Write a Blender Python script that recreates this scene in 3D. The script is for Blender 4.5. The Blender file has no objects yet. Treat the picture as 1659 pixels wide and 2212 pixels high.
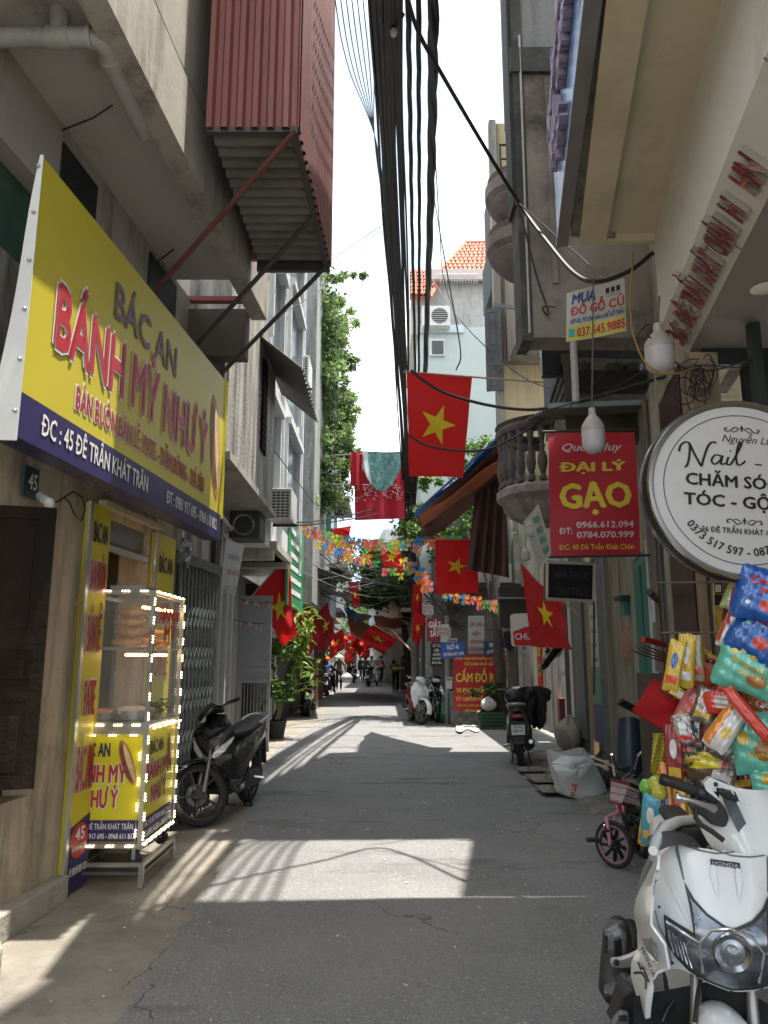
import bpy, bmesh, math, random
from math import sin, cos, pi, radians, sqrt, atan2
from mathutils import Vector, Matrix, Quaternion
random.seed(7)
sc = bpy.context.scene
COL = sc.collection
# ---------------- camera
PITCH = radians(10.9); FPX = 1640.0; CAMZ = 1.55
cam_d = bpy.data.cameras.new('camera'); cam = bpy.data.objects.new('camera', cam_d); COL.objects.link(cam)
cam.location = (0, 0, CAMZ); cam.rotation_euler = (pi/2 + PITCH, 0, 0)
cam_d.sensor_fit = 'VERTICAL'; cam_d.sensor_height = 36; cam_d.lens = FPX/2212*36
cam_d.clip_start = 0.05; cam_d.clip_end = 600
sc.camera = cam
sc.render.resolution_x = 768; sc.render.resolution_y = 1024
# ---------------- sky, sun, exposure
SUNV = Vector((0.24, 0.012, 1.0)).normalized()
w = bpy.data.worlds.new('World'); sc.world = w; w.use_nodes = True
nt = w.node_tree; bg = nt.nodes['Background']; bg.inputs[1].default_value = 0.15
sk = nt.nodes.new('ShaderNodeTexSky'); sk.sky_type = 'NISHITA'; sk.sun_disc = False
sk.sun_elevation = math.asin(SUNV.z); sk.sun_rotation = atan2(SUNV.x, SUNV.y); sk.dust_density = 3
tc = nt.nodes.new('ShaderNodeTexCoord'); mp = nt.nodes.new('ShaderNodeMapping'); mp.inputs['Scale'].default_value = (1, 1, 1.6)
nz = nt.nodes.new('ShaderNodeTexNoise'); nz.inputs['Scale'].default_value = 2.2; nz.inputs['Detail'].default_value = 7; nz.inputs['Roughness'].default_value = .55
rp = nt.nodes.new('ShaderNodeValToRGB'); rp.color_ramp.elements[0].position = .34; rp.color_ramp.elements[0].color = (.8, .8, .8, 1)
rp.color_ramp.elements[1].position = .66
cr = nt.nodes.new('ShaderNodeValToRGB'); cr.color_ramp.elements[0].position = .42; cr.color_ramp.elements[0].color = (1.3, 1.52, 1.72, 1)
cr.color_ramp.elements[1].position = .64; cr.color_ramp.elements[1].color = (5.2, 5.3, 5.4, 1)
mx = nt.nodes.new('ShaderNodeMixRGB')
L = nt.links.new
L(tc.outputs['Generated'], mp.inputs[0]); L(mp.outputs[0], nz.inputs['Vector']); L(nz.outputs[0], rp.inputs[0]); L(nz.outputs[0], cr.inputs[0])
L(rp.outputs[0], mx.inputs[0]); L(sk.outputs[0], mx.inputs[1]); L(cr.outputs[0], mx.inputs[2]); L(mx.outputs[0], bg.inputs[0])
sun_d = bpy.data.lights.new('sun', 'SUN'); sun = bpy.data.objects.new('sun', sun_d); COL.objects.link(sun)
sun_d.energy = 2.0; sun_d.angle = radians(.55); sun_d.color = (1, .94, .84)
sun.rotation_euler = SUNV.to_track_quat('Z', 'Y').to_euler()
sc.view_settings.view_transform = 'Standard'; sc.view_settings.look = 'None'; sc.view_settings.gamma = 1; sc.view_settings.use_curve_mapping = False
sc.view_settings.exposure = 2.28
try:
    sc.cycles.max_bounces = 8; sc.cycles.transparent_max_bounces = 12
except Exception: pass

# ---------------- pixel -> world helpers (real planes of the place)
def ray(px, py):
    u = (px-829.5)/FPX; v = (1106-py)/FPX
    return Vector((u, cos(PITCH)-v*sin(PITCH), sin(PITCH)+v*cos(PITCH)))
C0 = Vector((0, 0, CAMZ))
def PT(px, py, t): return C0 + ray(px, py)*t
def PY(px, py, Y): d = ray(px, py); return C0 + d*(Y/d.y)
def PZ(px, py, z=0.0): d = ray(px, py); return C0 + d*((z-CAMZ)/d.z)
def PX(px, py, X): d = ray(px, py); return C0 + d*(X/d.x)

# ---------------- materials
MATS = {}
def M(name, col, rough=.6, metal=0, var=.12, scale=6, bump=0, bscale=60, dirt=None, dscale=2.0, damt=.5, streak=False, trans=0, emit=0, alpha=1, coat=0, spec=None, wear=None, ior=None, transm=0):
    if name in MATS: return MATS[name]
    m = bpy.data.materials.new(name); m.use_nodes = True; MATS[name] = m
    n = m.node_tree.nodes; l = m.node_tree.links.new; b = n['Principled BSDF']
    b.inputs['Roughness'].default_value = rough; b.inputs['Metallic'].default_value = metal
    if coat: b.inputs['Coat Weight'].default_value = coat; b.inputs['Coat Roughness'].default_value = .08
    if spec is not None: b.inputs['Specular IOR Level'].default_value = spec
    if transm: b.inputs['Transmission Weight'].default_value = transm
    if ior: b.inputs['IOR'].default_value = ior
    c = (*col, 1)
    t = n.new('ShaderNodeTexCoord'); src = None
    if var or dirt:
        a = n.new('ShaderNodeTexNoise'); a.inputs['Scale'].default_value = scale; a.inputs['Detail'].default_value = 6; a.inputs['Roughness'].default_value = .6
        l(t.outputs['Object'], a.inputs['Vector'])
        r = n.new('ShaderNodeValToRGB'); r.color_ramp.elements[0].position = .3; r.color_ramp.elements[1].position = .7
        r.color_ramp.elements[0].color = (*[max(0, x*(1-var)) for x in col], 1); r.color_ramp.elements[1].color = (*[min(1, x*(1+var)) for x in col], 1)
        l(a.outputs[0], r.inputs[0]); src = r.outputs[0]
        if dirt:
            mpp = n.new('ShaderNodeMapping'); mpp.inputs['Scale'].default_value = (3, 3, .35) if streak else (1, 1, 1)
            l(t.outputs['Object'], mpp.inputs[0])
            d = n.new('ShaderNodeTexNoise'); d.inputs['Scale'].default_value = dscale; d.inputs['Detail'].default_value = 9; d.inputs['Roughness'].default_value = .68
            l(mpp.outputs[0], d.inputs['Vector'])
            dr = n.new('ShaderNodeValToRGB'); dr.color_ramp.elements[0].position = .62-.3*damt; dr.color_ramp.elements[1].position = .78-.2*damt
            l(d.outputs[0], dr.inputs[0])
            mm = n.new('ShaderNodeMixRGB'); mm.inputs[2].default_value = (*dirt, 1)
            l(dr.outputs[0], mm.inputs[0]); l(src, mm.inputs[1]); src = mm.outputs[0]
        l(src, b.inputs['Base Color'])
        if rough > .15:
            rr = n.new('ShaderNodeMapRange'); rr.inputs[3].default_value = max(.02, rough-.12); rr.inputs[4].default_value = min(1, rough+.12)
            l(a.outputs[0], rr.inputs[0]); l(rr.outputs[0], b.inputs['Roughness'])
    else: b.inputs['Base Color'].default_value = c
    if bump:
        a2 = n.new('ShaderNodeTexNoise'); a2.inputs['Scale'].default_value = bscale; a2.inputs['Detail'].default_value = 5
        l(t.outputs['Object'], a2.inputs['Vector'])
        bp = n.new('ShaderNodeBump'); bp.inputs['Strength'].default_value = bump; bp.inputs['Distance'].default_value = .02
        l(a2.outputs[0], bp.inputs['Height']); l(bp.outputs[0], b.inputs['Normal'])
    if emit:
        b.inputs['Emission Color'].default_value = c; b.inputs['Emission Strength'].default_value = emit
    if alpha < 1: b.inputs['Alpha'].default_value = alpha
    if trans:
        o = n['Material Output']; tr = n.new('ShaderNodeBsdfTranslucent'); ms = n.new('ShaderNodeMixShader'); ms.inputs[0].default_value = trans
        if src: l(src, tr.inputs[0])
        else: tr.inputs[0].default_value = c
        l(b.outputs[0], ms.inputs[1]); l(tr.outputs[0], ms.inputs[2]); l(ms.outputs[0], o.inputs[0])
    return m

# ---------------- mesh building
ORIG = {}
def V(*a): return Vector(a)
class MB:
    def __init__(s): s.v = []; s.f = []
    def add(s, vs, fs):
        o = len(s.v); s.v += [Vector(p) for p in vs]; s.f += [[i+o for i in f] for f in fs]; return s
    def box(s, x0, y0, z0, x1, y1, z1):
        vs = [(x, y, z) for z in (z0, z1) for y in (y0, y1) for x in (x0, x1)]
        return s.add(vs, [(0, 2, 3, 1), (4, 5, 7, 6), (0, 1, 5, 4), (2, 6, 7, 3), (0, 4, 6, 2), (1, 3, 7, 5)])
    def cbox(s, c, d, X=(1, 0, 0), Y=None, Z=(0, 0, 1)):
        X = Vector(X).normalized(); Z = Vector(Z).normalized(); Y = Vector(Y).normalized() if Y else Z.cross(X).normalized()
        c = Vector(c); vs = [c+X*(i*d[0]/2)+Y*(j*d[1]/2)+Z*(k*d[2]/2) for k in (-1, 1) for j in (-1, 1) for i in (-1, 1)]
        return s.add(vs, [(0, 2, 3, 1), (4, 5, 7, 6), (0, 1, 5, 4), (2, 6, 7, 3), (0, 4, 6, 2), (1, 3, 7, 5)])
    def bar(s, p, q, w, h=None, up=(0, 0, 1)):
        p = Vector(p); q = Vector(q); X = (q-p); Lq = X.length; X = X.normalized(); up = Vector(up)
        if abs(X.dot(up)) > .98: up = Vector((0, 1, 0))
        Y = up.cross(X).normalized(); Z = X.cross(Y)
        return s.cbox((p+q)/2, (Lq, w, h or w), X, Y, Z)
    def prism(s, pts, off):
        pts = [Vector(p) for p in pts]; off = Vector(off); n = len(pts)
        vs = pts+[p+off for p in pts]
        return s.add(vs, [list(range(n))[::-1], [i+n for i in range(n)]]+[(i, (i+1) % n, (i+1) % n+n, i+n) for i in range(n)])
    def tube(s, pts, r, seg=8, cap=True, flat=1):
        pts = [Vector(p) for p in pts]; n = len(pts); rs = r if hasattr(r, '__len__') else [r]*n
        N = None; rings = []
        for i, p in enumerate(pts):
            T = (pts[min(i+1, n-1)]-pts[max(i-1, 0)]).normalized()
            if N is None:
                N = T.orthogonal().normalized()
            else:
                N = (N-T*N.dot(T)).normalized()
            B = T.cross(N)
            rings.append([p+N*(cos(a)*rs[i])+B*(sin(a)*rs[i]*flat) for a in [2*pi*k/seg for k in range(seg)]])
        vs = [q for rg in rings for q in rg]
        fs = [(i*seg+k, i*seg+(k+1) % seg, (i+1)*seg+(k+1) % seg, (i+1)*seg+k) for i in range(n-1) for k in range(seg)]
        if cap: fs += [list(range(seg))[::-1], [(n-1)*seg+k for k in range(seg)]]
        return s.add(vs, fs)
    def lathe(s, prof, c=(0, 0, 0), axis=(0, 0, 1), seg=16, a0=0, a1=2*pi, cap=False):
        A = Vector(axis).normalized(); N = A.orthogonal().normalized()
        if abs(A.z) > .9: N = Vector((1, 0, 0))
        B = A.cross(N); c = Vector(c); full = abs(a1-a0-2*pi) < 1e-4; m = seg if full else seg+1
        vs = [c+A*h+(N*cos(a)+B*sin(a))*r for r, h in prof for a in [a0+(a1-a0)*k/seg for k in range(m)]]
        fs = [(i*m+k, i*m+(k+1) % m, (i+1)*m+(k+1) % m, (i+1)*m+k) for i in range(len(prof)-1) for k in range(seg)]
        return s.add(vs, fs)
    def ell(s, c, r, seg=12, rings=8, R=None):
        c = Vector(c); vs = []; fs = []
        for i in range(rings+1):
            th = pi*i/rings
            for k in range(seg):
                a = 2*pi*k/seg; p = Vector((r[0]*sin(th)*cos(a), r[1]*sin(th)*sin(a), r[2]*cos(th)))
                if R: p = R @ p
                vs.append(c+p)
        fs = [(i*seg+k, (i+1)*seg+k, (i+1)*seg+(k+1) % seg, i*seg+(k+1) % seg) for i in range(rings) for k in range(seg)]
        return s.add(vs, fs)
    def grid(s, fn, nu, nv, thick=0, closeu=False):
        P = [[Vector(fn(i/nu, j/nv)) for j in range(nv+1)] for i in range(nu+1)]
        vs = [p for r in P for p in r]; W = nv+1
        fs = [(i*W+j, (i+1)*W+j, (i+1)*W+j+1, i*W+j+1) for i in range(nu) for j in range(nv)]
        if thick:
            vs2 = []
            for i in range(nu+1):
                for j in range(nv+1):
                    a = P[min(i+1, nu)][j]-P[max(i-1, 0)][j]; b = P[i][min(j+1, nv)]-P[i][max(j-1, 0)]
                    nn = a.cross(b); nn = nn.normalized() if nn.length > 1e-9 else Vector((0, 0, 1))
                    vs2.append(P[i][j]-nn*thick)
            o = len(vs); vs += vs2; fs += [tuple(k+o for k in f[::-1]) for f in fs]
            ed = [(i*W, (i+1)*W) for i in range(nu)]+[((i+1)*W+nv, i*W+nv) for i in range(nu)]+[(j+1, j) for j in range(nv)]+[(nu*W+j, nu*W+j+1) for j in range(nv)]
            fs += [(a, b, b+o, a+o) for a, b in ed]
        return s.add(vs, fs)
    def loft(s, secs, cap=True):
        n = len(secs[0]); vs = [Vector(p) for q in secs for p in q]
        fs = [(i*n+k, i*n+(k+1) % n, (i+1)*n+(k+1) % n, (i+1)*n+k) for i in range(len(secs)-1) for k in range(n)]
        if cap: fs += [list(range(n))[::-1], [(len(secs)-1)*n+k for k in range(n)]]
        return s.add(vs, fs)
    def build(s, name, mat, parent=None, smooth=False, bevel=0, sub=0, angle=40, **kw):
        if parent is None:
            xs = [p.x for p in s.v]; ys = [p.y for p in s.v]; zs = [p.z for p in s.v]
            o = Vector(((min(xs)+max(xs))/2, (min(ys)+max(ys))/2, min(zs)))
        else: o = ORIG.get(parent.name, Vector())
        me = bpy.data.meshes.new(name); me.from_pydata([p-o for p in s.v], [], s.f); me.materials.append(mat)
        bm = bmesh.new(); bm.from_mesh(me); bmesh.ops.recalc_face_normals(bm, faces=bm.faces); bm.to_mesh(me); bm.free()
        ob = bpy.data.objects.new(name, me); COL.objects.link(ob)
        if parent is None: ob.location = o
        else: ob.parent = parent
        ORIG[ob.name] = o
        if smooth:
            me.polygons.foreach_set('use_smooth', [True]*len(me.polygons))
            if angle < 180:
                try: me.set_sharp_from_angle(angle=radians(angle))
                except Exception: pass
        if bevel:
            bv = ob.modifiers.new('bevel', 'BEVEL'); bv.width = bevel; bv.segments = 2; bv.limit_method = 'ANGLE'
        if sub:
            sm = ob.modifiers.new('sub', 'SUBSURF'); sm.levels = sub; sm.render_levels = sub
        if kw: tag(ob, **kw)
        return ob
def tag(o, label=None, cat=None, group=None, kind=None):
    if label: o['label'] = label
    if cat: o['category'] = cat
    if group: o['group'] = group
    if kind: o['kind'] = kind
    return o
def thing(name, label, cat, loc=(0, 0, 0), group=None, rotz=0):
    o = bpy.data.objects.new(name, None); COL.objects.link(o); o.location = loc; o.rotation_euler = (0, 0, rotz); o.empty_display_size = .1
    ORIG[o.name] = Vector(loc)
    return tag(o, label, cat, group)
def cp(o, parent=None):
    c = o.copy(); COL.objects.link(c)
    if parent: c.parent = parent
    ORIG[c.name] = ORIG.get(o.name, Vector())
    for ch in o.children: cp(ch, c)
    return c
def dup(o, loc, rot=None, label=None, group=None):
    c = cp(o); c.location = loc
    if rot is not None: c.rotation_euler = rot if hasattr(rot, '__len__') else (0, 0, rot)
    if label: c['label'] = label
    if group: c['group'] = group
    return c
def BX(name, mat, parent, x0, y0, z0, x1, y1, z1, bevel=0, **kw):
    return MB().box(min(x0, x1), min(y0, y1), min(z0, z1), max(x0, x1), max(y0, y1), max(z0, z1)).build(name, mat, parent, bevel=bevel, **kw)

# ---------------- lettering
def text_mesh(body, bold=0.0, res=2, shear=0, spacing=1.0):
    if 'Đ' in body:                            # the barred D is drawn as a D with a crossing bar
        plain = body.replace('Đ', 'D'); vs, fs = text_mesh(plain, bold, res, shear, spacing); wD = max(v.x for v in text_mesh('D')[0])-min(v.x for v in text_mesh('D')[0])
        for i, ch in enumerate(body):
            if ch == 'Đ':
                x = max(v.x for v in text_mesh(plain[:i+1], 0, res, 0, spacing)[0])-wD; o = len(vs)
                vs += [Vector(p) for p in ((x-.09, .32, 0), (x+.28, .32, 0), (x+.28, .40, 0), (x-.09, .40, 0))]; fs.append([o, o+1, o+2, o+3])
        return vs, fs
    cu = bpy.data.curves.new('t', 'FONT'); cu.body = body; cu.size = 1; cu.resolution_u = res; cu.offset = bold; cu.shear = shear; cu.space_character = spacing
    ob = bpy.data.objects.new('t', cu); me = bpy.data.meshes.new_from_object(ob)
    vs = [v.co.copy() for v in me.vertices]; fs = [list(p.vertices) for p in me.polygons]
    bpy.data.objects.remove(ob); bpy.data.curves.remove(cu); bpy.data.meshes.remove(me)
    return vs, fs
def letters(body, mat, parent, o, X, Y, w=None, h=.1, align='C', bold=.0, depth=0, eps=.003, shear=0, name='lettering', fn=None, spacing=1.0):
    """flat lettering with cap height h, fitted to width w, laid at o along X (reading) and Y (up)"""
    vs, fs = text_mesh(body, 0, shear=shear, spacing=spacing)
    if not vs: return None
    par = list(range(len(vs)))                 # islands, each set a hair apart so that crossing strokes never share a plane
    def fd(i):
        while par[i] != i: par[i] = par[par[i]]; i = par[i]
        return i
    for f in fs:
        for q in f[1:]: par[fd(q)] = fd(f[0])
    ids = {}; lay = [ids.setdefault(fd(i), len(ids)) % 4 for i in range(len(vs))]
    if bold:
        n = len(vs); sh = [(0, 0), (bold, 0), (-bold, 0), (0, bold*.7), (0, -bold*.7)]
        f0 = fs; v0 = vs; l0 = lay; vs = []; fs = []; lay = []
        for q, (a, b) in enumerate(sh):
            vs += [v+Vector((a, b, 0)) for v in v0]; fs += [[i+q*n for i in f] for f in f0]; lay += [i+q*4 for i in l0]
    x0 = min(v.x for v in vs); x1 = max(v.x for v in vs); k = h/.71; kx = (w/(x1-x0)) if w else k
    o = Vector(o); X = Vector(X).normalized(); Y = Vector(Y).normalized(); N = X.cross(Y)
    cx = {'C': (x0+x1)/2, 'L': x0, 'R': x1}[align]; le = max(.00012, h*.0012)
    if fn: P = [Vector(fn((v.x-cx)*kx, v.y*k))+N*(le*q) for v, q in zip(vs, lay)]
    else: P = [o+X*((v.x-cx)*kx)+Y*(v.y*k)+N*(eps+le*q) for v, q in zip(vs, lay)]
    m = MB()
    if depth:
        n = len(P); m.add(P+[p+N*depth for p in P], [[i+n for i in f] for f in fs])
        ed = {}
        for f in fs:
            for a, b in zip(f, f[1:]+f[:1]):
                if (b, a) in ed: del ed[(b, a)]
                else: ed[(a, b)] = 1
        m.f += [[a, b, b+n, a+n] for a, b in ed]
    else: m.add(P, fs)
    return m.build(name, mat, parent)
# --- GROUND
asphalt = M('asphalt', (.232, .235, .238), .88, var=.16, scale=1.3, bump=.5, bscale=140, dirt=(.17, .172, .175), dscale=.9, damt=.25)
def speckle(m, col, size=220, amt=.73):
    n = m.node_tree.nodes; l = m.node_tree.links.new; b = n['Principled BSDF']; src = b.inputs['Base Color'].links[0].from_socket
    t = n.new('ShaderNodeTexCoord'); v = n.new('ShaderNodeTexVoronoi'); v.inputs['Scale'].default_value = size
    l(t.outputs['Object'], v.inputs['Vector']); s = n.new('ShaderNodeSeparateColor'); l(v.outputs['Color'], s.inputs[0])
    r = n.new('ShaderNodeMath'); r.operation = 'GREATER_THAN'; r.inputs[1].default_value = amt; l(s.outputs[0], r.inputs[0])
    mm = n.new('ShaderNodeMixRGB'); mm.inputs[2].default_value = (*col, 1); l(r.outputs[0], mm.inputs[0]); l(src, mm.inputs[1]); l(mm.outputs[0], b.inputs['Base Color'])
speckle(asphalt, (.34, .335, .32), 150, .90); speckle(asphalt, (.15, .15, .15), 180, .80); speckle(asphalt, (.38, .375, .36), 80, .985)
def cracks(m, col, size=.55, w_=.008, dist=.5, gate=.5):
    n = m.node_tree.nodes; l = m.node_tree.links.new; b = n['Principled BSDF']; src = b.inputs['Base Color'].links[0].from_socket
    t = n.new('ShaderNodeTexCoord'); z = n.new('ShaderNodeTexNoise'); z.inputs['Scale'].default_value = 2.5; z.inputs['Detail'].default_value = 8; l(t.outputs['Object'], z.inputs['Vector'])
    a = n.new('ShaderNodeVectorMath'); a.operation = 'MULTIPLY_ADD'; a.inputs[1].default_value = (dist,)*3; l(z.outputs[1], a.inputs[0]); l(t.outputs['Object'], a.inputs[2])
    v = n.new('ShaderNodeTexVoronoi'); v.feature = 'DISTANCE_TO_EDGE'; v.inputs['Scale'].default_value = size; l(a.outputs[0], v.inputs['Vector'])
    c = n.new('ShaderNodeMath'); c.operation = 'LESS_THAN'; c.inputs[1].default_value = w_; l(v.outputs[0], c.inputs[0])
    g = n.new('ShaderNodeTexNoise'); g.inputs['Scale'].default_value = .7; l(t.outputs['Object'], g.inputs['Vector']); h = n.new('ShaderNodeMath'); h.operation = 'GREATER_THAN'; h.inputs[1].default_value = gate; l(g.outputs[0], h.inputs[0])
    k = n.new('ShaderNodeMath'); k.operation = 'MULTIPLY'; l(c.outputs[0], k.inputs[0]); l(h.outputs[0], k.inputs[1])
    mm = n.new('ShaderNodeMixRGB'); mm.inputs[2].default_value = (*col, 1); l(k.outputs[0], mm.inputs[0]); l(src, mm.inputs[1]); l(mm.outputs[0], b.inputs['Base Color'])
cracks(asphalt, (.09, .09, .09), .5, .003, .5, .52)
def stains(m, col, sc_, lo, hi, amt=.7, stretch=(1, 1, 1)):
    n = m.node_tree.nodes; l = m.node_tree.links.new; b = n['Principled BSDF']; src = b.inputs['Base Color'].links[0].from_socket
    t = n.new('ShaderNodeTexCoord'); p = n.new('ShaderNodeMapping'); p.inputs['Scale'].default_value = stretch; l(t.outputs['Object'], p.inputs[0]); z = n.new('ShaderNodeTexNoise'); z.inputs['Scale'].default_value = sc_; z.inputs['Detail'].default_value = 10; z.inputs['Roughness'].default_value = .7; l(p.outputs[0], z.inputs['Vector'])
    q = n.new('ShaderNodeMapRange'); q.inputs[1].default_value = lo; q.inputs[2].default_value = hi; q.inputs[4].default_value = amt; l(z.outputs[0], q.inputs[0])
    mm = n.new('ShaderNodeMixRGB'); mm.inputs[2].default_value = (*col, 1); l(q.outputs[0], mm.inputs[0]); l(src, mm.inputs[1]); l(mm.outputs[0], b.inputs['Base Color'])
stains(asphalt, (.075, .075, .08), .8, .56, .66, .75, (.45, 1.6, 1)); stains(asphalt, (.30, .29, .27), .35, .5, .7, .5)
concrete_pave = M('concrete_pave', (.29, .265, .225), .9, var=.2, scale=2.2, bump=.5, bscale=50, dirt=(.19, .17, .145), dscale=1.3, damt=.5)
bare = M('bare_earth', (.16, .15, .135), .95, var=.2, scale=1, bump=.3)
MB().grid(lambda u, v: (-150+300*u, -20+320*v, -.02), 2, 2).build('ground', bare, kind='structure')
LE = [(-1.05, -3), (-1.12, 1), (-1.18, 4), (-1.22, 6), (-1.32, 7.5), (-1.55, 9.5), (-1.78, 12), (-1.86, 14.5), (-1.72, 17), (-1.5, 19), (-1.62, 22), (-2.0, 27), (-2.5, 36), (-3.2, 48), (-5, 90)]
RE = [(2.2, -3), (2.2, 4), (2.16, 6.5), (2.19, 8), (2.25, 11), (2.45, 13.2), (3.3, 14.4), (3.3, 16.6), (2.2, 17.3), (1.56, 18.2), (1.45, 22), (1.2, 27), (.9, 36), (.3, 48), (-.8, 90)]
def interp(P, y):
    for (a, ya), (b, yb) in zip(P, P[1:]):
        if ya <= y <= yb: return a+(b-a)*(y-ya)/(yb-ya)
    return P[-1][0]
def rough_edge(P, amp=.035):
    o = []; y = P[0][1]
    while y < P[-1][1]:
        o.append((interp(P, y)+random.uniform(-amp, amp), y)); y += .16 if y < 20 else .9
    return o
le = rough_edge(LE); re_ = rough_edge(RE)
n = min(len(le), len(re_))
mb = MB(); mb.add([V(x, y, 0) for x, y in le[:n]]+[V(x, y, 0) for x, y in re_[:n]], [(i, i+1, n+i+1, n+i) for i in range(n-1)])
mb.build('road', asphalt, kind='structure')
cracks(concrete_pave, (.13, .12, .10), .8, .0028, .4, .45); stains(concrete_pave, (.13, .12, .105), 1.5, .55, .68, .7)
MB().grid(lambda u, v: (-6+(-.8+6)*u, -3+100*v, -.006), 1, 1).build('pavement', concrete_pave, kind='structure')
# right pavement: cracked concrete slab a little above the road with a broken lip
mb = MB(); pr = [(x, y) for x, y in re_ if y < 13.3]; n = len(pr)
vs = [V(x-.06, y, -.004) for x, y in pr]+[V(x+.05+random.uniform(-.03, .03), y, .045+random.uniform(-.008, .008)) for x, y in pr]+[V(5.5, y, .05) for x, y in pr]
mb.add(vs, [(i+k*n, i+1+k*n, n+i+1+k*n, n+i+k*n) for i in range(n-1) for k in (0, 1)])
pav2 = M('pavement_slab', (.27, .255, .225), .9, var=.2, scale=2, bump=.6, bscale=35, dirt=(.14, .13, .115), dscale=1.2, damt=.6)
cracks(pav2, (.07, .065, .06), 1.2, .012, .4, .4)
mb.build('pavement', pav2, kind='structure', smooth=True)
MB().grid(lambda u, v: (2.3+9*u, 12.9+4.6*v, -.004), 1, 1).build('path', concrete_pave, kind='structure')
MB().grid(lambda u, v: (1.2+9*u, 17.25+70*v, -.003), 1, 1).build('pavement', pav2, kind='structure')
# doorstep, lower left
step_m = M('step_concrete', (.38, .36, .31), .9, var=.15, scale=3, bump=.5, bscale=30, dirt=(.22, .2, .17), dscale=3, damt=.45)
MB().prism([(-2.62, 2.6, -.01), (-1.88, 2.6, -.01), (-1.84, 4.0, -.01), (-1.92, 4.14, -.01), (-2.62, 4.12, -.01)], (0, 0, .19)).build('doorstep', step_m, bevel=.02, label='worn low concrete doorstep at the bottom left corner by the road', cat='step')
MB().prism([(-2.6, 4.3, -.01), (-2.13, 4.3, -.01), (-2.07, 5.36, -.01), (-2.6, 5.36, -.01)], (0, 0, .16)).build('doorstep', step_m, bevel=.012, label='long concrete step under the brown shutters beside the tall yellow board', cat='step')
# small litter on the road
lit = MB()
for i in range(260):
    y = random.uniform(3.4, 16); x = random.uniform(interp(LE, y)-.6, interp(RE, y)); a = random.uniform(0, 6.3); r = random.uniform(.004, .013)
    if random.random() < .06: r *= 2
    p = V(x, y, .004); e = V(cos(a), sin(a), 0)*r; f2 = V(-sin(a), cos(a), 0)*r*random.uniform(.3, .9)
    lit.add([p-e-f2, p+e-f2, p+e+f2+V(0, 0, .004), p-e+f2, p+V(0, 0, .007)], [(0, 1, 4), (1, 2, 4), (2, 3, 4), (3, 0, 4)])
lit.build('litter', M('litter', (.5, .48, .44), .8, var=.5, scale=3), kind='stuff', label='tiny scraps of paper and grit scattered on the road', cat='litter')

# --- LEFT NEAR BUILDING (number 45)
ochre = M('ochre_wall', (.50, .40, .27), .9, var=.14, scale=2.2, bump=.5, bscale=40, dirt=(.2, .17, .13), dscale=1.6, damt=.5, streak=True)
stains(ochre, (.50, .42, .30), 2.5, .60, .66, .8); stains(ochre, (.12, .10, .08), 1.2, .58, .72, .7)
peel = M('grey_plaster', (.42, .395, .35), .92, var=.12, scale=2.5, bump=.15, bscale=22, dirt=(.17, .155, .135), dscale=1.3, damt=.42, streak=True)
stain = M('stained_plaster', (.46, .44, .40), .92, var=.15, scale=2, bump=.5, bscale=25, dirt=(.085, .08, .07), dscale=1.25, damt=.72, streak=True)
soffit_m = M('soffit_plaster', (.50, .48, .44), .95, var=.07, scale=1.2, bump=.15, bscale=20, dirt=(.22, .2, .17), dscale=1.1, damt=.25)
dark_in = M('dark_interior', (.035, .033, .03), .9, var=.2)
def LX(Y): return -2.15+.087*(Y-5.4)
b45 = thing('shop_house', 'ochre house number 45 with a grey projecting balcony above the bread shop', 'house', (-2.6, 4, 0))
def lwall(name, mat, y0, y1, z0, z1, off=0, th=.25, par=b45, **kw):
    return MB().prism([(LX(y0)+off, y0, z0), (LX(y1)+off, y1, z0), (LX(y1)+off-th, y1, z0), (LX(y0)+off-th, y0, z0)], (0, 0, z1-z0)).build(name, mat, par, **kw)
lwall('wall', ochre, -1, 4.12, 0, 3.3)
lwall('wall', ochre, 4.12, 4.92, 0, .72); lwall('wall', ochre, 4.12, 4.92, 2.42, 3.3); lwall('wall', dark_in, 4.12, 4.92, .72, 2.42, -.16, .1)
lwall('wall', ochre, 4.92, 5.52, 0, 3.3)
lwall('wall', ochre, 5.52, 6.55, 2.62, 3.3)
lwall('wall', ochre, 6.55, 7.12, 0, 3.3)
cream_in = M('cream_interior', (.42, .36, .22), .8, var=.08, dirt=(.25, .2, .12), damt=.3)
# shop interior
MB().box(-4.6, 5.0, 0, -4.5, 7.2, 2.7).box(-4.5, 7.1, 0, -2.3, 7.2, 2.7).box(-4.5, 5.0, 0, -2.45, 5.1, 2.7).box(-4.5, 5.1, 2.64, -2.35, 7.1, 2.7).box(-4.5, 5.1, -.005, -2.3, 7.1, .012).build('interior', cream_in, b45)
BX('interior_post', M('cream_door', (.42, .38, .28), .6), b45, -2.42, 6.28, 0, -2.36, 6.36, 2.4)
BX('interior_post', M('cream_door', (.4, .36, .27), .6), b45, -2.42, 6.42, 0, -2.38, 6.5, 2.4)
alu = M('aluminium', (.55, .56, .57), .35, .85, var=.08)
galv = M('dull_steel', (.28, .29, .3), .45, .6, var=.15)
MB().bar((LX(5.52)-.1, 5.52, 2.55), (LX(6.55)-.1, 6.55, 2.55), .12, .22).build('shutter_housing', galv, b45, bevel=.02)
MB().bar((LX(5.52)+.0, 5.52, 2.38), (LX(6.55)+.0, 6.55, 2.38), .03, .05).build('rail', alu, b45)
pnl = M('awning_strip', (.5, .42, .3), .8, var=.3, scale=25)
MB().bar((LX(5.5)+.06, 5.5, 2.68), (LX(6.62)+.06, 6.62, 2.68), .06, .04).build('awning_strip', pnl, b45)
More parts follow.
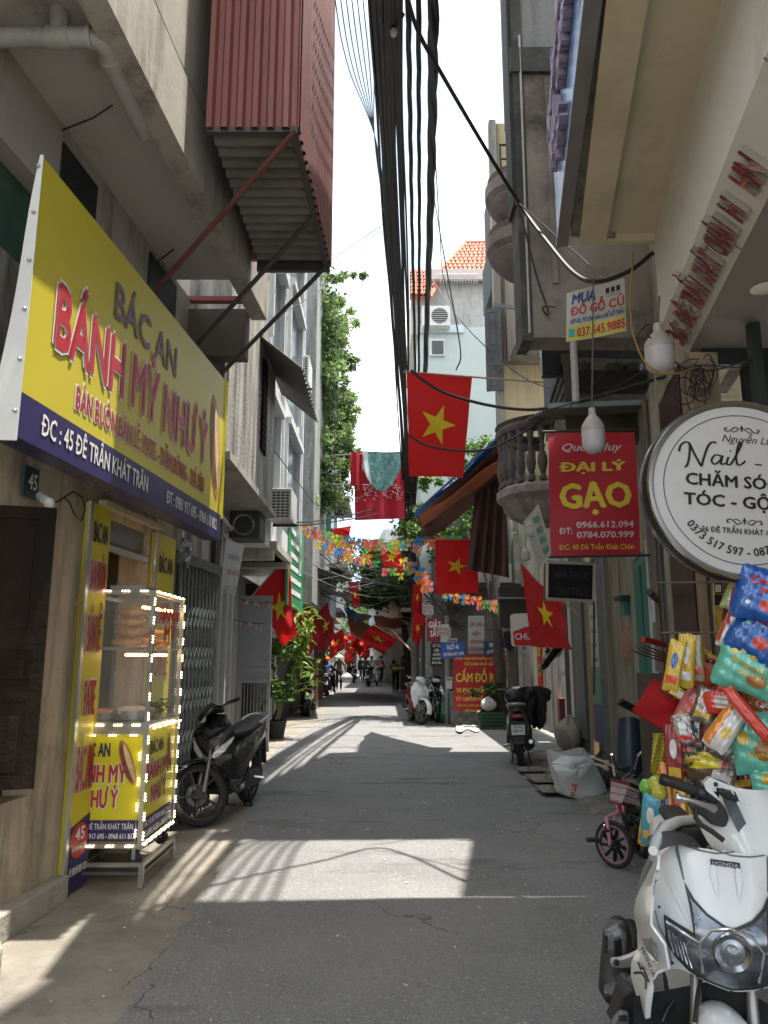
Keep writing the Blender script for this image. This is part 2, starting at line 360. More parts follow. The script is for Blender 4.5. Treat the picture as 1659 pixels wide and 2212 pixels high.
# open brown shutters
wood = M('old_brown_wood', (.020, .013, .009), .8, spec=.12, var=.4, scale=5, bump=.3, bscale=25, dirt=(.012, .01, .009), dscale=3, damt=.5, streak=True)
def shutter_leaf(par, p, d, w_, z0, z1, mat, nslat=0):
    p = Vector(p); d = Vector(d).normalized(); N = d.cross(V(0, 0, 1))
    def b(a0, a1, h0, h1, th, o=0): return MB().cbox(p+d*(a0+a1)/2+V(0, 0, (h0+h1)/2)+N*o, (a1-a0, th, h1-h0), d, N)
    s = .07
    fr = MB()
    for a0, a1, h0, h1 in ((0, s, z0, z1), (w_-s, w_, z0, z1), (s, w_-s, z0, z0+s), (s, w_-s, z1-s, z1), (s, w_-s, (z0+z1)/2-s/2, (z0+z1)/2+s/2), (s, w_-s, z0+.3*(z1-z0), z0+.3*(z1-z0)+s)):
        m = b(a0, a1, h0, h1, .035); fr.add(m.v, m.f)
    f = fr.build('shutter', mat, par)
    m = b(s, w_-s, z0+s, z1-s, .016); m.build('panel', mat, f)
    for h0, h1 in ((.04, .26), (.36, .46), (.54, .95)): m = b(s+.03, w_-s-.03, z0+h0*(z1-z0)+.02, z0+h1*(z1-z0)-.02, .028); m.build('panel', mat, f, bevel=.005)
    return f
shutter_leaf(b45, (LX(4.2)+.02, 4.2, 0), (.33, .10, 0), .36, .86, 2.40, wood)
shutter_leaf(b45, (LX(4.9)+.02, 4.9, 0), (.10, -.28, 0), .30, .92, 2.36, wood)
# number plate and bulb
np_ = thing('house_number_plate', 'small dark green plate reading 45 under the big yellow sign', 'sign', tuple(PX(68, 1060, -2.18)))
p = PX(66, 1042, LX(4.9)+.012)
dl = V(.087, 1, 0).normalized()
MB().cbox(p, (.16, .012, .19), dl, dl.cross(V(0, 0, 1))).build('plate', M('dark_green_enamel', (.03, .06, .055), .4), np_)
letters('45', M('white_paint', (.75, .75, .72), .5), np_, p+V(.012, -.0, -.045), dl, (0, 0, 1), w=.1, h=.1, bold=.02)
bl = thing('wall_bulb', 'white bulb in a tilted socket beside the number 45 plate', 'bulb', tuple(PX(96, 1080, -2.15)))
a = PX(86, 1072, LX(5.0)+.03); bb = PX(106, 1087, LX(5.0)+.16)
MB().tube([a, a*.45+bb*.55], .028, 12).build('socket', M('grey_white_plastic', (.5, .5, .47), .5), bl)
MB().ell(bb, (.035, .035, .035)).build('bulb', M('bulb_glass', (.7, .7, .68), .2, var=0), bl, smooth=True)
# ----- upper storeys of 45: wall over the sign, balcony, parapet
lwall('wall', M('green_wall', (.03, .085, .06), .7, var=.25, dirt=(.1, .12, .1), damt=.3), -1, 7.15, 3.98, 4.55, -.1)
lwall('beam', peel, -1, 7.2, 4.55, 5.13, .03, .4)
lwall('wall', stain, -1, 7.15, 3.3, 3.98, -.05)
KZ = 5.125
def BXx(Y): return -1.235+.066*(Y-7.3)       # outer line of the balcony
pts = [(LX(3.4)-.3, 3.35), (BXx(3.35), 3.35), (BXx(6.75), 6.75), (LX(6.75)-.3, 6.75)]
MB().prism([(x, y, KZ) for x, y in pts], (0, 0, .12)).build('balcony_slab', soffit_m, b45)
def para(name, y0, y1, z0, z1, off=0, th=.14, mat=peel): 
    return MB().prism([(BXx(y0)+off, y0, z0), (BXx(y1)+off, y1, z0), (BXx(y1)+off-th, y1, z0), (BXx(y0)+off-th, y0, z0)], (0, 0, z1-z0)).build(name, mat, b45)
para('edge_beam', 3.3, 7.3, KZ-.16, KZ+.42, .03, .16)
para('groove_pipe', 3.3, 7.28, KZ+.43, KZ+.5, -.05, .1, M('dark_groove', (.09, .085, .08), .8))
para('parapet_wall', 3.3, 7.28, KZ+.51, 9.6, .0, .16)
MB().box(-3.4, 3.16, KZ-.14, BXx(3.2)+.02, 3.34, KZ+.6).build('end_beam', peel, b45)
MB().box(-2.3, 7.12, KZ-.62, BXx(7.2)-.14, 7.3, KZ-.12).build('end_beam', M('dark_beam', (.12, .105, .09), .9, var=.2), b45)
MB().box(-2.3, 7.14, KZ-.02, BXx(7.2)-.02, 7.22, KZ+.03).build('red_rail', M('red_oxide', (.2, .035, .025), .6), b45)
MB().box(-2.45, 7.31, 3.3, -1.62, 7.5, 4.95).build('side_wall', M('dark_stained_wall', (.10, .098, .09), .95, var=.3, dirt=(.22, .21, .19), damt=.4), b45)
MB().box(-3.5, -.5, 9.5, -1.3, 7.25, 9.7).build('roof', peel, b45)
# dark vents in the soffit
dk = M('navy_vent', (.012, .014, .02), .6)
lwall('window', dk, 4.6, 5.1, 4.62, 5.0, .045, .04); lwall('window', dk, 6.1, 6.75, 4.5, 5.05, .045, .04)
# pvc pipe
pvc = M('grey_pvc', (.42, .42, .40), .45, var=.1, scale=6, dirt=(.2, .19, .17), dscale=3, damt=.35)
pp = thing('drain_pipe', 'thick grey plastic drain pipe with an elbow hanging under the balcony', 'pipe', tuple(PT(100, 82, 4.3)))
A = PT(-60, 81, 4.28); B = PT(190, 81, 4.28); Cc = PT(218, 92, 4.32); D = PT(236, 125, 4.42); E = PT(311, 288, 5.05)
MB().tube([A, PT(120, 81, 4.28), B, (B+Cc)/2+V(.01, 0, .008), Cc, (Cc+D)/2+V(.008, 0, .01), D, E], .054, 16).build('pipe', pvc, pp, smooth=True)
MB().tube([PT(128, 78, 4.28), PT(128, -120, 4.25)], .05, 16).build('pipe', pvc, pp, smooth=True)
for x0, x1 in ((104, 152), (190, 200)):
    MB().tube([PT(x0, 81, 4.28), PT(x1, 81, 4.28)], .063, 16).build('coupling', pvc, pp, smooth=True)
MB().tube([D, D*.93+E*.07], .063, 16).build('coupling', pvc, pp, smooth=True)
wr = M('thin_wire', (.05, .03, .025), .6)
MB().tube([PT(86, 300, 5.3), PT(200, 255, 5.0), PT(300, 190, 5.0)], .007, 5).build('hanger', wr, pp)

# ----- red corrugated enclosure
red_sheet = M('red_corrugated', (.22, .068, .062), .5, .1, var=.12, scale=3, dirt=(.15, .06, .05), dscale=2, damt=.5, streak=True)
stains(red_sheet, (.34, .16, .14), 1.1, .55, .7, .6, (3, 3, .2))
grey_sheet = M('grey_corrugated', (.19, .185, .175), .6, .3, var=.25, scale=3, dirt=(.09, .085, .075), dscale=1.2, damt=.5)
def corr(p, U, Vd, nwave, amp, mat, name, par, box=True, seg=6, th=.004, **kw):
    """sheet from p along U (across the ribs) and Vd (along the ribs)"""
    p = Vector(p); U = Vector(U); Vd = Vector(Vd); N = U.cross(Vd).normalized(); n = nwave*seg
    def h(u):
        t = (u*nwave) % 1
        if not box: return amp*sin(2*pi*t)
        return amp if t < .38 else (-amp if .5 < t < .88 else (amp*(1-(t-.38)/.06) if t <= .5 else -amp+2*amp*(t-.88)/.12))
    return MB().grid(lambda u, v: p+U*u+Vd*v+N*h(u), n, 1, thick=th).build(name, mat, par, **kw)
en = thing('balcony_enclosure', 'red corrugated metal balcony box on struts high on the left', 'balcony', (-1, 5.5, 5.2))
ze = 5.2; xo = -.60; y0 = 4.72; y1 = 6.6; xi = BXx(5)-.0+.14
corr((xi, y0, ze), (xo-xi, 0, 0), (0, 0, 4.6), 6, .016, red_sheet, 'front_sheet', en)
corr((xo, y0, ze-.02), (.09, y1-y0, 0), (0, 0, 4.6), 17, .016, red_sheet, 'side_sheet', en)
corr((xi+.02, y0+.02, ze+.02), (.05, y1-y0-.04, 0), (xo-xi-.03, 0, 0), 15, .032, grey_sheet, 'floor_sheet', en, box=False, seg=8)
fr = M('dark_frame', (.06, .055, .055), .6)
MB().bar((xi, y0+.03, ze-.0), (xo, y0+.03, ze-.0), .04).bar((xo-.03, y0, ze-.01), (xo+.06, y1, ze-.01), .05, .06).bar((xi+.05, y1, ze-.02), (xo+.09, y1, ze-.02), .05, .1).build('frame', fr, en)
MB().box(xi, y1-.05, ze+.03, xo+.08, y1, ze+4.5).box(xi, y0, ze+4.55, xo+.05, y1, ze+4.6).build('back', red_sheet, en)
strut = M('rusty_strut', (.13, .045, .035), .6, var=.25)
for k, (a, b) in enumerate((((-.62, 4.72, ze-.02), PT(325, 640, 6.0)), ((-.58, 5.75, ze-.02), PT(417, 754, 7.0)), ((-.52, 6.55, ze-.02), PT(468, 818, 7.6)))):
    MB().tube([a, b], .021, 10).build('strut', strut if k == 0 else fr, en)

# ----- the big yellow sign
yel = M('yellow_print', (.58, .49, .035), .42, var=.04, scale=1, spec=.5)
nav = M('navy_print', (.028, .022, .10), .42, var=.04)
redp = M('red_print', (.52, .035, .03), .45, var=.04)
redp2 = M('red_print_letters', (.46, .03, .045), .45, var=.06)
whi = M('white_print', (.78, .78, .76), .5, var=.03)
navl = M('navy_letters', (.03, .03, .1), .5, var=.03)
sg = thing('shop_sign', 'big yellow bakery billboard with red BÁNH MỲ NHƯ Ý lettering over the shop', 'sign', (-1.75, 5, 2.6))
s0, s1 = 3.6, 6.94
def SX(Y): return -1.81+.087*(Y-3.6)
zb, zt = 2.62, 4.16; dS = V(.087, 1, 0).normalized(); nS = V(1, -.087, 0).normalized()
LS = (s1-s0)*sqrt(1+.087**2); OS = V(SX(s0), s0, 0)
def SP(a, z): return OS+dS*a+V(0, 0, z)      # a: metres along the sign
MB().prism([SP(0, zb), SP(0, zb)-nS*.14, SP(0, zt)-nS*.02, SP(0, zt)], dS*LS).build('box', M('navy_underside', (.04, .035, .09), .3, var=.1), sg)
def sq(name, mat, a0, a1, z0, z1, e=.004): return MB().add([SP(a0, z0)+nS*e, SP(a1, z0)+nS*e, SP(a1, z1)+nS*e, SP(a0, z1)+nS*e], [(0, 1, 2, 3)]).build(name, mat, sg)
sq('yellow_face', yel, 0, LS, zb+.235, zt); sq('blue_band', nav, 0, LS, zb, zb+.235)
MB().bar(SP(LS-.01, zb+.2)+nS*.01, SP(LS-.01, zt)+nS*.01, .02).build('edge_trim', M('bright_yellow', (.8, .72, .03), .5, var=0), sg)
def SL(body, mat, a0, a1, z, h, bold=.03, e=.007, **k):
    return letters(body, mat, sg, SP((a0+a1)/2, z), dS, (0, 0, 1), w=a1-a0, h=h, bold=bold, eps=e, **k)
def slab(body, a0, a1, z, h, bold=.045, mat=redp2, out=whi):
    SL(body, out, a0-.012, a1+.012, z-.008, h+.016, bold+.03, .0055); return SL(body, mat, a0, a1, z, h, bold, .0085)
SL('BÁC AN', M('grey_navy', (.16, .13, .17), .5), 0.92, 2.04, zb+1.08, .24, .035)
slab('BÁNH MỲ NHƯ Ý', .24, 2.86, zb+.60, .36, .05)
slab('BÁN BUÔN,BÁN LẺ: PATE - DĂM BÔNG - XÁ XÍU', .53, 2.82, zb+.33, .135, .02)
SL('ĐC : 45 ĐÊ TRẦN KHÁT TRÂN', whi, .2, 1.62, zb+.075, .115, .02)
SL('ĐT : 0981 917 695 - 0968 611 812', whi, 1.98, 3.22, zb+.075, .1, .012)
# baguette picture (flat print)
def baguette(par, o, X, Y, w_, h_, tilt=0):
    o = Vector(o); X = Vector(X).normalized(); Y = Vector(Y).normalized(); N = X.cross(Y); c, s = cos(tilt), sin(tilt)
    def at(x, y, e): return o+X*(x*c-y*s)+Y*(x*s+y*c)+N*e
    def blob(name, mat, ax, ay, ox, e, n=24): return MB().add([at(ox+ax*cos(2*pi*k/n)*(1-.25*abs(sin(2*pi*k/n))**6), ay*sin(2*pi*k/n), e) for k in range(n)], [list(range(n))]).build(name, mat, par)
    blob('baguette_print', M('crust_print', (.45, .2, .06), .5, var=.35, scale=9), w_/2, h_/2, 0, .009)
    blob('filling_print', M('filling_print', (.16, .06, .04), .5, var=.7, scale=25), w_*.32, h_*.42, -w_*.1, .0105)
    blob('crust_highlight', M('crumb_print', (.68, .5, .25), .5, var=.3, scale=14), w_*.2, h_*.4, w_*.14, .0115)
baguette(sg, SP(3.08, zb+.82), dS, (0, 0, 1), .26, .95, .2)
# white cloth folded round the near end, with studs
cl = M('white_canvas', (.72, .73, .73), .6, var=.04)
MB().grid(lambda u, v: SP(0, zt+.01-(zt-zb+.03)*v)-nS*((.02+.12*v)*u-.008)-dS*(.008+.02*v*u+.008*sin(9*v)*u), 5, 14, thick=.004).build('side_canvas', cl, sg, smooth=True)
for k in range(6):
    MB().ell(SP(0, zt-.06-k*.27)-nS*.012-dS*.016, (.012, .012, .012), 8, 5).build('stud', alu, sg, smooth=True)
# tall yellow boards beside the opening
def tall_board(y0, y1, z0, z1, lab, lines, low=True):
    t = thing('vertical_sign', lab, 'sign', (LX(y0), y0, z0)); d = V(.087, 1, 0).normalized(); N = V(1, -.087, 0).normalized()
    o = V(LX(y0)+.05, y0, 0); Lb = (y1-y0)*1.004
    P = lambda a, z: o+d*a+V(0, 0, z)
    MB().prism([P(0, z0), P(Lb, z0), P(Lb, z0)-N*.045, P(0, z0)-N*.045], (0, 0, z1-z0)).build('board', yel, t)
    MB().bar(P(-.008, z0)+N*.002, P(-.008, z1)+N*.002, .018, .05, up=(0, 1, 0)).build('edge_trim', alu, t)
    for body, z, h, mt, wf in lines:
        if mt is redp2: letters(body, whi, t, P(Lb/2, z-.004), d, (0, 0, 1), w=Lb*wf*1.05, h=h+.012, bold=.05, eps=.003)
        letters(body, mt, t, P(Lb/2, z), d, (0, 0, 1), w=Lb*wf, h=h, bold=.03, eps=.006)
    if low:
        MB().add([P(0, z0)+N*.003, P(Lb, z0)+N*.003, P(Lb, z0+.47)+N*.003, P(0, z0+.40)+N*.003], [(0, 1, 2, 3)]).build('navy_base', nav, t)
        n = 28
        MB().add([P(Lb*.5+.125*cos(2*pi*k/n), z0+.31+.115*sin(2*pi*k/n))+N*.006 for k in range(n)], [list(range(n))]).build('red_disc', redp, t)
        letters('45', whi, t, P(Lb/2, z0+.315), d, (0, 0, 1), w=.14, h=.08, bold=.03, eps=.009)
        letters('ĐÊ TRẦN KHÁT TRÂN', whi, t, P(Lb/2, z0+.25), d, (0, 0, 1), w=.2, h=.03, bold=.01, eps=.009)
        letters('ĐT: 0981 917 695 - 0968', whi, t, P(Lb/2, z0+.1), d, (0, 0, 1), w=.24, h=.05, bold=.02, eps=.009)
    return t
L1 = [('BÁC AN', 2.50-.12, .15, navl, .7), ('BÁN BUÔN', 2.03, .22, redp2, .78), ('BÁN LẺ', 1.60, .26, redp2, .68), ('PATE', 1.16, .24, redp2, .55), ('BÁC AN', .66, .30, redp2, .78)]
tall_board(5.36, 5.68, .02, 2.66, 'tall yellow board with red lettering and a red 45 disc standing on the ground', L1)
tall_board(6.6, 7.06, .1, 2.64, 'second tall yellow board behind the bread cart, beside the folding gate', [('BÁC AN', 2.3, .15, navl, .7), ('BÁN BUÔN', 1.85, .22, redp2, .78), ('BÁN LẺ', 1.40, .22, redp2, .68), ('PATE', .9, .22, redp2, .55)])
wc = MB().tube([PX(104, 1088, -2.06), PX(125, 1084, -2.04), PX(158, 1062, -2.0), PX(178, 1075, -1.98), PX(184, 1100, -2.0), PX(176, 1125, -2.05), PX(160, 1110, -2.06), PX(150, 1085, -2.05), PX(140, 1076, -2.05)], .006, 5)
wc.build('cable', M('black_cable', (.012, .012, .013), .5, var=.1), label='loose black cable looping from the small bulb to the yellow board', cat='cable')

# ----- folding accordion gate next door
gate_m = M('grey_green_metal', (.13, .145, .145), .5, .3, var=.15, dirt=(.07, .07, .065), damt=.3)
ag = thing('folding_gate', 'grey concertina metal gate closed between the yellow board and the parked scooter', 'gate', (LX(7.8), 7.8, 0))
ns = 22
for k in range(ns):
    y = 7.22+k*(8.4-7.22)/(ns-1); x = LX(y)+.02+(.02 if k % 2 else -.02)
    MB().box(x-.008, y-.013, .03, x+.008, y+.013, 2.45).build('slat', gate_m, ag)
MB().bar((LX(7.15)+.03, 7.15, 2.5), (LX(8.45)+.03, 8.45, 2.5), .1, .1).build('rail', gate_m, ag)
lat = MB()
for zz in (.35, .75, 1.15, 1.55, 1.95):
    for k in range(0, ns-2, 2):
        y = 7.22+k*(1.18/(ns-1)); dy = 2*1.18/(ns-1)
        for s in (1, -1): lat.bar((LX(y)+.05, y, zz-s*.1), (LX(y+dy)+.05, y+dy, zz+s*.1), .006, .018)
lat.build('lattice', gate_m, ag, kind='stuff')
bB = thing('stained_house', 'narrow grey house with stained upper storey overhanging above the folding gate', 'house', (-2.4, 9, 0))
def bx(n, m, *a, p=bB, **k): return BX(n, m, p, *a, **k)
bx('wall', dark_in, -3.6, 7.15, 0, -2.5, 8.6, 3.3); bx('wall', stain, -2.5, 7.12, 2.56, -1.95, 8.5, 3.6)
bx('door_post', M('black_post', (.03, .03, .03), .7), -2.1, 8.5, 0, -1.9, 8.72, 2.9)
bx('wall', M('grey_concrete', (.17, .17, .165), .9, var=.15), -3.6, 8.7, 0, -2.1, 9.0, 3.6)
# upper overhanging storey
bx('upper_wall', stain, -3.4, 7.42, 3.6, -1.6, 10.65, 5.75); bx('upper_wall', stain, -3.4, 7.6, 5.75, -1.7, 10.4, 9.2)
bx('floor_slab', peel, -3.4, 7.4, 3.52, -1.55, 10.7, 3.6)
wm = M('white_metal', (.5, .5, .49), .5, var=.06)
for k, y in enumerate((9.08, 9.5, 9.9, 10.35)):
    x_ = -2.08-.12*(k*1.3); y = 9.05+1.2*k; bx('door_frame', wm, x_-.04, y, 0, x_+.04, y+.07, 2.7)
MB().prism([(-2.12, 9.0, 0), (-2.68, 13.7, 0), (-3.2, 13.7, 0), (-2.7, 9.0, 0)], (0, 0, 2.8)).build('door_panel', M('grey_door_panel', (.26, .26, .25), .6, var=.15), bB)
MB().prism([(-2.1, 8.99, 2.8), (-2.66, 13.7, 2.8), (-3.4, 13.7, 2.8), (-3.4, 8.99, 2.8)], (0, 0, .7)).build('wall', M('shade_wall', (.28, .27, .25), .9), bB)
wh = MB().cbox(PX(572, 880, -1.58), (.02, .34, 1.25)).build('shutter', wood, bB)
for k in range(14):
    MB().cbox(PX(572, 880, -1.565)+V(0, 0, -.55+k*.085), (.02, .3, .05)).build('slat', wood, wh)
aw = thing('tin_awning', 'small grey corrugated awning jutting over the upper left window', 'awning', (-1.4, 9.5, 5.5))
corr((-1.6, 9.2, 5.65), (0, 2.3, 0), (.55, 0, -.45), 14, .02, grey_sheet, 'sheet', aw, box=False)
MB().bar((-1.6, 9.2, 5.68), (-1.6, 11.5, 5.68), .05).build('edge', red_sheet, aw)
# banner board on that wall + broken tin scraps, tube lamp
t = thing('wall_sign', 'tilted white notice board beyond the folding gate on the left', 'sign', tuple(PY(510, 1240, 9.6)))
q = [PY(488, 1165, 9.2), PY(527, 1178, 9.9), PY(507, 1287, 9.9), PY(477, 1270, 9.2)]
MB().prism(q, V(.0, .03, 0)).build('board', M('grey_white_board', (.5, .5, .5), .6), t)
X_ = (q[1]-q[0]).normalized(); Yv = (q[0]-q[3]).normalized()
for k, (s_, mt) in enumerate((('CỬA HÀNG', galv), ('TẠP HÓA', redp), ('0912 345', galv))):
    letters(s_, mt, t, (q[0]+q[1])/2-Yv*(.22+.2*k), X_, Yv, w=.45, h=.07, eps=.004+.0)
t = thing('tube_lamp', 'white tube lamp slanting out from the wall above the white notice board', 'lamp', tuple(PY(490, 1120, 8.6)))
MB().tube([PY(470, 1100, 8.3), PY(494, 1136, 8.9)], .02, 8).build('tube', wm, t)
MB().tube([PY(494, 1136, 8.9), PY(500, 1143, 9.0)], .028, 8).build('cap', galv, t)
t = thing('scrap_sheet', 'crumpled silver sheet hanging beside the second yellow board', 'sheet', tuple(PY(390, 1200, 7.3)))
MB().grid(lambda u, v: PY(375+40*u+8*v*(1-2*u), 1160+55*v+10*u+5*sin(8*u), 7.3+.12*sin(7*u+5*v)), 6, 6, thick=.004).build('sheet', M('crumpled_foil', (.42, .42, .42), .4, .5, var=.3, scale=12), t)
# --- RIGHT NEAR BUILDING (number 36)
KE = 5.45; SL_ = .193
cream = M('cream_paint', (.58, .52, .37), .85, var=.07, scale=1.5, bump=.25, bscale=14, dirt=(.40, .35, .24), dscale=1.3, damt=.3)
cream_d = M('grimy_cornice', (.36, .335, .28), .9, var=.15, scale=2, bump=.4, bscale=20, dirt=(.14, .13, .12), dscale=2, damt=.5, streak=True)
offw = M('off_white_board', (.60, .58, .53), .7, var=.04, scale=1.5, dirt=(.45, .42, .36), dscale=1.5, damt=.2)
grs = M('grey_soffit', (.26, .26, .25), .75, var=.05, scale=2)
r1 = thing('corner_house', 'cream house number 36 with a deep balcony soffit over the nail salon', 'house', (2.6, 3, 0))
def RXs(x, Y): return x+SL_*(Y-KE)
def rpr(name, mat, xa, xb, y0, y1, z0, z1, par=None, **kw):
    return MB().prism([(RXs(xa, y0), y0, z0), (RXs(xb, y0), y0, z0), (RXs(xb, y1), y1, z0), (RXs(xa, y1), y1, z0)], (0, 0, z1-z0)).build(name, mat, par or r1, **kw)
rpr('balcony_soffit', cream, 1.74, 2.12, -2.5, KE-.03, 4.80, 5.0)
rpr('edge_lip', cream, 1.53, 1.738, -2.5, KE, 4.73, 5.0)
rpr('end_lip', cream, 1.74, 2.12, KE-.06, KE, 4.735, 5.0)
for i, (xa, xb, za, zb_) in enumerate(((1.47, 1.528, 4.80, 4.9), (1.42, 1.468, 4.88, 5.02), (1.47, 1.60, 5.0, 5.25), (1.50, 2.4, 5.25, 11.6))):
    rpr('cornice' if i < 3 else 'upper_wall', cream_d if i < 3 else cream, xa, xb, -2.5, KE+.0, za, zb_)
rpr('roof_slab', cream_d, 1.40, 5, -2.5, KE+.02, 11.6, 11.8)
rpr('inner_wall', offw, 2.12, 2.3, -2.5, KE, 4.02, 4.95)
def fq(x, z, Y): return V(RXs(x, Y), Y, z)
ux, uz = 2.11, 4.01; lx_, lz = 2.32, 3.83
MB().prism([fq(ux, uz, -2.5), fq(lx_, lz, -2.5), fq(lx_+.05, lz+.2, -2.5)], fq(0, 0, KE)-fq(0, 0, -2.5)).build('fascia', offw, r1)
for y in (2.75, 3.95):
    MB().bar(fq(ux-.004, uz, y)+V(-.002, 0, -.002), fq(lx_-.004, lz, y)+V(-.002, 0, -.002), .006, .006).build('joint', galv, r1)
rpr('shop_soffit', grs, 2.322, 5.2, -2.5, KE-.02, 3.832, 3.9)
rpr('end_beam', M('dark_green_steel', (.03, .045, .045), .5), 2.4, 5.2, KE-.1, KE, 3.70, 3.828)
rpr('upper_wall', cream, 2.3, 5.2, KE-.2, KE, 3.9, 11.6)
for x in (2.56, 3.02):
    MB().box(x-.035, 4.9, 0.05, x+.035, 4.97, 3.83).build('post', M('dark_green_steel', (.03, .045, .045), .5), r1)
lampd = thing('ceiling_lamp', 'round white downlight set in the grey canopy ceiling of the nail salon', 'lamp', tuple(PZ(1652, 626, 3.82)))
MB().lathe([(0, 0), (.075, 0), (.085, .006), (.085, .012)], PZ(1652, 626, 3.815), seg=24).build('diffuser', M('lamp_white', (.8, .8, .78), .4, var=0), lampd, smooth=True)
# raised address letters on the fascia
ad = thing('raised_lettering', 'raised dark red address letters 36 ĐÊ TRẦN KHÁT CHÂN along the slanted fascia', 'lettering', tuple(fq(2.2, 3.9, 4.2)))
upv = (fq(ux, uz, 0)-fq(lx_, lz, 0)).normalized(); rd = -(V(SL_, 1, 0).normalized())
redm = M('weathered_red_letters', (.22, .03, .035), .45, var=.5, scale=22, dirt=(.62, .42, .38), dscale=9, damt=.45)
sidem = M('letter_side', (.33, .31, .28), .5, .3)
fc = (fq(ux, uz, 0)+fq(lx_, lz, 0))/2
for s_, ya, yb_ in (('36', 5.34, 5.10), ('ĐÊ', 5.03, 4.82), ('TRẦN', 4.76, 4.44), ('KHÁT', 4.39, 4.11), ('CHÂN', 4.06, 3.79), ('H', 3.70, 3.60), ('HN', 3.46, 3.24)):
    ym = (ya+yb_)/2; o = fq((ux+lx_)/2, (uz+lz)/2, ym)-upv*.085
    letters(s_, sidem, ad, o, rd, upv, w=(ya-yb_)*.98, h=.17, bold=.035, depth=.035, eps=.001, name='letter_body')
    letters(s_, redm, ad, o, rd, upv, w=(ya-yb_)*.98, h=.17, bold=.035, eps=.0385, name='letter_face')
# blue light-box sign hung outside the balcony, seen from below
bs = thing('blue_signboard', 'long blue signboard with raised lilac letters seen edge-on under the cream balcony', 'sign', (1.2, 4, 4.75))
bx0, bx1 = V(.78, 1.9, 4.74), V(1.36, 5.45, 4.74)
dB = (bx1-bx0).normalized(); nB = V(-dB.y, dB.x, 0)
blue = M('blue_sky_print', (.10, .24, .50), .25, var=.25, scale=2.0, dirt=(.50, .62, .70), dscale=1.4, damt=.5)
MB().prism([bx0, bx1, bx1-nB*.07, bx0-nB*.07], (0, 0, 1.15)).build('board', blue, bs)
MB().bar(bx0+V(0, 0, -.01)-nB*.035, bx1+V(0, 0, -.01)-nB*.035, .09, .035).build('frame', galv, bs)
MB().tube([bx1+V(0, -.1, .01)-nB*.08, bx1+V(.33, -.05, .02)-nB*.1, bx1+V(.33, -.05, .3)-nB*.1], .01, 6).build('bracket', galv, bs)
lil = M('lilac_letters', (.42, .34, .50), .4, var=.1); lild = M('lilac_letters_side', (.25, .2, .28), .5)
for s_, a, wd, h, z in (('Nguyễn', 2.95, .8, .2, .72), ('Lương', 2.2, .62, .2, .72), ('NAIL', 2.9, .6, .24, .36), ('CHĂM', 2.2, .55, .15, .42), ('SÓC', 1.7, .4, .15, .42), ('TÓC', 2.6, .5, .12, .16)):
    o = bx0+dB*a+V(0, 0, z); letters(s_, lild, bs, o, -dB, (0, 0, 1), w=wd, h=h, bold=.05, depth=.05, eps=.002, name='letter_body'); letters(s_, lil, bs, o, -dB, (0, 0, 1), w=wd, h=h, bold=.05, eps=.054, name='letter_face')

# --- round nail sign
ns_ = thing('round_sign', 'round white light-box nail salon sign hanging on posts at the right edge', 'sign', tuple(PT(1604, 1257, 3.9)))
Rr = .473; nc = PT(1604, 1057, 3.9); roll = radians(-3.5); nX = V(1, .05, 0).normalized(); 
nXr = nX*cos(roll)+V(0, 0, 1)*sin(roll); nYr = -nX*sin(roll)+V(0, 0, 1)*cos(roll); nN = nXr.cross(nYr)
def NP(x, y, e=0): return nc+nXr*x*1.06+nYr*y+nN*e
def disc(name, mat, r, e, par, n=64, r2=None):
    if r2 is None: return MB().add([NP(r*cos(2*pi*k/n), r*sin(2*pi*k/n), e) for k in range(n)], [list(range(n))]).build(name, mat, par)
    return MB().add([NP(q*cos(2*pi*k/n), q*sin(2*pi*k/n), e) for q in (r, r2) for k in range(n)], [(k, (k+1) % n, (k+1) % n+n, k+n) for k in range(n)]).build(name, mat, par)
blk = M('black_paint', (.012, .012, .013), .45, var=.1)
chrome = M('chrome', (.72, .73, .75), .12, 1, var=.03)
m = MB(); n = 64
prof = [(Rr-.035, .004), (Rr-.02, .02), (Rr-.003, .02), (Rr, .008), (Rr, -.10), (Rr-.02, -.105)]
m.add([NP(r*cos(2*pi*k/n), r*sin(2*pi*k/n), e) for r, e in prof for k in range(n)], [(i*n+k, i*n+(k+1) % n, (i+1)*n+(k+1) % n, (i+1)*n+k) for i in range(len(prof)-1) for k in range(n)])
m.build('rim', M('brushed_rim', (.33, .34, .35), .22, .9, var=.05), ns_, smooth=True)
m = MB(); m.add([NP(r*cos(2*pi*k/n), r*sin(2*pi*k/n), e) for r, e in ((Rr+.001, -.0), (Rr+.006, -.01), (Rr+.006, -.05), (Rr+.001, -.055)) for k in range(n)], [(i*n+k, i*n+(k+1) % n, (i+1)*n+(k+1) % n, (i+1)*n+k) for i in range(3) for k in range(n)])
m.build('rubber_edge', blk, ns_, smooth=True)
disc('face', M('sign_white', (.60, .60, .61), .35, var=.04, scale=3, dirt=(.5, .49, .46), dscale=3, damt=.15), Rr-.03, .006, ns_); disc('back', galv, Rr-.02, -.104, ns_)
disc('ring', blk, Rr-.083, .0085, ns_, r2=Rr-.079)
for s_, x, y, h, wd in (('CHĂM SÓC DA', -.285, .005, .062, .66), ('TÓC - GỘI ĐẦU', -.295, -.10, .062, .72)):
    letters(s_, blk, ns_, NP(x, y), nXr, nYr, w=wd, h=h, bold=.032, eps=.009, align='L')
letters('36 ĐÊ TRẦN KHÁT CHÂN', blk, ns_, NP(-.21, -.235), nXr, nYr, w=.44, h=.028, bold=.02, eps=.009, align='L')
def arc(x, y):
    a = -pi/2+x/(Rr-.085-.045); r = Rr-.085-.04-y
    return NP(r*cos(a), r*sin(a), .009)
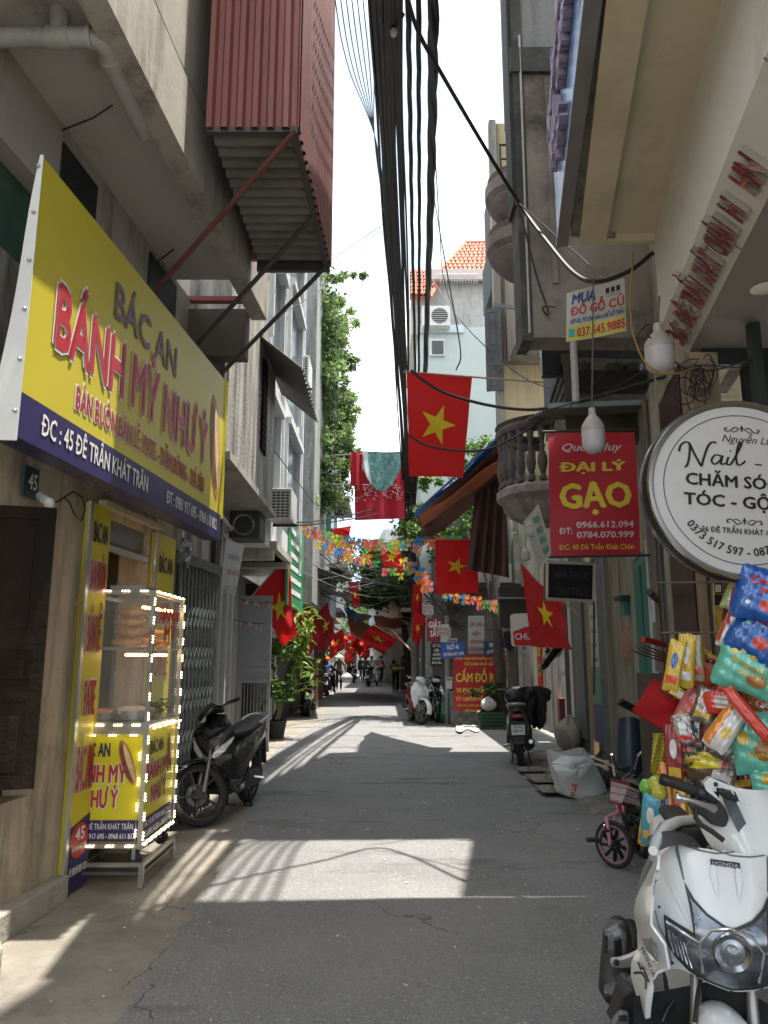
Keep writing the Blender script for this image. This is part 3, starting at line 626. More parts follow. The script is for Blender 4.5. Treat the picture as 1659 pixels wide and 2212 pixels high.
letters('0373 517 597 - 0877145188', blk, ns_, (0, 0, 0), (1, 0, 0), (0, 0, 1), w=.66, h=.042, bold=.02, fn=lambda x, y: arc(x, y))
def stroke(par, pts, r, mat, e=.010, name='lettering', steps=8):
    # smooth pen stroke through 2D points (Catmull-Rom), flat ribbon of tapering width
    P = [pts[0]]+list(pts)+[pts[-1]]; o = []
    for i in range(1, len(P)-2):
        for k in range(steps):
            t = k/steps; a, b, c, d = [Vector((*P[i+q][:2], 0)) for q in (-1, 0, 1, 2)]
            o.append(.5*((2*b)+(c-a)*t+(2*a-5*b+4*c-d)*t*t+(-a+3*b-3*c+d)*t**3))
    o.append(Vector((*P[-1][:2], 0))); vs = []; n = len(o)
    for i, p in enumerate(o):
        T = (o[min(i+1, n-1)]-o[max(i-1, 0)]); T = T.normalized() if T.length > 1e-9 else Vector((1, 0, 0)); N_ = Vector((-T.y, T.x, 0)); q = r*(.55+.45*abs(T.y))
        vs += [NP(p.x+N_.x*q, p.y+N_.y*q, e+.00002*i), NP(p.x-N_.x*q, p.y-N_.y*q, e+.00002*i)]
    return MB().add(vs, [(2*i, 2*i+1, 2*i+3, 2*i+2) for i in range(n-1)]).build(name, mat, par)
S = lambda pts, r=.0055, dx=0, dy=0, k=1: stroke(ns_, [(dx+x*k, dy+y*k) for x, y in pts], r, blk)
# handwriting "Nail - Tóc"
S([(-.315, .175), (-.305, .21), (-.28, .228), (-.262, .215), (-.264, .16), (-.274, .11), (-.288, .092)], .006)
S([(-.262, .222), (-.24, .17), (-.215, .12), (-.205, .104)], .006); S([(-.205, .104), (-.19, .16), (-.17, .215), (-.148, .238), (-.128, .234)], .006)
S([(-.105, .165), (-.135, .17), (-.155, .14), (-.14, .12), (-.115, .14), (-.10, .168), (-.108, .125), (-.085, .128)])
S([(-.07, .165), (-.08, .128), (-.062, .125), (-.045, .15)]); S([(-.062, .195), (-.058, .2)])
S([(-.045, .15), (-.01, .22), (-.003, .245), (-.018, .235), (-.032, .17), (-.025, .125), (.0, .135), (.012, .15)])
S([(.06, .135), (.095, .133)])
S([(.14, .19), (.16, .225), (.22, .225), (.27, .24)], .006); S([(.21, .225), (.20, .17), (.18, .12), (.155, .125)], .006)
S([(.245, .165), (.225, .15), (.235, .122), (.262, .135), (.258, .16), (.24, .165)]); S([(.31, .16), (.29, .165), (.278, .14), (.29, .12), (.32, .13)]); S([(.25, .185), (.265, .2)])
for dy, fl in ((.315, 1), (-.175, -1)):
    for s in (1, -1):
        S([(s*.012, 0), (s*.035, .012*fl), (s*.055, -.006*fl), (s*.078, -.012*fl), (s*.085, .004*fl), (s*.072, .006*fl)], .0035, -.0, dy)
        S([(s*.02, -.004*fl), (s*.04, -.014*fl), (s*.052, -.012*fl)], .003, 0, dy)
    S([(0, -.01), (0, .022)], .004, 0, dy); S([(-.01, .006), (0, .012), (.01, .006)], .003, 0, dy)
letters('Nguyễn Lương', blk, ns_, NP(-.10, .245), nXr, nYr, w=.36, h=.04, shear=.35, eps=.009, align='L')

# --- shop front of 36 and the following facades
grn_wall = M('beige_green_wall', (.37, .355, .27), .9, var=.15, scale=2, bump=.35, bscale=22, dirt=(.17, .14, .10), dscale=1.3, damt=.5, streak=True)
def RX(Y): return min(1.2+.2*Y, 3.36)
def rw(name, mat, y0, y1, z0, z1, par, off=0, th=.2, **kw):
    return MB().prism([(RX(y0)+off, y0, z0), (RX(y1)+off, y1, z0), (RX(y1)+off+th, y1, z0), (RX(y0)+off+th, y0, z0)], (0, 0, z1-z0)).build(name, mat, par, **kw)
rw('wall', M('yellow_old_wall', (.42, .32, .14), .85, var=.15, dirt=(.3, .23, .12), damt=.5, bump=.3), 1.5, 5.1, 0, 3.83, r1, .9)
rw('wood_post', M('old_post', (.26, .2, .13), .85, var=.3, scale=8, dirt=(.12, .09, .06), damt=.5), 5.12, 5.5, 0, 3.7, r1, -.04)
rw('doorway', dark_in, 5.5, 5.86, 0, 3.7, r1, .15, .1)
rw('brown_panel', M('brown_tiles', (.055, .028, .022), .35, var=.3, scale=9), 5.86, 6.85, 0, 3.9, r1, .02)
h38 = thing('beige_house', 'beige green rendered house with a teal double door behind the snack stall', 'house', (3, 8.6, 0))
rw('wall', grn_wall, 6.85, 7.8, 0, 4.2, h38); rw('wall', grn_wall, 7.8, 9.42, 2.72, 4.2, h38); rw('wall', grn_wall, 9.42, 10.8, 0, 4.2, h38); rw('wall', grn_wall, 10.8, 11.42, 0, 4.2, h38)
teal = M('teal_door', (.06, .27, .235), .5, var=.1, scale=3, dirt=(.04, .17, .15), damt=.3, streak=True)
tf = rw('door', teal, 7.86, 9.38, .05, 2.7, h38, .02, .06)
for k in range(2):
    ya = 7.93+.74*k
    for j in range(5): rw('panel', teal, ya+.06+j*.12, ya+.15+j*.12, 1.2, 2.6, tf, -.004, .02)
    rw('panel', M('teal_door_dark', (.045, .2, .18), .5), ya+.06, ya+.64, .2, 1.0, tf, -.004, .02)
rw('door_frame', M('white_frame', (.60, .62, .60), .6, var=.08), 7.72, 7.86, 0, 2.75, h38, -.05, .1)
dp = thing('drain_pipe', 'grey vertical drain pipe with blue stickers next to the teal door', 'pipe', (2.72, 7.6, 0))
MB().tube([(2.70, 7.55, .05), (2.70, 7.55, 4.1)], .055, 14).build('pipe', M('grey_pipe', (.17, .17, .165), .45, var=.2, dirt=(.3, .28, .25), damt=.3), dp, smooth=True)
MB().tube([(2.62, 7.30, .05), (2.62, 7.30, 4.1)], .03, 10).build('conduit', M('rust_pipe', (.15, .12, .1), .6, var=.2), dp, smooth=True)
for z in (1.9, 1.2): MB().tube([(2.70, 7.55, z), (2.70, 7.55, z+.22)], .0565, 14).build('sticker', M('sticker', (.45, .52, .62), .5, var=.5, scale=40), dp, smooth=True)
for z in (2.4, .9): MB().tube([(2.70, 7.55, z), (2.70, 7.55, z+.03)], .062, 14).build('clip', galv, dp, smooth=True)
# brick patch, tap and stub pipe
t = thing('wall_patch', 'rough rounded patch of bare mortar on the beige wall left of the teal door', 'patch', (RX(10.2), 10.2, 1.4))
MB().grid(lambda u, v: (RX(10.2+.0)-.03-.05*sin(pi*u)*sin(pi*v)+random.uniform(-.008, .008), 9.75+.75*(.5+(u-.5)*sqrt(1-(2*v-1)**2*.9)), 1.45+.5*v), 8, 8).build('patch', M('bare_mortar', (.38, .25, .17), .95, var=.3, scale=9, bump=.6, bscale=20), t, smooth=True)
t = thing('wall_tap', 'small teal box with a cap on the beige wall above the mortar patch', 'box', (RX(10)-.08, 9.9, 2.2))
MB().box(RX(9.9)-.1, 9.8, 2.1, RX(9.9), 9.95, 2.3).build('body', teal, t); MB().box(RX(9.9)-.16, 9.72, 2.28, RX(9.9), 10.02, 2.34).build('cap', M('dark_green_enamel', (.03, .06, .055), .4), t)
t = thing('stub_pipe', 'bundle of dark pipe ends sticking out of the wall beside the red cloth', 'pipe', (2.5, 7.7, 1.4))
for k in range(3): MB().tube([PY(1336+4*k, 1520-4*k, 7.0), PY(1380+4*k, 1543-4*k, 7.4)], .013, 8).build('pipe', blk, t)
t = thing('stub_pipe', 'short dark pipe end poking out beside the top of the teal door', 'pipe', (2.7, 7.0, 2.4))
MB().tube([PY(1402, 1278, 6.6), PY(1420, 1296, 7.2)], .03, 10).build('pipe', blk, t)
t = thing('wall_bracket', 'red iron rack arms and rods hanging on the pipe above the red cloth', 'rack', (2.4, 6.4, 1.9))
MB().bar(PY(1390, 1381, 5.9), PY(1455, 1398, 6.2), .03, .04).build('arm', redp, t)
for k in range(4): MB().tube([PY(1368+9*k, 1398-6*k, 5.9), PY(1366+9*k, 1405-4*k, 5.9), PY(1380+9*k, 1412-4*k, 5.95), PY(1455, 1436-5*k, 6.3)], .006, 5).build('rod', M('rust_rod', (.25, .04, .03), .5), t)
# pale pilaster, advert banners, steel post
rw('pilaster', M('grey_pilaster', (.16, .17, .17), .85, var=.2, bump=.3), 11.42, 11.85, 0, 4.2, h38, -.06, .26)
rw('pilaster_edge', M('pale_edge', (.36, .35, .3), .7), 11.38, 11.42, 0, 4.2, h38, -.07, .1)
fab = M('pale_poster', (.46, .47, .46), .7, var=.12, scale=6)
t = thing('wall_banner', 'tall faded white banner with green and violet foot beside the grey pilaster', 'banner', (3.3, 12.1, .3))
for z0, z1, mt in ((.28, .85, M('violet_print', (.09, .09, .22), .6)), (.85, 1.42, M('green_print', (.13, .30, .19), .6)), (1.42, 2.75, fab)):
    MB().box(3.30, 11.86, z0, 3.34, 12.32, z1).build('banner_face', mt, t)
for k in range(5): MB().box(3.294, 11.95, 1.5+.22*k, 3.299, 12.22, 1.56+.22*k).build('printed_line', M('grey_print', (.2, .2, .22), .6), t)
MB().box(3.28, 12.34, 0, 3.36, 12.42, 3.2).build('post', M('ochre_post', (.33, .22, .1), .7), t)
rw('doorway', dark_in, 12.42, 12.62, 0, 3.2, h38, .15)
rw('pillar', M('dark_grey_pillar', (.11, .105, .095), .85, var=.2, bump=.2), 12.62, 13.6, .0, 4.2, h38, -.05, .3)
rw('panel', M('grey_panel', (.14, .14, .135), .7, var=.1), 12.72, 13.35, .25, 2.7, h38, -.08, .03)
h42 = thing('white_shutter_shop', 'shop closed by peeling white folding shutters beside the parked black scooter', 'shop', (3.4, 16, 0))
rw('doorway', dark_in, 13.95, 14.8, 0, 3.0, h42, .12); rw('door_post', M('dark_wood', (.04, .03, .025), .7), 14.0, 14.3, 0, 3.0, h42, -.02, .1)
rw('door_post', M('red_foot', (.26, .06, .05), .8, var=.3), 14.82, 15.0, 0, .8, h42, -.03, .1)
rw('wall', fab, 13.6, 13.95, 0, 3.4, h42, -.02)
whs = M('peeling_white_shutter', (.55, .53, .48), .7, var=.1, scale=4, dirt=(.20, .17, .14), dscale=2.2, damt=.33, streak=True)
for k in range(11):
    y = 15.0+k*.34
    MB().box(3.35+(.02 if k % 2 else 0), y, .08, 3.42, y+.325, 2.75).build('shutter_panel', whs, h42)
    MB().box(3.335, y+.14, .2, 3.36, y+.18, 2.6).build('slat', whs, h42)
rw('wall', grn_wall, 13.6, 18.7, 2.75, 5.2, h42, .0)
rw('wall', grn_wall, 11.4, 13.6, 4.2, 5.2, h42, .0)
t = thing('shop_banner', 'vertical red and yellow banner on the white folding shutters', 'banner', (3.3, 17, .9))
MB().box(3.315, 16.3, .95, 3.33, 16.75, 2.4).build('banner_face', redp, t)
for k, s_ in enumerate(('SỬA', 'XE', 'MÁY')): letters(s_, M('yellow_letter', (.75, .6, .05), .5), t, (3.314, 16.52, 2.02-.42*k), (0, -1, 0), (0, 0, 1), w=.34, h=.26, bold=.03)
t = thing('small_notice', 'small white and red notice on the shutters behind the red curved sign', 'sign', (3.3, 18.2, 1.9))
MB().box(3.315, 18.0, 1.7, 3.33, 18.3, 2.4).build('board', whi, t); MB().box(3.308, 18.03, 1.74, 3.314, 18.27, 2.05).build('red_print', redp, t)

# ---- upper part of the next house: plaster wall facing the camera, Y = 7.17
h40 = thing('plaster_house', 'grey plaster house whose stained side wall projects over the rice shop sign', 'house', (2.5, 7.6, 4.6))
plast = M('brown_grey_plaster', (.31, .275, .235), .93, var=.15, scale=1.6, bump=.5, bscale=18, dirt=(.09, .08, .07), dscale=1.1, damt=.55)
plast2 = M('blue_grey_plaster', (.25, .255, .265), .93, var=.15, scale=1.6, bump=.5, bscale=18, dirt=(.08, .08, .085), dscale=1.3, damt=.55, streak=True)
yw = 7.17
MB().box(1.50, yw, 4.72, 4.2, 7.5, 8.0).build('side_wall', plast, h40)
MB().box(1.50, yw+.01, 8.0, 4.2, 8.4, 12.2).build('side_wall', plast2, h40)
MB().prism([(1.62, 7.6, 7.8), (2.78, 13.4, 7.8), (4.6, 13.4, 7.8), (4.6, 7.6, 7.8)], (0, 0, 7.6)).build('upper_wall', plast2, h40)  # hidden mass added behind the side wall to keep the road in shade
MB().box(1.39, yw-.02, 4.68, 1.50, 7.52, 12.2).build('corner_moulding', M('dark_moulding', (.075, .075, .075), .9, var=.3, bump=.3, dirt=(.17, .17, .16), damt=.3), h40)
MB().box(1.35, yw+.02, 6.2, 1.388, 7.5, 12.2).build('corner_moulding', M('dark_moulding2', (.06, .06, .06), .9, var=.3), h40)
for z in (8.0, 9.9): MB().box(1.36, yw-.05, z-.25, 2.3, yw-.001, z+.05).build('string_course', M('dark_moulding', (.075, .075, .075), .9), h40)
MB().box(1.72, yw-.025, 5.3, 1.78, yw-.001, 7.7).box(1.78, yw-.025, 7.62, 2.2, yw-.001, 7.7).build('panel_frame', plast, h40)
MB().tube([(1.46, yw-.04, 4.75), (1.47, yw-.04, 8.2)], .012, 6).build('conduit', wm, h40)
# lower block that lets the sun patch through: building set back behind the awning
b38 = thing('set_back_house', 'recessed grey house behind the tangle of cables by the round sign', 'house', (4, 6.3, 4.2))
MB().prism([(2.45, 5.5, 3.92), (2.72, 7.15, 3.92), (4.5, 7.15, 3.92), (4.5, 5.5, 3.92)], (0, 0, 4.2)).build('wall', grn_wall, b38)
MB().box(2.72, 5.44, 3.4, 4.4, 5.5, 3.8).build('panel', dark_in, b38)
t = thing('leaning_board', 'pale weathered board leaning behind the dark post above the round sign', 'board', tuple(PY(1590, 850, 6)))
MB().prism([PY(1545, 850, 5.9), PY(1570, 850, 5.9), PY(1625, 768, 5.9), PY(1595, 766, 5.9)], (0, .03, 0)).build('board', M('weathered_white', (.5, .5, .5), .6, var=.3, scale=5, dirt=(.15, .14, .13), damt=.4), t)
# parapet block with receding coping, and bow balcony with balusters
mould = M('mossy_balcony', (.15, .135, .12), .92, var=.25, scale=5, bump=.6, bscale=30, dirt=(.055, .05, .045), dscale=2.5, damt=.6)
mould2 = M('flaking_balcony', (.34, .31, .28), .92, var=.2, scale=5, bump=.6, bscale=30, dirt=(.17, .14, .12), dscale=3.5, damt=.5)
h40b = thing('balcony_house', 'old house with a mossy bow balcony of stone balusters beside the rice sign', 'house', (2.6, 10, 3.4))
def PZl(px, py, z): return PZ(px, py, z)
zt_ = 4.86
c0 = PZ(1215, 771, zt_); c1 = PZ(1176, 898, zt_)
MB().prism([c0, c0+V(1.3, .1, 0), c0+V(1.3, .25, 0), V(c0.x+.2, c0.y+.25, zt_)], (0, 0, -.95)).build('parapet', mould, h40b)
for dz, w_ in ((0, .16), (-.09, .10), (-.2, .05)):
    MB().bar(c0+V(.08, 0, dz), c1+V(.08, 0, dz), w_, .08).build('coping', mould, h40b)
MB().bar(c0+V(.13, .05, -.55), c1+V(.13, 0, -.5), .1, .65).build('parapet', mould, h40b)
bc = V(2.3, 10.5, 0)
def bow(z): return [(bc.x+.0+.0, 0)]
m = MB().lathe([(.50, 4.62), (.68, 4.64), (.70, 4.70), (.66, 4.76), (.70, 4.80), (.50, 4.82)], bc, seg=28, a0=radians(80), a1=radians(290)); m.build('rail', mould, h40b, smooth=True)
m = MB().lathe([(.45, 3.90), (.62, 3.9), (.70, 3.84), (.70, 3.74), (.62, 3.68), (.60, 3.58), (.52, 3.50), (.30, 3.38), (.0, 3.34)], bc, seg=28, a0=radians(80), a1=radians(290)); m.build('base', mould2, h40b, smooth=True)
bprof = [(.05, 3.9), (.05, 3.95), (.03, 3.98), (.045, 4.04), (.07, 4.14), (.06, 4.24), (.028, 4.32), (.045, 4.38), (.028, 4.42), (.045, 4.52), (.05, 4.58), (.05, 4.64)]
b0 = None
for k in range(13):
    a = radians(95+k*14.5); 
    if b0 is None: b0 = MB().lathe(bprof, bc+V(.62*cos(a), .62*sin(a), 0), seg=10).build('baluster', mould, h40b, smooth=True); a_0 = a
    else:
        c = b0.copy(); COL.objects.link(c); c.location = (.62*(cos(a)-cos(a_0)), .62*(sin(a)-sin(a_0)), 0)
MB().box(2.35, 10.0, 3.6, 3.36, 11.1, 3.8).build('floor_slab', mould2, h40b)
# glass and perforated panel behind
MB().box(2.55, 11.0, 3.8, 3.4, 11.1, 5.6).build('back_wall', M('mint_glass', (.36, .47, .44), .25, var=.05), h40b)
MB().cbox(PY(1198, 815, 10.9), (.34, .04, 2.0)).build('perforated_panel', M('perforated_grey', (.10, .105, .12), .6, var=.4, scale=60), h40b)
for px in (1218, 1232, 1240): MB().cbox(PY(px, 800, 10.9), (.05, .05, 2.2)).build('window_bar', M('white_frame', (.60, .62, .60), .6), h40b)
MB().cbox(PY(1330, 745, 8.0)+V(0, .2, 0), (1.6, .1, .6)).build('dark_window', M('dark_glass', (.03, .035, .04), .15, var=.1), h40b)
# flower pots on the parapet
for k, px in enumerate((1262, 1330, 1368)):
    t = thing('flower_pot', 'dark flower pot on the parapet under the furniture notice' + (', leftmost of three' if k == 0 else ', middle one' if k == 1 else ', rightmost of three'), 'pot', tuple(PY(px, 800, 7.6)), 'dark pots on the parapet')
    MB().lathe([(0, 0), (.07, 0), (.1, .16), (.11, .2), (.09, .2), (.08, .16)], PY(px, 830, 7.6), seg=12).build('pot', M('dark_pot', (.03, .03, .03), .6), t, smooth=True)
    for q in range(7): MB().grid(lambda u, v: PY(px, 800, 7.6)+V((u-.5)*.03*(1-v)+.10*v*cos(q*.9), .1*v*sin(q*.9), .14*v-.06*v*v), 1, 3).build('leaf', M('dark_leaf', (.02, .035, .02), .6), t)
# black planter box
MB().box(PY(1250, 830, 7.5).x, 7.5, 4.28, PY(1400, 830, 7.5).x, 7.62, 4.5).build('planter_box', blk, label='black planter box standing on top of the tin awning above the rice sign', cat='planter')
# tin awning over the rice sign
ta = thing('tin_awning', 'grey corrugated awning above the red rice banner', 'awning', (2.4, 7.8, 4.1))
corr((1.66, 7.35, 4.03), (0, 1.2, .26), (1.9, .15, .12), 8, .02, grey_sheet, 'sheet', ta, box=False)
MB().bar((1.66, 7.32, 4.05), (3.4, 7.45, 4.16), .03, .05).build('edge', M('pale_teal_trim', (.25, .36, .36), .6), ta)
# rice banner
rs = thing('rice_banner', 'red ĐẠI LÝ GẠO rice shop banner hanging under the tin awning', 'banner', tuple(PY(1284, 1200, 7.0)))
q0, q1, q2, q3 = PY(1183, 937, 7.05), PY(1370, 932, 7.05), PY(1385, 1197, 7.0), PY(1190, 1201, 7.0)
def RS(u, v, e=0): 
    p = (q0*(1-u)+q1*u)*(1-v)+(q3*(1-u)+q2*u)*v
    return p+V(.0, -e-.012*sin(5*u+7*v)-.01*sin(11*v), 0)
MB().grid(lambda u, v: RS(u, v), 12, 16, thick=.003).build('banner_face', M('red_banner', (.40, .018, .03), .5, var=.1, scale=2), rs, smooth=True)
def rsl(body, mat, uc, vb, w_, h, bold=.03, e=.006, shear=0):
    W_ = (q1-q0).length; H_ = (q0-q3).length
    return letters(body, mat, rs, (0, 0, 0), (1, 0, 0), (0, 0, 1), w=w_, h=h, bold=bold, shear=shear, fn=lambda x, y: RS(uc+x/W_, vb-y/H_, e))
ylet = M('yellow_letter2', (.62, .50, .04), .5, var=.08)
rsl('Quốc Huy', M('rose_white', (.62, .5, .5), .5), .5, .155, .58, .075, .02, shear=.3); rsl('ĐẠI LÝ', ylet, .5, .32, .64, .085, .05)
rsl('GẠO', ylet, .52, .62, .68, .24, .045)
rsl('ĐT:', M('rose_white', (.62, .5, .5), .5), .17, .83, .12, .06); rsl('0966.612.094', M('rose_white', (.62, .5, .5), .5), .61, .785, .54, .06); rsl('0784.070.999', M('rose_white', (.62, .5, .5), .5), .61, .865, .54, .06)
rsl('ĐC: 40 Đê Trần Khát Chân', ylet, .51, .955, .70, .05, .01)
MB().tube([q0+V(-.05, 0, .02), q1+V(.05, 0, .02)], .012, 6).tube([q3+V(-.02, 0, -.01), q2+V(.08, 0, -.01)], .012, 6).build('pole', M('dark_wood', (.04, .03, .025), .7), rs)
MB().tube([PY(1238, 735, 7.12), PY(1244, 868, 7.12)], .035, 10).build('white_pipe', pvc, label='white vertical pipe between the furniture notice and the tin awning', cat='pipe', smooth=True)
# dark LED box
lb = thing('led_sign', 'black switched-off LED sign box with a pale frame below the rice banner', 'sign', tuple(PY(1232, 1298, 7.0)))
a = [PY(1182, 1214, 6.95), PY(1283, 1218, 7.1), PY(1281, 1299, 7.1), PY(1181, 1294, 6.95)]
MB().prism(a, (0, .16, 0)).build('box', blk, lb, bevel=.004)
for p_, q_ in zip(a, a[1:]+a[:1]): MB().bar(p_, q_, .02, .03).build('frame', M('pale_frame', (.42, .40, .34), .4, .3), lb)
Xl = (a[1]-a[0]).normalized(); 
for s_, z in (('NHÀ THUỐC', -.15), ('THU THỦY', -.3)): letters(s_, M('dim_led', (.05, .055, .055), .5), lb, (a[0]+a[1])/2+V(0, 0, z), Xl, (0, 0, 1), w=.36, h=.07, bold=.02, eps=.008)
MB().tube([PY(1281, 1270, 7.1), PY(1283, 1310, 7.3), PY(1283, 1500, 7.3)], .01, 6).build('cord', blk, lb)
# second dark box sign behind
lb2 = thing('led_sign', 'rusty dark empty sign frame behind the slanting red flag', 'sign', (2.4, 12, 2.5))
MB().cbox(PY(1122, 1312, 11.6), (.62, .15, .62)).build('box', M('dark_brown_box', (.05, .04, .035), .7, var=.3), lb2, bevel=.01)
MB().cbox(PY(1122, 1292, 11.5), (.64, .05, .03)).build('frame', galv, lb2)
# red and white curved sign
cs = thing('delivery_sign', 'white and red plastic light-box sign reading CHUYỂN behind the slanting flag', 'sign', tuple(PY(1145, 1395, 10.5)))
def csp(u, v, e=0): 
    a_, b_, c_, d_ = PY(1105, 1326, 10.5), PY(1200, 1322, 10.2), PY(1200, 1396, 10.2), PY(1108, 1396, 10.5)
    return (a_*(1-u)+b_*u)*(1-v)+(d_*(1-u)+c_*u)*v+V(0, -e, 0)
pts = []
for (cx_, cy_), a0_ in zip(((.93, .9), (.07, .9), (.07, .1), (.93, .1)), (0, 90, 180, 270)):
    for k in range(5): aa = radians(a0_+k*22.5); pts.append(csp(cx_+.07*cos(aa), cy_+.1*sin(aa)))
MB().prism(pts, (0, .14, 0)).build('box', M('sign_cream', (.62, .60, .55), .4, var=.05), cs)
MB().add([csp(.02, .55, .004), csp(.3, .42, .004), csp(.6, .37, .004), csp(.97, .34, .004), csp(.97, .93, .004), csp(.93, .98, .004), csp(.08, .98, .004), csp(.03, .93, .004)], [list(range(8))]).build('red_print', M('bright_red_print', (.55, .02, .03), .4, var=.03), cs)
letters('CHUYỂN', whi, cs, csp(.42, .80, .0), (1, 0, 0), (0, 0, 1), w=.42, h=.085, bold=.02, eps=.008)
# silver sheet
t = thing('foil_sheet', 'crumpled silver foil sheet hanging under the tip of the slanting flag', 'sheet', tuple(PY(1205, 1425, 9.5)))
MB().grid(lambda u, v: PY(1180+50*u-20*v, 1398-12*u+60*v*(1-.5*u)+4*sin(9*u+4*v), 9.6+.2*sin(8*u+6*v)), 8, 8, thick=.003).build('sheet', M('foil', (.55, .55, .55), .25, .8, var=.3, scale=12), t)
# ---- yellow building with bowl balconies
yb = thing('yellow_house', 'pale yellow house with round bowl balconies and an open grey shutter', 'house', (2.8, 13, 4.5))
ywm = M('pale_yellow_wall', (.62, .50, .29), .85, var=.1, scale=2, dirt=(.4, .36, .28), damt=.45, streak=True)
MB().box(2.06, 12.6, 4.6, 3.6, 13.4, 11.4).build('wall', ywm, yb); MB().box(1.95, 12.5, 4.5, 2.08, 12.66, 11.4).build('corner_pilaster', cream_d, yb)
for zc in (7.35, 8.25):
    MB().lathe([(.0, zc), (.25, zc+.03), (.42, zc+.2), (.5, zc+.32), (.47, zc+.36), (.54, zc+.44), (.54, zc+.62), (.45, zc+.68), (.5, zc+.76)], (2.15, 10.9, 0), seg=24, a0=radians(60), a1=radians(300)).build('bowl_balcony', M('brown_bowl', (.17, .135, .12), .9, var=.25, bump=.4, dirt=(.09, .07, .065), damt=.5), yb, smooth=True)
MB().box(2.15, 10.9, 6.6, 3.4, 12.6, 9.6).build('wall', cream_d, yb)
MB().tube([(1.85, 10.8, 9.05), (1.85, 10.8, 9.6), (2.3, 10.8, 9.6)], .02, 6).tube([(1.85, 10.8, 9.35), (2.3, 10.8, 9.35)], .015, 6).build('railing', blk, yb)
sh = shutter_leaf(yb, (PY(1049, 758, 12.5).x, 12.5, 0), (1, -.25, 0), .29, 6.08, 7.6, M('grey_shutter', (.15, .155, .165), .75, var=.2, dirt=(.08, .08, .08), damt=.3))
tn = thing('rooftop_shed', 'rusty tin lean-to boxes on the side of the yellow house', 'shed', (2.0, 14, 9))
MB().cbox(PY(1063, 606, 14.5), (.22, 1.2, 1.0)).build('green_panel', M('dark_green_tin', (.05, .085, .075), .7, var=.3), tn)
corr(PY(1066, 410, 14)+V(0, -.6, 0), (0, 1.6, 0), (.25, 0, -2.1), 8, .02, grey_sheet, 'sheet', tn, box=False)
MB().cbox(PY(1072, 520, 14), (.25, 1.4, 2.1)).build('frame', M('rust_frame', (.10, .08, .07), .8, var=.3), tn)
MB().cbox(PY(1090, 662, 10), (.35, .03, .05), X=(1, .3, .05)).build('stub_rail', galv, yb)
# ---- far mint building with tiled roof
mh = thing('mint_building', 'tall pale mint building with a red tiled roof beyond the flags', 'building', (2.5, 26, 0))
mint = M('mint_wall', (.42, .475, .45), .8, var=.06, scale=.8, dirt=(.40, .46, .44), damt=.3, streak=True)
MB().box(1.25, 26, 0, 4.6, 32, 13.45).build('wall', mint, mh)
MB().box(1.25, 25.9, 13.2, 2.9, 25.99, 13.5).build('sill', M('pale_blue', (.5, .57, .6), .7), mh)
MB().box(1.75, 26.4, 13.4, 4.6, 32, 15.9).build('upper_wall', M('grey_render', (.36, .35, .33), .9, var=.12, dirt=(.24, .23, .21), damt=.4, streak=True), mh)
MB().box(1.0, 26.3, 13.3, 1.75, 32, 15.0).build('upper_wall', M('grey_render2', (.44, .43, .4), .9, var=.1), mh)
wz = PY(944, 752, 26)
wi = MB().cbox(wz, (.55, .2, .65)).build('window', M('white_frame', (.60, .62, .60), .6), mh); MB().cbox(wz+V(.02, -.12, -.02), (.42, .02, .5)).build('pane', M('dark_glass', (.03, .035, .04), .15), wi)
def ac_unit(c, w_, h_, d_, lab, face=(0, -1, 0), grp=None, fan=True, par=None):
    c = Vector(c); F = Vector(face).normalized(); X = V(0, 0, 1).cross(F).normalized()*-1; t = thing('ac_unit', lab, 'air conditioner', tuple(c), grp)
    wmat = M('ac_white', (.58, .58, .55), .5, var=.05, dirt=(.4, .39, .35), damt=.25)
    MB().cbox(c+V(0, 0, h_/2), (w_, d_, h_), X, F).build('case', wmat, t, bevel=.01)
    f0 = c+V(0, 0, h_/2)+F*(d_/2+.004)
    n = 20
    MB().add([f0-X*w_*.12+X*(h_*.4*cos(2*pi*k/n))+V(0, 0, h_*.4*sin(2*pi*k/n)) for k in range(n)], [list(range(n))]).build('fan', M('dark_grille', (.05, .05, .05), .7), t)
    for k in range(7):
        z = (k-3)*h_*.11; hw = sqrt(max(0, (h_*.4)**2-z*z)); MB().bar(f0-X*w_*.12-X*hw+V(0, 0, z)+F*.008, f0-X*w_*.12+X*hw+V(0, 0, z)+F*.008, .006, .012).build('grille_bar', wmat, t)
    return t
ac_unit(PY(942, 708, 25.7), 1.0, .75, .4, 'white air conditioner on the ledge of the mint building under the tiled roof')
tilem = M('orange_roof_tile', (.42, .14, .085), .75, var=.22, scale=1.5)
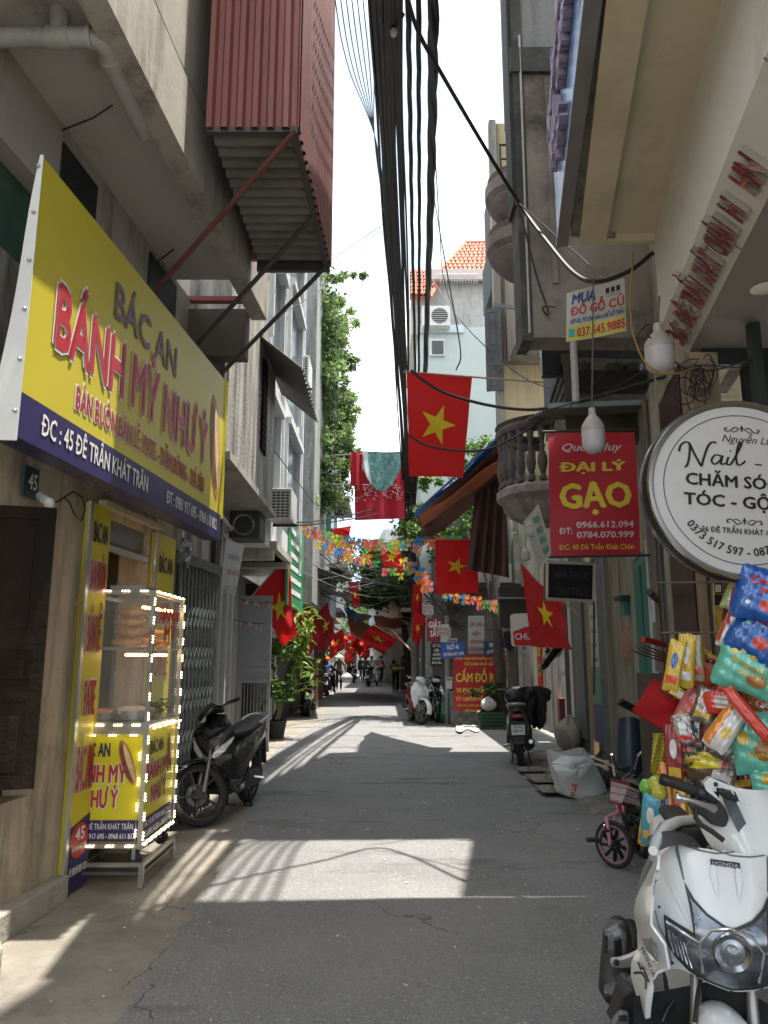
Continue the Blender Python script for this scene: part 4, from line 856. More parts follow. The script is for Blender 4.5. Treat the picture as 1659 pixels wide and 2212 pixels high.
def tiled(name, a, b, c, d, rows, cols, par):
    """roof face with corners a (bottom left) b (bottom right) c (top right) d (top left); tiles share one mesh"""
    f = MB().prism([a, b, c, d], V(0, .05, -.12)).build(name, M('roof_base', (.3, .09, .05), .8), par)
    U = (b-a).normalized(); Vv = (d-a); 
    nrm = (b-a).cross(d-a).normalized(); nrm = nrm if nrm.z > 0 else -nrm
    base = None; cw = (b-a).length/cols; rh = ((d-a).length)/rows
    up = ((c+d)/2-(a+b)/2).normalized()
    me = None
    for r in range(rows):
        l = a.lerp(d, r/rows); r_ = b.lerp(c, r/rows); l2 = a.lerp(d, (r+1)/rows); r2 = b.lerp(c, (r+1)/rows)
        Wd = (r_-l).length; k0 = 0; n_ = max(1, int(round(min(Wd, (r2-l2).length+cw*.5)/cw)))
        for k in range(n_):
            p = l.lerp(r_, (k+.5)/n_)+nrm*.03
            if me is None:
                m = MB(); sec = [(-.5, .0), (-.3, .055), (0, .075), (.3, .055), (.5, 0)]
                vs = [U*(x*cw)+nrm*(z+.03) for x, z in sec]+[U*(x*cw)+nrm*z*.9+up*(rh*1.12) for x, z in sec]
                m.add(vs, [(i, i+1, i+6, i+5) for i in range(4)]); m.add([U*(x*cw)+nrm*(z+.03) for x, z in sec]+[U*(x*cw)+nrm*(z-.02) for x, z in sec], [(i, i+1, i+6, i+5) for i in range(4)])
                ob = m.build('tile', tilem, f); me = ob.data; off = ORIG[ob.name]
                ob.data.transform(Matrix.Translation(off)); ob.location = p-off
            else:
                ob = bpy.data.objects.new('tile', me); COL.objects.link(ob); ob.parent = f; ob.location = p-off
            ob.rotation_euler = (random.uniform(-.02, .02), random.uniform(-.02, .02), 0)
    return f
ra, rb = PY(948, 590, 26.2), PY(1075, 590, 26.2); rc, rd_ = PY(1075, 528, 29.5), PY(1005, 530, 29.5)
tiled('roof', ra, rb, rc, rd_, 9, 13, mh)
tiled('roof', PY(885, 640, 25.6), PY(928, 640, 25.6), PY(960, 588, 27.6), PY(885, 586, 27.6), 7, 6, mh)
MB().tube([ra+V(0, 0, .05), rd_+V(0, 0, .1), rc+V(0, 0, .1)], .09, 8).build('ridge', tilem, mh)
MB().tube([PY(928, 642, 25.5), PY(962, 586, 27.6)], .09, 8).build('ridge', tilem, mh)
MB().box(PY(905, 600, 26).x+.3, 26.0, 15.35, 4.5, 26.15, 15.75).build('gutter_wall', M('pinkish_wall', (.5, .42, .4), .8), mh)
for k in range(14): MB().tube([PY(952+6*k, 612, 25.9), PY(952+6*k, 592, 25.9)], .012, 4).build('railing_bar', wm, mh)
MB().tube([PY(950, 592, 25.9), PY(1032, 592, 25.9)], .02, 5).build('rail', wm, mh)
# --- shared: filled patches, flags, plants, people
from mathutils.geometry import delaunay_2d_cdt
def inside(p, poly):
    c = False; n = len(poly)
    for i in range(n):
        a, b = poly[i], poly[i-1]
        if (a[1] > p[1]) != (b[1] > p[1]) and p[0] < (b[0]-a[0])*(p[1]-a[1])/(b[1]-a[1])+a[0]: c = not c
    return c
def patch(poly, fn, sp):
    """triangulated sheet over a 2D outline, mapped to space by fn"""
    q = []
    n = len(poly)
    for i in range(n):
        a = Vector(poly[i]); b = Vector(poly[(i+1) % n]); k = max(1, int((b-a).length/sp))
        q += [a.lerp(b, j/k) for j in range(k)]
    xs = [p.x for p in q]; ys = [p.y for p in q]; pts = list(q)
    x = min(xs)+sp/2
    while x < max(xs):
        y = min(ys)+sp/2
        while y < max(ys):
            if inside((x, y), q) and min((Vector((x, y))-p).length for p in q) > sp*.45: pts.append(Vector((x, y)))
            y += sp
        x += sp
    vo, _, fo, _, _, _ = delaunay_2d_cdt(pts, [(i, (i+1) % len(q)) for i in range(len(q))], [], 1, 1e-6)
    return MB().add([fn(v.x, v.y) for v in vo], [list(f) for f in fo])
STAR = [(.5+r*cos(radians(90+36*k)), .5+r*sin(radians(90+36*k))) for k in range(10) for r in [(.5, .191)[k % 2]]]
flag_red = M('flag_red', (.62, .012, .012), .75, var=.08, scale=2, trans=.35, bump=.12, bscale=9)
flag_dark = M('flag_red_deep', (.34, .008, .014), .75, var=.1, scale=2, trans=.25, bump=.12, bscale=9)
flag_yel = M('flag_yellow', (.80, .68, .02), .7, var=.06, trans=.3)
def flag(label, A, B, C_, D, size=(1.2, .8), pole=None, wav=.02, fold=3, mat=None, star=True, seed=0, group='red flags with a yellow star', starsc=.5, poler=.012):
    """A hoist-top, B fly-top, C fly-bottom, D hoist-bottom; u runs hoist->fly"""
    t = thing('flag', label, 'flag', tuple(C_ if C_.z < D.z else D), group)
    nrm = (B-A).cross(D-A).normalized(); rnd = random.Random(seed); p1, p2 = rnd.uniform(0, 6), rnd.uniform(0, 6)
    def f(u, v):
        p = (A*(1-u)+B*u)*(1-v)+(D*(1-u)+C_*u)*v
        return p+nrm*(wav*sin(fold*2*pi*(u*.8+.25*v)+p1)*(.25+u)+.5*wav*sin(2*pi*(1.7*v-.6*u)+p2)*(u+.1))
    MB().grid(f, 22, 14).build('cloth', mat or flag_red, t, smooth=True, angle=180)
    if star:
        w_, h_ = size; R = starsc*h_*1.0
        base = patch([((x-.5)*R, (y-.5)*R) for x, y in STAR], lambda x, y: V(x, y, 0), R*.08)
        m = MB()
        for s in (1, -1): m.add([f(.5+p.x/w_, .5-p.y/h_)+nrm*.004*s for p in base.v], base.f)
        m.build('star', flag_yel, t, smooth=True, angle=180)
    if pole: MB().tube(pole, poler, 8).build('pole', M('bamboo_pole', (.42, .27, .17), .6, var=.2), t)
    return t
def leafcloud(name, mat, blobs, n, size, parent=None, seed=1, flat=.6, **kw):
    rnd = random.Random(seed); m = MB(); tot = sum(b[3] for b in blobs); vs = []; fs = []
    for (c, r, stretch, wgt) in blobs:
        cl = [Vector([rnd.gauss(0, .42)*r*s for s in stretch]) for _ in range(max(4, int(14*wgt/tot*len(blobs))))]
        for _ in range(int(n*wgt/tot)):
            k = rnd.choice(cl); p = Vector(c)+k+Vector([rnd.gauss(0, .17)*r for _ in range(3)])
            s = size*rnd.uniform(.6, 1.4); d = Vector((rnd.uniform(-1, 1), rnd.uniform(-1, 1), rnd.uniform(-.9, .4))).normalized(); e = d.orthogonal().normalized(); e.rotate(Quaternion(d, rnd.uniform(0, 6.28)))
            o = len(vs); nn = d.cross(e); vs += [p, p+d*s*.5+e*s*.3-nn*s*.08, p+d*s, p+d*s*.5-e*s*.3-nn*s*.08]; fs += [(o, o+1, o+2), (o, o+2, o+3)]
    m.v = vs; m.f = fs
    return m.build(name, mat, parent, **kw)
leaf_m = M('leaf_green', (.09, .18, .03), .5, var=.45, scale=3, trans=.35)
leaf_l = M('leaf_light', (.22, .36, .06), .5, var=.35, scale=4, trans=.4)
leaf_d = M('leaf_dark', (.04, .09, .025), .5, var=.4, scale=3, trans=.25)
bark = M('bark', (.055, .045, .038), .95, var=.3, scale=9, bump=.6, bscale=25)
skin = M('skin', (.42, .24, .16), .6, var=.05)
def skinned(name, verts, edges, radii, mat, parent, sub=1):
    o = ORIG.get(parent.name, Vector()) if parent else Vector()
    me = bpy.data.meshes.new(name); me.from_pydata([Vector(v)-o for v in verts], edges, []); ob = bpy.data.objects.new(name, me); COL.objects.link(ob)
    sm = ob.modifiers.new('skin', 'SKIN'); lay = me.skin_vertices[0].data
    for i, r in enumerate(radii): lay[i].radius = r if hasattr(r, '__len__') else (r, r)
    lay[0].use_root = True
    ss = ob.modifiers.new('s', 'SUBSURF'); ss.levels = sub; ss.render_levels = sub
    bpy.context.view_layer.update(); dg = bpy.context.evaluated_depsgraph_get()
    m2 = bpy.data.meshes.new_from_object(ob.evaluated_get(dg)); bpy.data.objects.remove(ob)
    m2.materials.clear(); m2.materials.append(mat); m2.polygons.foreach_set('use_smooth', [True]*len(m2.polygons))
    ob = bpy.data.objects.new(name, m2); COL.objects.link(ob); ob.parent = parent; ORIG[ob.name] = o
    return ob
def person(label, loc, yaw, pose, top, bottom, hat=None, hatm=None, hair=True, group=None, sleeves=True, barefoot=None):
    """loc at the feet; yaw = heading; pose: dict of joints in body frame (x right, y forward, z up)"""
    t = thing('person', label, 'person', tuple(loc), group); R = Matrix.Rotation(yaw, 3, 'Z')
    J = dict(pel=(0, 0, .90), sp=(0, .01, 1.10), ch=(0, .02, 1.30), nk=(0, .02, 1.43), hd=(0, .04, 1.55), sl=(-.17, .01, 1.37), sr=(.17, .01, 1.37), el=(-.24, -.02, 1.12), er=(.24, -.02, 1.12), wl=(-.26, .06, .90), wr=(.26, .06, .90),
             hl=(-.09, 0, .88), hr=(.09, 0, .88), kl=(-.10, .04, .48), kr=(.10, .04, .48), al=(-.10, -.01, .09), ar=(.10, -.01, .09), tl=(-.11, .13, .04), tr=(.11, .13, .04))
    J.update(pose); o = Vector(loc); W = lambda k: o+R @ Vector(J[k])
    K = list(J); idx = {k: i for i, k in enumerate(K)}
    E = [('pel', 'sp'), ('sp', 'ch'), ('ch', 'nk'), ('nk', 'hd'), ('ch', 'sl'), ('ch', 'sr'), ('sl', 'el'), ('sr', 'er'), ('el', 'wl'), ('er', 'wr'), ('pel', 'hl'), ('pel', 'hr'), ('hl', 'kl'), ('hr', 'kr'), ('kl', 'al'), ('kr', 'ar'), ('al', 'tl'), ('ar', 'tr')]
    rad = dict(pel=.12, sp=.11, ch=.115, nk=.05, hd=.085, sl=.05, sr=.05, el=.036, er=.036, wl=.024, wr=.024, hl=.085, hr=.085, kl=.055, kr=.055, al=.035, ar=.035, tl=.03, tr=.03)
    skinned('body', [W(k) for k in K], [(idx[a], idx[b]) for a, b in E], [rad[k] for k in K], skin, t)
    def garment(name, keys, ed, mat, grow, alt={}):
        ii = {k: i for i, k in enumerate(keys)}
        skinned(name, [W(k) if k not in alt else o+R @ Vector(alt[k]) for k in keys], [(ii[a], ii[b]) for a, b in ed], [rad[k]+grow for k in keys], mat, t)
    garment('shirt', ['sp', 'ch', 'pel', 'sl', 'sr', 'el', 'er']+(['wl', 'wr'] if sleeves else []), [('sp', 'ch'), ('sp', 'pel'), ('ch', 'sl'), ('ch', 'sr'), ('sl', 'el'), ('sr', 'er')]+([('el', 'wl'), ('er', 'wr')] if sleeves else []), top, .018)
    garment('trousers', ['pel', 'hl', 'hr', 'kl', 'kr', 'al', 'ar'], [('pel', 'hl'), ('pel', 'hr'), ('hl', 'kl'), ('hr', 'kr'), ('kl', 'al'), ('kr', 'ar')], bottom, .014)
    h = W('hd')+V(0, 0, .03)
    if hat == 'cone': MB().lathe([(.23, -.02), (.0, .16), (.0, .15), (.22, -.03)], h+V(0, 0, .04), seg=20).build('conical_hat', hatm, t, smooth=True)
    elif hat == 'helmet': MB().lathe([(.13, -.03), (.135, .02), (.12, .09), (.07, .135), (0, .15)], h, seg=18).build('helmet', hatm, t, smooth=True)
    else: MB().ell(h+R @ V(0, -.015, .015), (.10, .105, .115)).build('hair', M('black_hair', (.015, .012, .01), .6), t, smooth=True)
    for s in ('l', 'r'):
        w_ = W('w'+s); d = (w_-W('e'+s)).normalized(); hm = MB()
        e = d.orthogonal().normalized()
        for q in range(4): hm.tube([w_+d*.01+e*(q-1.5)*.018, w_+d*.08+e*(q-1.5)*.02, w_+d*(.13+.01*(q in (1, 2)))+e*(q-1.5)*.018+d.cross(e)*.02], [.011, .009, .006], 5)
        hm.tube([w_+e*.02, w_+d*.04+e*.05, w_+d*.07+e*.06], [.012, .009, .007], 5)
        hm.build('hand', skin, t, smooth=True, kind='stuff')
    return t

# --- LEFT, FARTHER
lw = M('white_render', (.62, .62, .61), .8, var=.06, scale=1.5, dirt=(.40, .40, .39), dscale=1.5, damt=.3, streak=True)
lw2 = M('pale_blue_render', (.50, .54, .56), .8, var=.06, scale=1.5)
hC = thing('white_house', 'tall narrow white house with stacked window bays beyond the stained house', 'house', (-2.6, 14, 0))
def hb(n, m, *a, p=None, **k): return BX(n, m, p or hC, *a, **k)
hb('wall', lw, -5, 10.75, 3.3, -1.86, 16.6, 10.2); hb('upper_wall', lw2, -5, 10.75, 10.2, -2.1, 16.4, 13.5)
hb('floor_slab', peel, -5, 12.2, 3.3, -1.75, 14.3, 3.42); hb('beam', peel, -3.2, 14.0, 3.2, -1.8, 14.25, 3.3); hb('beam', peel, -3.2, 12.2, 3.12, -1.8, 12.4, 3.3)
for k, (ya, yb_, za, zb_) in enumerate(((11.2, 12.6, 4.0, 5.6), (13.4, 15.6, 3.9, 5.8), (11.3, 12.7, 6.6, 8.1), (13.5, 15.6, 6.4, 8.6), (13.5, 15.6, 9.0, 10.0))):
    f = hb('window', M('white_frame', (.60, .62, .60), .6), -1.86, ya, za, -1.76, ya+.1, zb_)
    hb('frame', lw, -1.86, ya, zb_, -1.7, yb_, zb_+.12, p=f); hb('frame', lw, -1.86, yb_-.1, za, -1.76, yb_, zb_, p=f); hb('pane', M('blue_grey_glass', (.10, .13, .15), .15, var=.1), -1.9, ya+.1, za, -1.853, yb_-.1, zb_, p=f)
for y in (12.95, 16.0): MB().tube([(-1.8, y, 3.3), (-1.8, y, 10.3)], .045, 10).build('drain_pipe', M('pale_pipe', (.48, .5, .51), .5), hC, smooth=True)
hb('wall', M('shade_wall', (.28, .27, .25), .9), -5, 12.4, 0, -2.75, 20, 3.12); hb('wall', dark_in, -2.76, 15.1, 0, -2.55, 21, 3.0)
def ac_side(c, w_, h_, d_, lab): 
    c = Vector(c); t = thing('ac_unit', lab, 'air conditioner', tuple(c)); wm_ = M('ac_white', (.58, .58, .55), .5)
    MB().cbox(c+V(0, 0, h_/2), (w_, d_, h_)).build('case', wm_, t, bevel=.01)
    for i in range(4):
        for k in range(9): MB().cbox(c+V(-w_/2+w_*(.18+.21*i), -d_/2-.003, h_*(.1+.095*k)), (w_*.16, .008, h_*.055)).build('vent_slot', M('dark_grille', (.05, .05, .05), .7), t)
    MB().bar(c+V(-w_/2, 0, -.03), c+V(w_/2+.05, 0, -.03), .05, .04).build('bracket', blk, t)
    return t
ac_side(PY(654, 838, 16.3), .34, .62, .8, 'white air conditioner high on the wall in front of the ivy'); ac_side(PY(612, 1131, 12.0), .34, .5, .75, 'white air conditioner under the hanging cables on the left')
t = thing('ac_unit', 'dark old fan unit in the shadow under the stained overhang', 'air conditioner', tuple(PY(535, 1165, 10.4)))
MB().cbox(PY(535, 1140, 10.4), (.42, .5, .36)).build('case', M('dark_unit', (.05, .05, .05), .6), t, bevel=.01)
MB().lathe([(.12, 0), (.14, .01), (.15, 0)], PY(533, 1140, 10.4)+V(0, -.26, 0), axis=(0, -1, 0), seg=20).build('fan_ring', galv, t, smooth=True)
g = thing('vertical_signboard', 'long green vertical signboard with white print on the side of the white house', 'sign', (-1.85, 15.5, 2.5))
MB().prism([(-1.84, 14.5, 2.55), (-1.80, 16.9, 2.55), (-1.80, 16.9, 4.3), (-1.84, 14.5, 4.3)], (-.05, 0, 0)).build('board', M('green_sign', (.04, .26, .12), .5, var=.1), g)
for k in range(6): MB().prism([(-1.832, 14.8, 2.8+.24*k), (-1.80, 16.4, 2.8+.24*k), (-1.80, 16.4, 2.9+.24*k), (-1.832, 14.8, 2.9+.24*k)], (.004, 0, 0)).build('printed_line', whi, g)
# open grey gate leaf
gm = M('gate_grey', (.30, .31, .33), .5, .3, var=.08, dirt=(.2, .2, .21), damt=.2)
gt = thing('gate', 'tall grey metal gate leaf standing open across the left pavement', 'gate', (-2.35, 13.8, 0))
gx0, gx1, gy, gz = -2.63, -2.02, 13.8, 2.66
for n_, a in (('frame', (gx0, gy-.03, .02, gx0+.06, gy+.03, gz)), ('frame', (gx1-.06, gy-.03, .02, gx1, gy+.03, gz)), ('rail', (gx0+.06, gy-.028, gz-.06, gx1-.06, gy+.028, gz)), ('rail', (gx0+.06, gy-.028, 1.32, gx1-.06, gy+.028, 1.38)), ('rail', (gx0+.06, gy-.028, 1.12, gx1-.06, gy+.028, 1.18)), ('rail', (gx0+.06, gy-.028, .06, gx1-.06, gy+.028, .12)), ('panel', (gx0+.06, gy-.005, 1.38, gx1-.06, gy+.005, gz-.06)), ('panel', (gx0+.06, gy-.005, 1.18, gx1-.06, gy+.005, 1.32))):
    BX(n_, gm, gt, *a)
for k in range(8): MB().tube([(gx0+.1+.058*k, gy, .12), (gx0+.1+.058*k, gy, 1.12)], .009, 6).build('bar', gm, gt)
# flower garland on the gate
gar = thing('garland', 'thin branch garland with small pink and yellow blossoms hanging over the grey gate', 'garland', tuple(PY(545, 1330, 13.6)))
for (ax, ay, bx_, by_) in ((515, 1292, 590, 1300), (490, 1332, 572, 1346)):
    P_ = [PY(ax+(bx_-ax)*u, ay+(by_-ay)*u+6*sin(pi*u), 13.6) for u in [k/8 for k in range(9)]]
    MB().tube(P_, .006, 5).build('branch', bark, gar)
    for k in range(11):
        p = P_[k*8//11]+V(random.uniform(-.03, .03), -.02, random.uniform(-.14, -.01)); c = random.choice([(.75, .2, .22), (.75, .62, .2), (.8, .45, .4)])
        MB().ell(p, (.02, .015, .035), 6, 4).build('blossom', M('blossom%d' % int(c[1]*100), c, .6, var=.1, trans=.3), gar, smooth=True)
# potted shrub with big leaves, lit
sb = thing('leafy_shrub', 'bright green shrub of long leaves beyond the open grey gate', 'shrub', (-1.95, 15.6, 0))
rnd = random.Random(5)
stems = []
for k in range(7):
    top = PY(rnd.uniform(592, 680), rnd.uniform(1325, 1460), 15.4+rnd.uniform(-.4, .5)); b0_ = V(-2.15+rnd.uniform(-.1, .1), 15.6, .3)
    MB().tube([b0_, (b0_+top)/2+V(rnd.uniform(-.1, .1), 0, .1), top], [.015, .01, .006], 5).build('stem', bark, sb); stems.append((b0_, top))
lv = None
for k in range(260):
    s_ = rnd.choice(stems); p = s_[0].lerp(s_[1], rnd.uniform(.6, 1.06))+V(rnd.gauss(0, .09), rnd.gauss(0, .09), rnd.gauss(0, .07))
    if lv is None:
        lv = MB().grid(lambda u, v: V((u-.5)*.06*sin(pi*min(1, v+.08)), v*.24, .05*v-.10*v*v+abs(u-.5)*.02), 2, 4).build('leaf', leaf_l, sb, smooth=True); lv.data.transform(Matrix.Translation(ORIG[lv.name])); l = lv
    else: l = bpy.data.objects.new('leaf', lv.data); COL.objects.link(l); l.parent = sb
    l.location = p-ORIG[sb.name]; l.rotation_euler = (rnd.uniform(-.7, .6), rnd.uniform(-.4, .4), rnd.uniform(0, 6.28)); s = rnd.uniform(.7, 1.25); l.scale = (s, s, s)
MB().lathe([(0, 0), (.16, 0), (.22, .32), (.24, .34), (.2, .34)], (-2.15, 15.6, 0), seg=16).build('pot', M('grey_pot', (.06, .06, .055), .8), sb, smooth=True)
leafcloud('leafy_bush', leaf_m, [(PY(600, 1495, 15.0), .3, (1, 1, 1), 1), (PY(590, 1400, 15.2), .28, (1, 1, 1.4), 1)], 420, .12, seed=9, kind='stuff', label='low dark bush growing behind the bars of the grey gate', cat='bush')
# ---- ivy-covered building
iv = thing('ivy_building', 'narrow grey building almost hidden under hanging ivy', 'building', (-2.6, 22, 0))
BX('wall', M('ivy_wall', (.30, .30, .29), .9, var=.2, dirt=(.12, .13, .11), damt=.6, streak=True), iv, -5.5, 18.5, 2.9, -1.75, 24.5, 13.2)
BX('wall', M('pale_blue_render', (.50, .54, .56), .8), iv, -5.5, 24.5, 2.9, -1.72, 27.5, 11.0)
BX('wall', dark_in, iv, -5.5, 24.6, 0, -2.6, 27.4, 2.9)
for z in (5.2, 7.6, 10):
    w_ = BX('window', M('green_frame', (.08, .26, .2), .6), iv, -1.75, 22.5, z, -1.62, 23.9, z+1.3); BX('pane', M('dark_glass', (.03, .035, .04), .15), w_, -1.61, 22.6, z+.1, -1.6, 23.8, z+1.2)
for z in (4.6, 6.8, 9.2): MB().bar((-1.2, 24, z), (-1.2, 27.4, z), .03).bar((-1.2, 24, z+.8), (-1.2, 27.4, z+.8), .03).build('balcony_rail', galv, iv)
for z in (4.4, 6.6, 9.0): BX('balcony_slab', peel, iv, -1.75, 24.2, z, -1.15, 27.4, z+.14)
blobs = []
for (px, py, Y, r, s, w_) in ((665, 640, 20, .8, (1, 1, 1.3), 2), (690, 700, 20.5, .9, (1, 1, 1.4), 3), (680, 780, 20.5, .9, (1, 1, 1.5), 3), (715, 760, 21.5, .6, (1, 1, 1.3), 2), (690, 860, 21, .8, (1, 1, 1.3), 2.5), (725, 880, 21.5, .55, (1, 1, 1.6), 1.6), (680, 950, 21, .7, (1, 1, 1.5), 1.8), (720, 960, 21.8, .5, (1, 1, 1.4), 1.2), (675, 1030, 20.5, .6, (1, 1, 1.4), 1.6), (700, 1080, 21, .6, (1.2, 1, 1), 1.5), (660, 1080, 19.5, .5, (1, 1, 1), 1), (735, 598, 21, .3, (2.0, 1, .35), .6), (765, 592, 21, .16, (2.4, 1, .3), .3), (755, 775, 21.5, .2, (2, 1, .6), .4), (745, 690, 21.5, .3, (1.3, 1, .8), .5), (655, 590, 19.5, .35, (1, 1, 1), .5)):
    blobs.append((PY(px, py, Y), r, s, w_))
for (px, py) in ((742, 800), (748, 860), (752, 920), (740, 980), (735, 720), (730, 660), (725, 1040), (750, 1000)): blobs.append((PY(px, py, 21.8), .34, (1.1, 1, 1.5), 1.0))
leafcloud('hanging_ivy', M('ivy_leaf', (.23, .33, .12), .55, var=.6, scale=1.2, trans=.45), blobs, 30000, .11, seed=3, kind='stuff', label='thick curtain of green ivy hanging down the narrow building on the left', cat='ivy')
leafcloud('hanging_ivy', leaf_d, blobs[:11], 6000, .115, seed=4, kind='stuff', label='darker ivy leaves in the depth of the hanging curtain', cat='ivy')  # dark leaf copy paints shade into the inside of the ivy
for k in range(9): MB().tube([PY(655+9*k, 600+10*k, 20+k*.2), PY(660+9*k+rnd.uniform(-8, 8), 850, 20.4), PY(655+10*k, 1130, 20.6)], .012, 5).build('vine_stem', bark, iv)
# ---- low black tin roof, left middle
tr = thing('tin_roof', 'sagging black corrugated roof over the shaded stalls on the left', 'roof', (-2, 21, 4.2))
corr(PY(648, 1212, 19.5), PY(662, 1225, 27)-PY(648, 1212, 19.5), PY(762, 1290, 20.5)-PY(648, 1250, 19.5), 22, .03, M('black_tin', (.065, .065, .06), .6, .3, var=.5, scale=4, dirt=(.2, .19, .17), damt=.3), 'sheet', tr, box=False)
for k in range(4): MB().bar(PY(650, 1250+8*k, 20.5+1.2*k), PY(760, 1296-3*k, 20.8+1.2*k), .05, .09).build('rafter', M('grey_rafter', (.1, .1, .1), .8), tr)
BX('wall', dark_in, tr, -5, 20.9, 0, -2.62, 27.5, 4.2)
BX('post', bark, tr, -2.35, 22.0, 0, -2.2, 22.12, 3.9)

# --- RIGHT, CORNER WITH THE RED NOTICE
cb = thing('corner_block', 'dark cluttered corner building behind the red warning notice', 'building', (3.2, 21, 0))
BX('wall', M('dark_corner_wall', (.11, .105, .095), .9, var=.25, dirt=(.05, .05, .045), damt=.5), cb, 1.62, 19.6, 0, 6.5, 27.5, 5.2)
BX('canopy', M('dark_canopy', (.04, .04, .04), .8), cb, 1.25, 18.3, 3.22, 3.3, 19.6, 3.32)
BX('low_wall', M('mossy_wall', (.26, .26, .23), .9, var=.2, dirt=(.05, .10, .06), dscale=4, damt=.5, bump=.4), cb, 1.58, 18.42, 0, 2.88, 19.2, .75)
for k in range(3): BX('electric_box', M('ac_white', (.58, .58, .55), .5), cb, 1.72+.48*k, 18.5, 3.36, 2.16+.48*k, 18.8, 3.82)
t = thing('utility_pole', 'grey concrete pole between the red notice and the white shutters', 'pole', (3.12, 18.7, 0))
MB().tube([(3.12, 18.7, 0), (3.08, 18.7, 6.6)], [.14, .11], 14).build('pole', M('pole_concrete', (.22, .21, .19), .9, var=.15), t, smooth=True)
MB().cbox((2.98, 18.5, 1.95), (.2, .16, .42)).build('meter_box', blk, t)
# red notice
nb = thing('notice_board', 'red CẤM ĐỔ RÁC no-dumping notice with yellow lettering on the corner', 'sign', tuple(PY(1035, 1540, 18.3)))
a, b, c, d = PY(979, 1414, 18.3), PY(1094, 1414, 18.3), PY(1094, 1539, 18.3), PY(981, 1536, 18.3)
MB().prism([a, b, c, d], (0, .05, 0)).build('board', M('notice_red', (.44, .02, .03), .55, var=.1, scale=3), nb)
W_ = (b-a).length; o = (a+b)/2
for s_, dz, h, wf in (('ỦY BAN NHÂN DÂN PHƯỜNG THANH LƯƠNG', .12, .055, .94), ('TỔ DÂN PHỐ SỐ 2', .25, .065, .6), ('CẤM ĐỔ RÁC', .63, .20, .92), ('VI PHẠM SẼ BỊ PHẠT', .87, .10, .9), ('TỪ 1.000.000 ĐẾN 2.000.000 Đ', 1.06, .08, .93), ('CĂN CỨ NGHỊ ĐỊNH SỐ 155/2016/NĐ-CP', 1.19, .04, .9), ('ĐỀ NGHỊ CHẤP HÀNH', 1.31, .05, .6)):
    letters(s_, ylet if dz > 1.1 else M('notice_yellow', (.72, .6, .08), .5), nb, o+V(0, 0, -dz), (1, 0, 0), (0, 0, 1), w=W_*wf, h=h, bold=.035)
def small_sign(lab, px0, py0, px1, py1, Y, mat, lines, tilt=0, fg=None, name='sign', cat='sign', th=.03, vert=False, outline=False):
    t = thing(name, lab, cat, tuple(PY((px0+px1)/2, py1, Y))); a = PY(px0, py0, Y); b = PY(px1, py0+tilt, Y); c = PY(px1, py1+tilt, Y); d = PY(px0, py1, Y)
    MB().prism([a, b, c, d], (0, th, 0)).build('board', mat, t); X = (b-a).normalized(); Yv = V(0, -1, 0).cross(X)*-1; Yv = X.cross(V(0, -1, 0))*-1
    Yv = V(0, -1, 0).cross(X); H = (a-d).length; W2 = (b-a).length
    for s_, v, h, wf in lines: letters(s_, fg or whi, t, (a+b)/2-Yv*(H*v), X, Yv, w=W2*wf, h=H*h, bold=.03)
    return t
bsn = M('street_blue', (.03, .10, .40), .45, var=.05); bsd = M('street_blue_dark', (.03, .06, .14), .5)  # the darker copy puts shade into the colour of the plate behind the tree
small_sign('bright blue street name plate NGÕ 46 above the red notice, tilted left', 952, 1390, 1003, 1423, 17.9, bsn, [('NGÕ 46', .45, .32, .5), ('ĐÊ TRẦN KHÁT CHÂN', .85, .2, .85)], tilt=-4)
small_sign('shaded dark blue street name plate NGÕ 46 behind the tree trunk', 1045, 1386, 1092, 1418, 18.1, bsd, [('NGÕ 46', .45, .32, .55), ('ĐÊ TRẦN KHÁT CHÂN', .85, .2, .9)], tilt=-8)
small_sign('dark red GIẶT SẤY laundry sign on the dark corner', 922, 1336, 956, 1386, 18.6, M('wine_red', (.26, .02, .05), .5), [('GIẶT', .4, .26, .8), ('SẤY', .78, .26, .6)])
small_sign('white vertical SỬA CHỮA ĐIỆN sign with red letters behind the cables', 1011, 1330, 1046, 1412, 18.5, fab, [('SỬA CHỮA', .27, .09, .85), ('ĐIỆN', .52, .1, .5), ('DÂN DỤNG', .73, .09, .85), ('CÔNG TRÌNH', .92, .09, .9)], fg=M('dull_red_letters', (.4, .07, .06), .6))
small_sign('black menu board with small white writing left of the blue plate', 930, 1390, 956, 1440, 18.7, blk, [('CẮT TÓC', .16, .12, .7), ('GỘI', .36, .12, .4), ('NHUỘM', .53, .1, .6), ('LÀM ĐẸP', .7, .1, .7), ('0912 456', .88, .1, .8)])
for k, (x0, y0, x1, y1, s_, tl, ds) in enumerate(((912, 1305, 936, 1325, 'MUA ĐỒ CŨ', 3, 'among the narrow red flags'), (946, 1352, 974, 1372, 'CHO THUÊ', 3, 'right of the laundry sign'), (966, 1378, 988, 1394, 'SỬA NHÀ', 1, 'just over the blue street plate'))):
    small_sign('little white paper ad on the wires '+ds, x0, y0, x1, y1, 18.0, fab, [(s_, .45, .3, .85), ('0373 123', .85, .25, .85)], tilt=tl, fg=M('dull_red_letters', (.4, .07, .06), .6), name='paper_ad', cat='notice', th=.01)
small_sign('white paper pasted on the left edge of the corner wall', 963, 1462, 977, 1488, 18.35, fab, [('THÔNG BÁO', .3, .15, .8)], fg=blk, name='paper_ad', cat='notice', th=.01)
